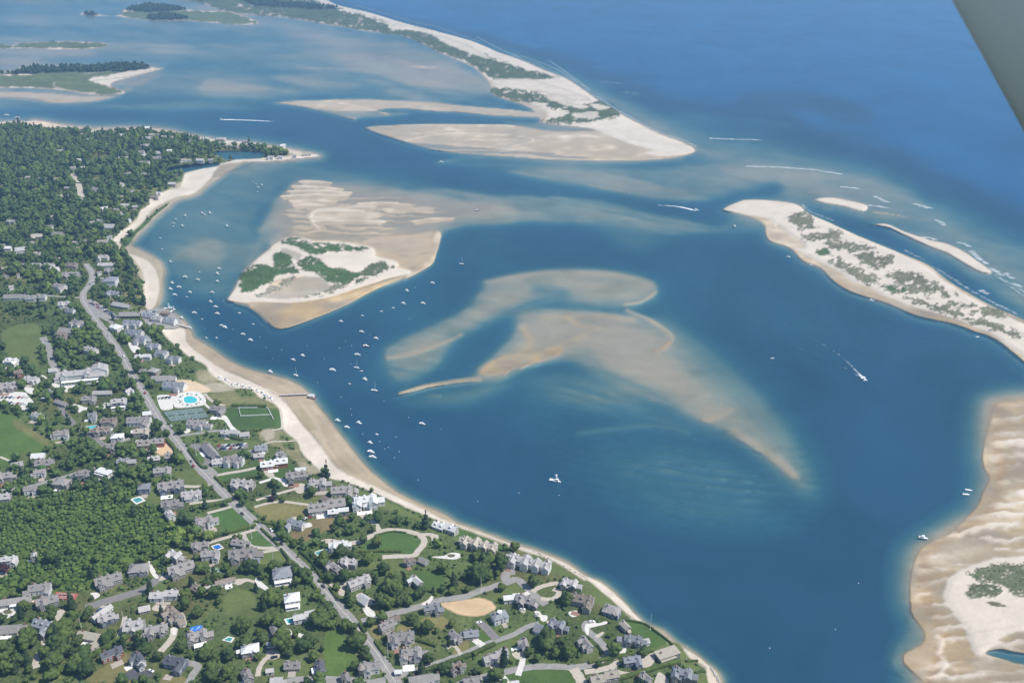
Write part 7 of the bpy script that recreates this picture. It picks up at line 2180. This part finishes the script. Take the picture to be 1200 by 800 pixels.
def foam(name, rows, dz=.06):
    """rows: list of (u, v, half width m, cover)"""
    P = catmull([(r_[0], r_[1]) for r_ in rows], 5, False)
    W = np.interp(np.arange(len(P)) / 5, range(len(rows)), [r_[2] for r_ in rows]); K = np.interp(np.arange(len(P)) / 5, range(len(rows)), [r_[3] for r_ in rows])
    G = [at(p[0], p[1], z=0.0) for p in P]
    mb = MB(); cov = []
    prof = (-1, -.6, -.2, .2, .6, 1); pc = (0, .75, 1, 1, .75, 0)
    for i, c in enumerate(G):
        a = G[max(i - 1, 0)]; b_ = G[min(i + 1, len(G) - 1)]
        t = (b_ - a).normalized(); s_ = Vector((t.y, -t.x, 0))
        for q, w_ in zip(prof, pc):
            mb.v.append(tuple(c + s_ * q * W[i] + Vector((0, 0, dz)))); cov.append(K[i] * w_)
    for i in range(len(G) - 1):
        for k in range(5):
            mb.f.append([i * 6 + k, i * 6 + k + 1, i * 6 + 7 + k, i * 6 + 6 + k]); mb.m.append(0)
    me = mb.mesh(name, [FOAM])
    at_ = me.attributes.new('cover', 'FLOAT', 'POINT'); at_.data.foreach_set('value', np.array(cov, np.float32))
    o = mesh_obj(name, me); o['kind'] = 'stuff'
    return o
foam('wake_foam', [(1013.5, 446.5, 2.0, 1.0), (1011.5, 443, 3.0, 1.0), (1008.5, 440, 2.6, .8), (1003, 434, 2.2, .52), (993, 424, 2.6, .42), (978, 412, 3.2, .36), (950, 395, 4, .32), (900, 372, 4, .28)])
foam('wake_foam', [(1010.5, 444.5, 1.2, .6), (999, 436, 2, .40), (975, 424, 2.5, .33), (930, 405, 3, .28)])
foam('wake_foam', [(258, 140.5, 5, 1.0), (266, 140.3, 6, 1.0), (278, 140.6, 6, .85), (295, 141.2, 6, .8), (312, 142, 6, .75), (322, 142.6, 5, .4)])
foam('wake_foam', [(815.5, 247.2, 2.5, 1.0), (810, 245.6, 4, 1.0), (800, 243.2, 4.5, .9), (788, 241.5, 4, .7), (770, 240.5, 4, .5)])
SURF = [[(1018, 240.5), (1030, 242), (1040, 244)], [(1070, 239), (1080, 241), (1090, 244)], [(1078, 242), (1086, 244)], [(1095, 258), (1102, 260), (1106, 264)], [(1122, 284), (1130, 286), (1136, 289)],
        [(1138, 294), (1146, 302), (1156, 309)], [(1160, 314), (1170, 319), (1176, 323)], [(1178, 320), (1186, 326)], [(1186, 332), (1196, 336)], [(1150, 340), (1156, 344)], [(1025, 230), (1037, 236), (1040, 237)],
        [(832, 162), (850, 163), (888, 164)], [(876, 195), (910, 196), (955, 199)], [(985, 219), (996, 220), (1006, 221)], [(960, 200), (985, 204)], [(1080, 278), (1090, 279), (1096, 281)],
        [(645, 72), (668, 88), (690, 105)], [(560, 44), (585, 57), (608, 67)], [(612, 66), (650, 80), (676, 96)], [(500, 28), (530, 38), (560, 48)], [(700, 113), (725, 130), (748, 142)], [(752, 146), (780, 158), (800, 164), (814, 171)],
        [(420, 7), (460, 19), (500, 30)], [(704, 96), (716, 97), (728, 98)], [(733, 108), (748, 110)], [(1095, 313), (1120, 329), (1150, 347), (1190, 367)], [(1060, 293), (1080, 303)], [(1180, 330), (1200, 342), (1230, 360)],
        [(940, 240), (950, 248), (975, 258)], [(1165, 320), (1180, 332), (1205, 350)]]
for k, S in enumerate(SURF):
    v = S[0][1]
    if k >= 16: w_, cv = (7.0 if v < 150 else 6.0), .47
    else: w_, cv = (9.0 if v < 200 else 8.0), .58
    foam('surf_foam', [(S[0][0], S[0][1], w_ * .4, .3)] + [(p[0], p[1], w_, cv) for p in S] + [(S[-1][0] + 3, S[-1][1] + 1.2, w_ * .4, .3)], .07)

# ------------------------------------------------------------------ pier, jetty, swim float
def pier(u0, v0, u1, v1, label, w=2.2, z=2.2, name='wooden_pier', step=4.0):
    a, b_ = at(u0, v0, z=0.0), at(u1, v1, z=0.0)
    L = (b_ - a).length; ang = math.atan2(b_.y - a.y, b_.x - a.x)
    r = empty(name, a, ang, label, 'pier')
    mb = MB(); mb.box((L / 2, 0, z), (L, w, .2))
    mb.build('deck', [WOODM], r)
    for i in range(int(L / step) + 1):
        for sy in (-1, 1):
            mb = MB(); mb.tube((i * step, sy * w * .45, -3), (i * step, sy * w * .45, z + .1), .18, .16, 6); mb.build('pile', [WOODM], r)
    mb = MB()
    for sy in (-1, 1):
        mb.box((L / 2, sy * w * .48, z + 1.0), (L, .08, .1))
        for i in range(int(L / step) + 1): mb.box((i * step, sy * w * .48, z + .5), (.1, .1, 1.0))
    mb.build('handrail', [WOODM], r)
    return r
pier(328, 464.8, 361, 463.3, 'long thin wooden pier crossing the beach to a float', 2.6, 2.3)
pier(208, 381, 221, 385, 'short jetty running out from the fish wharf', 3.0, 1.8)
fl = empty('boat_house', at(365.5, 466, z=0.0), R(-10), 'white float house with red base at the pier end', 'boat house')
mb = MB(); mb.box((0, 0, .35), (7.5, 5.5, .8)); mb.build('float', [mat('red_brown_float', (.16, .06, .05), .15, 1, .8)], fl)
mb = MB(); mb.box((0, 0, 2.0), (5, 4, 2.4)); mb.build('wall', [WALL['w']], fl)
mb = MB(); roof_gable(mb, 5, 4, 3.2, R(30), lambda q: q); mb.build('roof', [ROOF['w'], TRIM], fl)
# ------------------------------------------------------------------ pools, courts, lawns with fences
POOLW = mat('pool_water', (.05, .42, .46), .08, .8, .12, spec=.6)
POOLB = mat('pool_water_deep', (.02, .13, .42), .08, .8, .12, spec=.6)
POOLG = mat('pool_water_green', (.06, .26, .26), .08, .8, .12, spec=.6)
COPE = mat('pool_coping', (.66, .63, .58), .06, 1, .8)
def pool(pts, label, m_, rim=1.3, smoothed=False):
    P = catmull(pts, 4) if smoothed else np.array(pts, float)
    W3 = [at(p[0], p[1]) for p in P]
    c = sum(W3, Vector()) / len(W3)
    z0 = max(p.z for p in W3) + .55
    r = empty('swimming_pool', (c.x, c.y, z0), 0, label, 'swimming pool')
    inn = [Vector((p.x - c.x, p.y - c.y, 0)) for p in W3]
    out = [p + p.normalized() * rim for p in inn]
    mb = MB(); mb.face([p + Vector((0, 0, -.1)) for p in inn][::-1]); o = mb.build('water', [m_], r)
    o.data.flip_normals() if o.data.polygons[0].normal.z < 0 else None
    mb = MB(); n = len(inn)
    for i in range(n):
        j = (i + 1) % n
        up = Vector((0, 0, .05)); dn = Vector((0, 0, -.9))
        mb.face([inn[i] + up, inn[j] + up, out[j] + up, out[i] + up]); mb.face([out[i] + up, out[j] + up, out[j] + dn, out[i] + dn]); mb.face([inn[j] + up, inn[i] + up, inn[i] + dn, inn[j] + dn])
    mb.build('coping', [COPE], r)
    block_poly(P, 1, 2)
    return r
pool([(215.5, 467), (219, 464.8), (224, 464.5), (230, 467), (231, 470), (228, 472.3), (220, 472.6), (216, 471)], 'turquoise free-form pool of the beach club', POOLW, 1.6, True)
pool([(102, 500), (114, 498.6), (115, 501.4), (103, 503)], 'turquoise pool among trees left of the road', POOLW)
pool([(155, 585.5), (163, 583), (168, 586.5), (160, 589.6)], 'green-blue pool below the square slate-blue house', POOLG, 2.0)
pool([(249, 640.5), (256, 638.2), (260.5, 641.8), (253, 644.8)], 'deep blue pool between two grey houses', POOLB)
pool([(369, 647.5), (381, 644), (385.5, 647), (372, 650.5)], 'long pale green pool left of the orange patio', POOLG, 1.8)
pool([(335, 726), (346, 724), (350, 728.5), (338, 730.6)], 'small turquoise pool beside the white terraces', POOLW, 1.6)
pool([(262, 750), (268, 747), (273, 748), (270, 752)], 'little green pool right of the blue tarp', POOLG, 1.2)
block_poly([(260, 746), (276, 744), (276, 753), (260, 753)], 1, 1)

FENCEM = mat('fence_mesh', (.10, .13, .12), .1, 2, .7)
WFENCE = mat('white_fence', (.78, .78, .76), .04, 2, .6)
def fence(pts, label, m_, h=1.2, name='fence', rails=2, post=3.0, closed=False, panel=False, pr=.07, rw=.08):
    W3 = [at(p[0], p[1]) for p in pts] + ([at(*pts[0])] if closed else [])
    r = empty(name, W3[0], 0, label, 'fence')
    mbp, mbr = MB(), MB()
    o0 = W3[0]
    for a, b_ in zip(W3[:-1], W3[1:]):
        L = (b_ - a).length; n = max(1, int(L / post))
        for i in range(n + 1):
            p = a.lerp(b_, i / n) - o0
            mbp.tube(p + Vector((0, 0, -.3)), p + Vector((0, 0, h)), pr, pr, 5)
        for k in range(rails):
            z = h * (k + 1) / rails - .08
            mbr.tube(a - o0 + Vector((0, 0, z)), b_ - o0 + Vector((0, 0, z)), rw, rw, 4)
    mbp.build('posts', [m_], r); mbr.build('rails', [m_], r)
    return r
COURT = mat('court_green', (.10, .16, .145), .06, .5, .85)
COURTS = mat('court_surround', (.13, .175, .165), .06, .5, .85)
COURTR = mat('court_red', (.33, .10, .085), .08, .6, .85)
LINE = mat('court_line', (.38, .40, .38), .03, 1, .7)
def court(quad, n, label, mc, ms, name='tennis_court', lw=.25):
    """n courts side by side inside the quad (tl, tr, br, bl) with lines and nets"""
    Q = [at(*p) for p in quad]
    c = sum(Q, Vector()) / 4; z0 = max(q.z for q in Q) + .7
    r = empty(name, (c.x, c.y, z0), 0, label, 'tennis court')
    q = [Vector((p.x - c.x, p.y - c.y, 0)) for p in Q]
    def pt(s, t, z=0): return q[0].lerp(q[1], s).lerp(q[3].lerp(q[2], s), t) + Vector((0, 0, z))
    mb = MB(); mb.face([pt(0, 1), pt(1, 1), pt(1, 0), pt(0, 0)])
    dn = Vector((0, 0, -1.5))
    for a, b_ in ((pt(0, 1), pt(1, 1)), (pt(1, 1), pt(1, 0)), (pt(1, 0), pt(0, 0)), (pt(0, 0), pt(0, 1))): mb.face([b_, a, a + dn, b_ + dn])
    mb.build('surround', [ms], r)
    for i in range(n):
        s0, s1 = (i + .16) / n, (i + .84) / n; t0, t1 = .14, .86
        mb = MB(); mb.face([pt(s0, t1, .03), pt(s1, t1, .03), pt(s1, t0, .03), pt(s0, t0, .03)]); sf = mb.build('playing_surface', [mc], r)
        mb = MB()
        def line(a, b_):
            A, B = pt(*a, .06), pt(*b_, .06); t = (B - A).normalized(); s_ = Vector((t.y, -t.x, 0)) * lw / 2
            mb.face([A - s_, A + s_, B + s_, B - s_])
        for a, b_ in (((s0, t0), (s1, t0)), ((s0, t1), (s1, t1)), ((s0, t0), (s0, t1)), ((s1, t0), (s1, t1)), ((s0, .33), (s1, .33)), ((s0, .67), (s1, .67)), (((s0 + s1) / 2, .33), ((s0 + s1) / 2, .67))): line(a, b_)
        mb.build('court_lines', [LINE], sf)
        mb = MB(); A, B = pt(s0, .5, .0), pt(s1, .5, .0); mb.face([A, B, B + Vector((0, 0, 1)), A + Vector((0, 0, 1))]); mb.build('net', [FENCEM], r)
    block_poly(quad, 1, 1.5)
    return r
court([(191, 483), (237, 478), (245, 489.5), (200, 494.5)], 4, 'row of four dark green courts beside the beach club', COURT, COURTS)
fence([(191, 483), (237, 478), (245, 489.5), (200, 494.5)], 'tall dark fence round the four courts', FENCEM, 3.2, 'court_fence', 3, 4, True, pr=.06, rw=.04)
court([(66, 694), (92, 696), (88, 703), (63, 701.5)], 1, 'red hard court with pale rim beside the long grey house', COURTR, COURTR)
court([(245, 667.5), (255, 665.5), (260, 671.5), (249, 674)], 1, 'small green court between hedges and wood', mat('court_light', (.16, .25, .17), .06, .5, .85), mat('court_light', (.16, .25, .17)))
fence([(279, 478.5), (302, 478.3)], 'white fence on the far side of the games lawn', WFENCE, 1.4, 'white_fence', 2, 3, pr=.16, rw=.2)
fence([(280, 479), (282, 488), (318, 486.5), (313.5, 478.5)], 'white fence on three sides of the games lawn', WFENCE, 1.4, 'white_fence', 2, 3, pr=.16, rw=.2)
fence([(318, 486.5), (320.5, 492)], 'short white fence tail at the games lawn corner', WFENCE, 1.4, 'white_fence', 2, 2, pr=.16, rw=.2)

# ------------------------------------------------------------------ cars
CARC = {'white': (.75, .75, .74), 'silver': (.42, .43, .45), 'black': (.02, .02, .022), 'red': (.32, .03, .025), 'blue': (.04, .09, .22), 'grey': (.16, .165, .17), 'green': (.05, .10, .07)}
CARM = {k: mat('car_' + k, c, .03, 1, .3, spec=.6) for k, c in CARC.items()}
TYRE = mat('tyre', (.02, .02, .02), .1, 3, .9)
def car_meshes():
    mb = MB()
    prof = [(-2.25, .35), (-2.3, .75), (-2.15, .98), (-1.5, 1.02), (1.0, .98), (2.05, .82), (2.25, .6), (2.2, .35)]
    mb.loft([[(x, y, z) for x, z in prof] for y in (-.88, .88)])
    mb.loft([[(x, y, z) for x, z in ((-1.55, 1.4), (-1.4, 1.46), (.05, 1.46), (.25, 1.4))] for y in (-.68, .68)])
    body = mb
    mg = MB(); mg.loft([[(-2.0, -.8, .98), (-2.0, .8, .98), (1.0, .8, .98), (1.0, -.8, .98)], [(-1.5, -.68, 1.43), (-1.5, .68, 1.43), (.2, .68, 1.43), (.2, -.68, 1.43)]])
    mw = MB(); mw.tube((0, -.11, 0), (0, .11, 0), .34, .34, 10)
    return body, mg.mesh('car_windows', [GLASSM]), mw.mesh('wheel', [TYRE])
_body, CARG, CARW = car_meshes()
CARB = {k: _body.mesh('body', [m_]) for k, m_ in CARM.items()}
def car(u, v, col, ang, label, name='parked_car', z=.12, sc=1.0, group='parked cars', cat='car'):
    p = at(u, v); p.z += z
    r = empty(name, p, R(ang), label, cat, group)
    mesh_obj('body', CARB[col], r); mesh_obj('windows', CARG, r)
    for x in (-1.4, 1.4):
        for y in (-.85, .85): mesh_obj('wheel', CARW, r, (x, y, .34))
    r.scale = (sc,) * 3
    return r
rc = random.Random(3)
def lot(pts, ang, where, n, z=.25, cols=None):
    """n cars in a row from the first to the last point"""
    for i in range(n):
        t = i / max(n - 1, 1)
        u = pts[0][0] + (pts[1][0] - pts[0][0]) * t; v = pts[0][1] + (pts[1][1] - pts[0][1]) * t
        c = (cols or ['white', 'silver', 'black', 'grey', 'blue', 'red', 'white', 'silver', 'black'])[(i * 5 + int(pts[0][0])) % (len(cols) if cols else 9)]
        car(u, v, c, ang + rc.uniform(-4, 4), '%s car parked %s, %s from left' % (c, where, ordn(i)), z=z)
lot([(107, 356), (135, 372)], 20, 'in the road side row of the harbour lot', 11)
lot([(113, 357.5), (130, 367.5)], 20, 'in the inner row of the harbour lot', 8)
lot([(257, 522.5), (287, 521)], 60, 'in the upper row of the hall lot', 9)
lot([(260, 526), (285, 525)], 60, 'in the lower row of the hall lot', 8)
lot([(3, 466), (32, 466)], 80, 'in the back row of the white lot', 7)
lot([(8, 472), (30, 474)], 80, 'in the front row of the white lot', 6)
lot([(172, 380), (190, 383)], 60, 'on the wharf front', 6, .75)
lot([(172, 367), (184, 366)], 60, 'on the wharf back', 4, .75)
lot([(187, 467), (199, 466)], 80, 'on the white club lot', 4)
lot([(355, 609.5), (372, 603)], 40, 'behind the brown lot house', 5)
for (u, v, c, a, lab, z) in ((318, 621.5, 'white', -50, 'white car driving on the road past the green half-round lawn', .2), (303.5, 612, 'blue', -50, 'blue car driving on the road beside the tan field', .2),
                          (330, 637.5, 'black', -50, 'black car driving on the road by the wide hedge', .2), (379, 687.5, 'black', -50, 'black car on the road at the gravel drive mouth', .2),
                          (197, 509, 'white', -55, 'white car on the road beside the hedge bend', .2), (227, 546.5, 'red', -52, 'red car on the road by the long hall', .2),
                          (224.5, 541, 'grey', -52, 'grey car on the road above a red one', .2), (170, 461, 'red', -58, 'red car on the road near the beach club', .2), (284, 602.5, 'black', -50, 'black car on the road beside the first field', .2),
                          (201, 500, 'white', -55, 'white car on the road near the four courts', .2), (177, 786.5, 'white', -20, 'white car on black asphalt by the white gable house', .2),
                          (321.5, 770.5, 'black', 20, 'black car on the round gravel court', .2), (437, 705.5, 'black', 10, 'black car on the gravel court right of the road', .2), (90.5, 751, 'white', 0, 'white car among trees above the tall hedge', .2),
                          (117, 715, 'blue', 60, 'blue car beside the narrow pale house', .25), (120, 718, 'red', 60, 'red car beside the narrow pale house', .25), (561, 730, 'white', 20, 'white car on the drive near the bare earth lot', .2),
                          (629, 721, 'silver', 60, 'silver car on the white drive of the blue-grey house', .25), (693, 729, 'white', 10, 'white car at the head of the white forked drive', .3), (279, 634, 'black', 15, 'black car right of the grey pool-side house', .2),
                          (201, 672, 'grey', 30, 'grey car at the cul-de-sac end house', .25), (193, 673, 'blue', 30, 'blue car on the cul-de-sac turning circle', .2), (262, 504, 'black', -30, 'black car on the lane above the hall lot', .2),
                          (124, 473.5, 'white', 20, 'white car at the end of the white court', .2), (449, 723.5, 'white', 20, 'white car on the court behind the small brown garage', .25), (341, 569, 'black', 20, 'black car on the white dune drive', .2),
                          (612, 714.5, 'white', 0, 'white car beside the dark grey house', .2), (145, 417.5, 'white', -58, 'white car on the road above the inn', .2), (127, 393, 'silver', -60, 'silver car on the road below the harbour lot', .2)):
    car(u, v, c, a, lab, 'car', z, group='cars on roads and drives')

# ------------------------------------------------------------------ flagpoles, umbrellas
def flagpole(u, v, label, h=14):
    r = empty('flagpole', at(u, v), 0, label, 'flagpole', 'flagpoles')
    mb = MB(); mb.tube((0, 0, -.5), (0, 0, h), .16, .09, 6); mb.build('pole', [TRIM], r)
    mb = MB(); mb.box((.0, 0, .1), (.8, .8, .3)); mb.build('base', [COPE], r)
for u, v, lab in ((387, 651, 'white flagpole above the long hedge by the pool'), (295, 630, 'white flagpole on the half-round lawn'), (230, 533, 'white flagpole on the small green by the long hall'), (265.5, 504, 'flagpole on the white club drive lawn'),
                  (41, 502, 'tall flagpole at the edge of the golf slope'), (146.5, 734, 'pole beside the blue-fronted house'), (96.5, 741, 'pale pole above the tan-roofed outbuilding'), (762, 737, 'flagpole on the sea lawn edge'),
                  (320, 656, 'white ornament pole on the lawn left of the road'), (564, 692, 'pole by the side road at the dark wood'), (455, 772, 'utility pole at the right roadside near the junction'), (76, 711, 'pole beside the red court drive'),
                  (804, 774, 'flagpole at the hedge end of the corner lawn')):
    flagpole(u, v, lab)
UMB = {'blue': mat('canvas_blue', (.06, .14, .34), .05, 2, .8), 'white': mat('canvas_white', (.78, .78, .76), .04, 2, .8), 'green': mat('canvas_green', (.06, .18, .12), .05, 2, .8)}
_up = MB(); _up.tube((0, 0, -.3), (0, 0, 2.5), .04, .04, 5); UPOLE = _up.mesh('pole', [TRIM])
UCAN = {}
for k, m_ in UMB.items():
    mb = MB(); rim = [(math.cos(i * math.pi / 4) * 1.6, math.sin(i * math.pi / 4) * 1.6, 2.15) for i in range(8)]
    for i in range(8): mb.face([rim[i], rim[(i + 1) % 8], (0, 0, 2.75)]); mb.face([(0, 0, 2.65), rim[(i + 1) % 8], rim[i]])
    UCAN[k] = mb.mesh('canopy', [m_])
def umbrella(u, v, c, lab, grp):
    r = empty('parasol', at(u, v), 0, lab, 'parasol', grp)
    mesh_obj('canopy', UCAN[c], r); mesh_obj('pole', UPOLE, r); r.scale = (.68,) * 3
line = [(257, 442), (264, 447), (272, 450), (280, 453), (288, 452), (296, 456), (303, 459), (309, 462), (315, 466), (320, 469)]
cnt = {'blue': 0, 'white': 0}
for i in range(30):
    t = i / 29 * (len(line) - 1); k = min(int(t), len(line) - 2); f = t - k
    u = line[k][0] + (line[k + 1][0] - line[k][0]) * f + rc.uniform(-1, 1); v = line[k][1] + (line[k + 1][1] - line[k][1]) * f + rc.uniform(-1.6, 1.6)
    c = 'blue' if i % 3 == 0 else 'white'
    umbrella(u, v, c, '%s parasol on the club beach, %s %s one from left' % (c, ordn(cnt[c]), c), 'parasols along the club beach'); cnt[c] += 1
pc = 0
for i in range(14):
    a = i / 14 * 2 * math.pi
    umbrella(223 + 12.5 * math.cos(a), 468.6 + 6.6 * math.sin(a), 'white' if i % 2 else 'green', '%s parasol on the pool deck, %s clockwise from the right' % ('white' if i % 2 else 'green', ordn(i)), 'parasols round the club pool')
# low beach chairs, nothing tells them apart
_bc = MB(); _bc.box((0, 0, .3), (1.5, .6, .1)); _bc.box((-.8, 0, .6), (.1, .6, .6)); BCH = _bc.mesh('beach_chair', [GEL])
for i in range(44):
    t = rc.random() * (len(line) - 1); k = min(int(t), len(line) - 2); f = t - k
    u = line[k][0] + (line[k + 1][0] - line[k][0]) * f + rc.uniform(-3, 3); v = line[k][1] + (line[k + 1][1] - line[k][1]) * f + rc.uniform(-2, 3)
    o = mesh_obj('beach_chair', BCH, None, at(u, v, .05)); o.rotation_euler = (0, 0, rc.uniform(0, 6)); o.scale = (1.0,) * 3
    tag(o, 'white lounge chair on the club beach among the parasols', 'beach chair', 'lounge chairs on the club beach')

# seawall, stairs and duck blind details along the bluff
STONE = mat('stone', (.36, .34, .31), .25, 1.2, .9)
rv = random.Random(9)
mb = MB()
for i in range(150):
    t = rv.random(); P0, P1 = ((833, 782), (845, 803)) if i % 2 else ((560, 621.5), (690, 677))
    u = P0[0] + (P1[0] - P0[0]) * t + rv.uniform(-1, 1.4); v = P0[1] + (P1[1] - P0[1]) * t + rv.uniform(-.8, .8)
    if i % 2 == 0: v = 621.5 + (u - 560) * .33 + .0009 * (u - 560) ** 2 - 1 + rv.uniform(-.6, .6)
    p = at(u, v); s_ = rv.uniform(.4, 1.1)
    mb.box((p.x, p.y, p.z + .1), (s_ * 1.3, s_, s_), rv.uniform(0, 3), taper=.7)
o = mb.build('shore_boulders', [STONE]); o['kind'] = 'stuff'

# ------------------------------------------------------------------ wing strut of the aircraft, close to the camera at upper right
m, n, l, b = mat_new('strut_paint')
b.inputs['Base Color'].default_value = (.70, .75, .64, 1); b.inputs['Roughness'].default_value = .5; setspec(b, .35)
Rv, Uv, Fv = Vector((1, 0, 0)), Vector((0, SP, CP)), Vector((0, CP, -SP))
cam_p = Vector((0, 0, HCAM))
def near(u, v, d): return cam_p + (Fv + Rv * ((u - 600) / F) + Uv * (-(v - 400) / F)) * d
A0 = near(1000, -210, 1.9); A1 = near(1300, 337, 2.15)      # leading edge line
ax = (A1 - A0).normalized()
toc = (cam_p - (A0 + A1) / 2).normalized()
ch = ax.cross(toc).normalized()
if ch.x < 0: ch = -ch
nrm = ch.cross(ax).normalized()
strut = empty('wing_strut', A0, 0, 'grey aircraft wing strut close to the camera at the upper right corner', 'wing strut')
mb = MB(); rings = []
for t in (0.0, 1.0):
    base = A0.lerp(A1, t) - A0
    ring = []
    for i in range(24):
        a = 2 * math.pi * i / 24
        x = .11 - .11 * math.cos(a); th = .028 * math.sin(a) * (1 if x < .11 else (1 - ((x - .11) / .11) ** 2 * .6))
        ring.append(base + ch * x + nrm * th)
    rings.append(ring)
mb.loft(rings); mb.build('fairing', [m], strut, smooth=True)
mb = MB()
for t in (.05, .95):
    c = A0.lerp(A1, t) - A0
    mb.tube(c + ch * .11 - ax * .03, c + ch * .11 + ax * .03, .05, .05, 10)
mb.build('end_fitting', [ALU], strut)
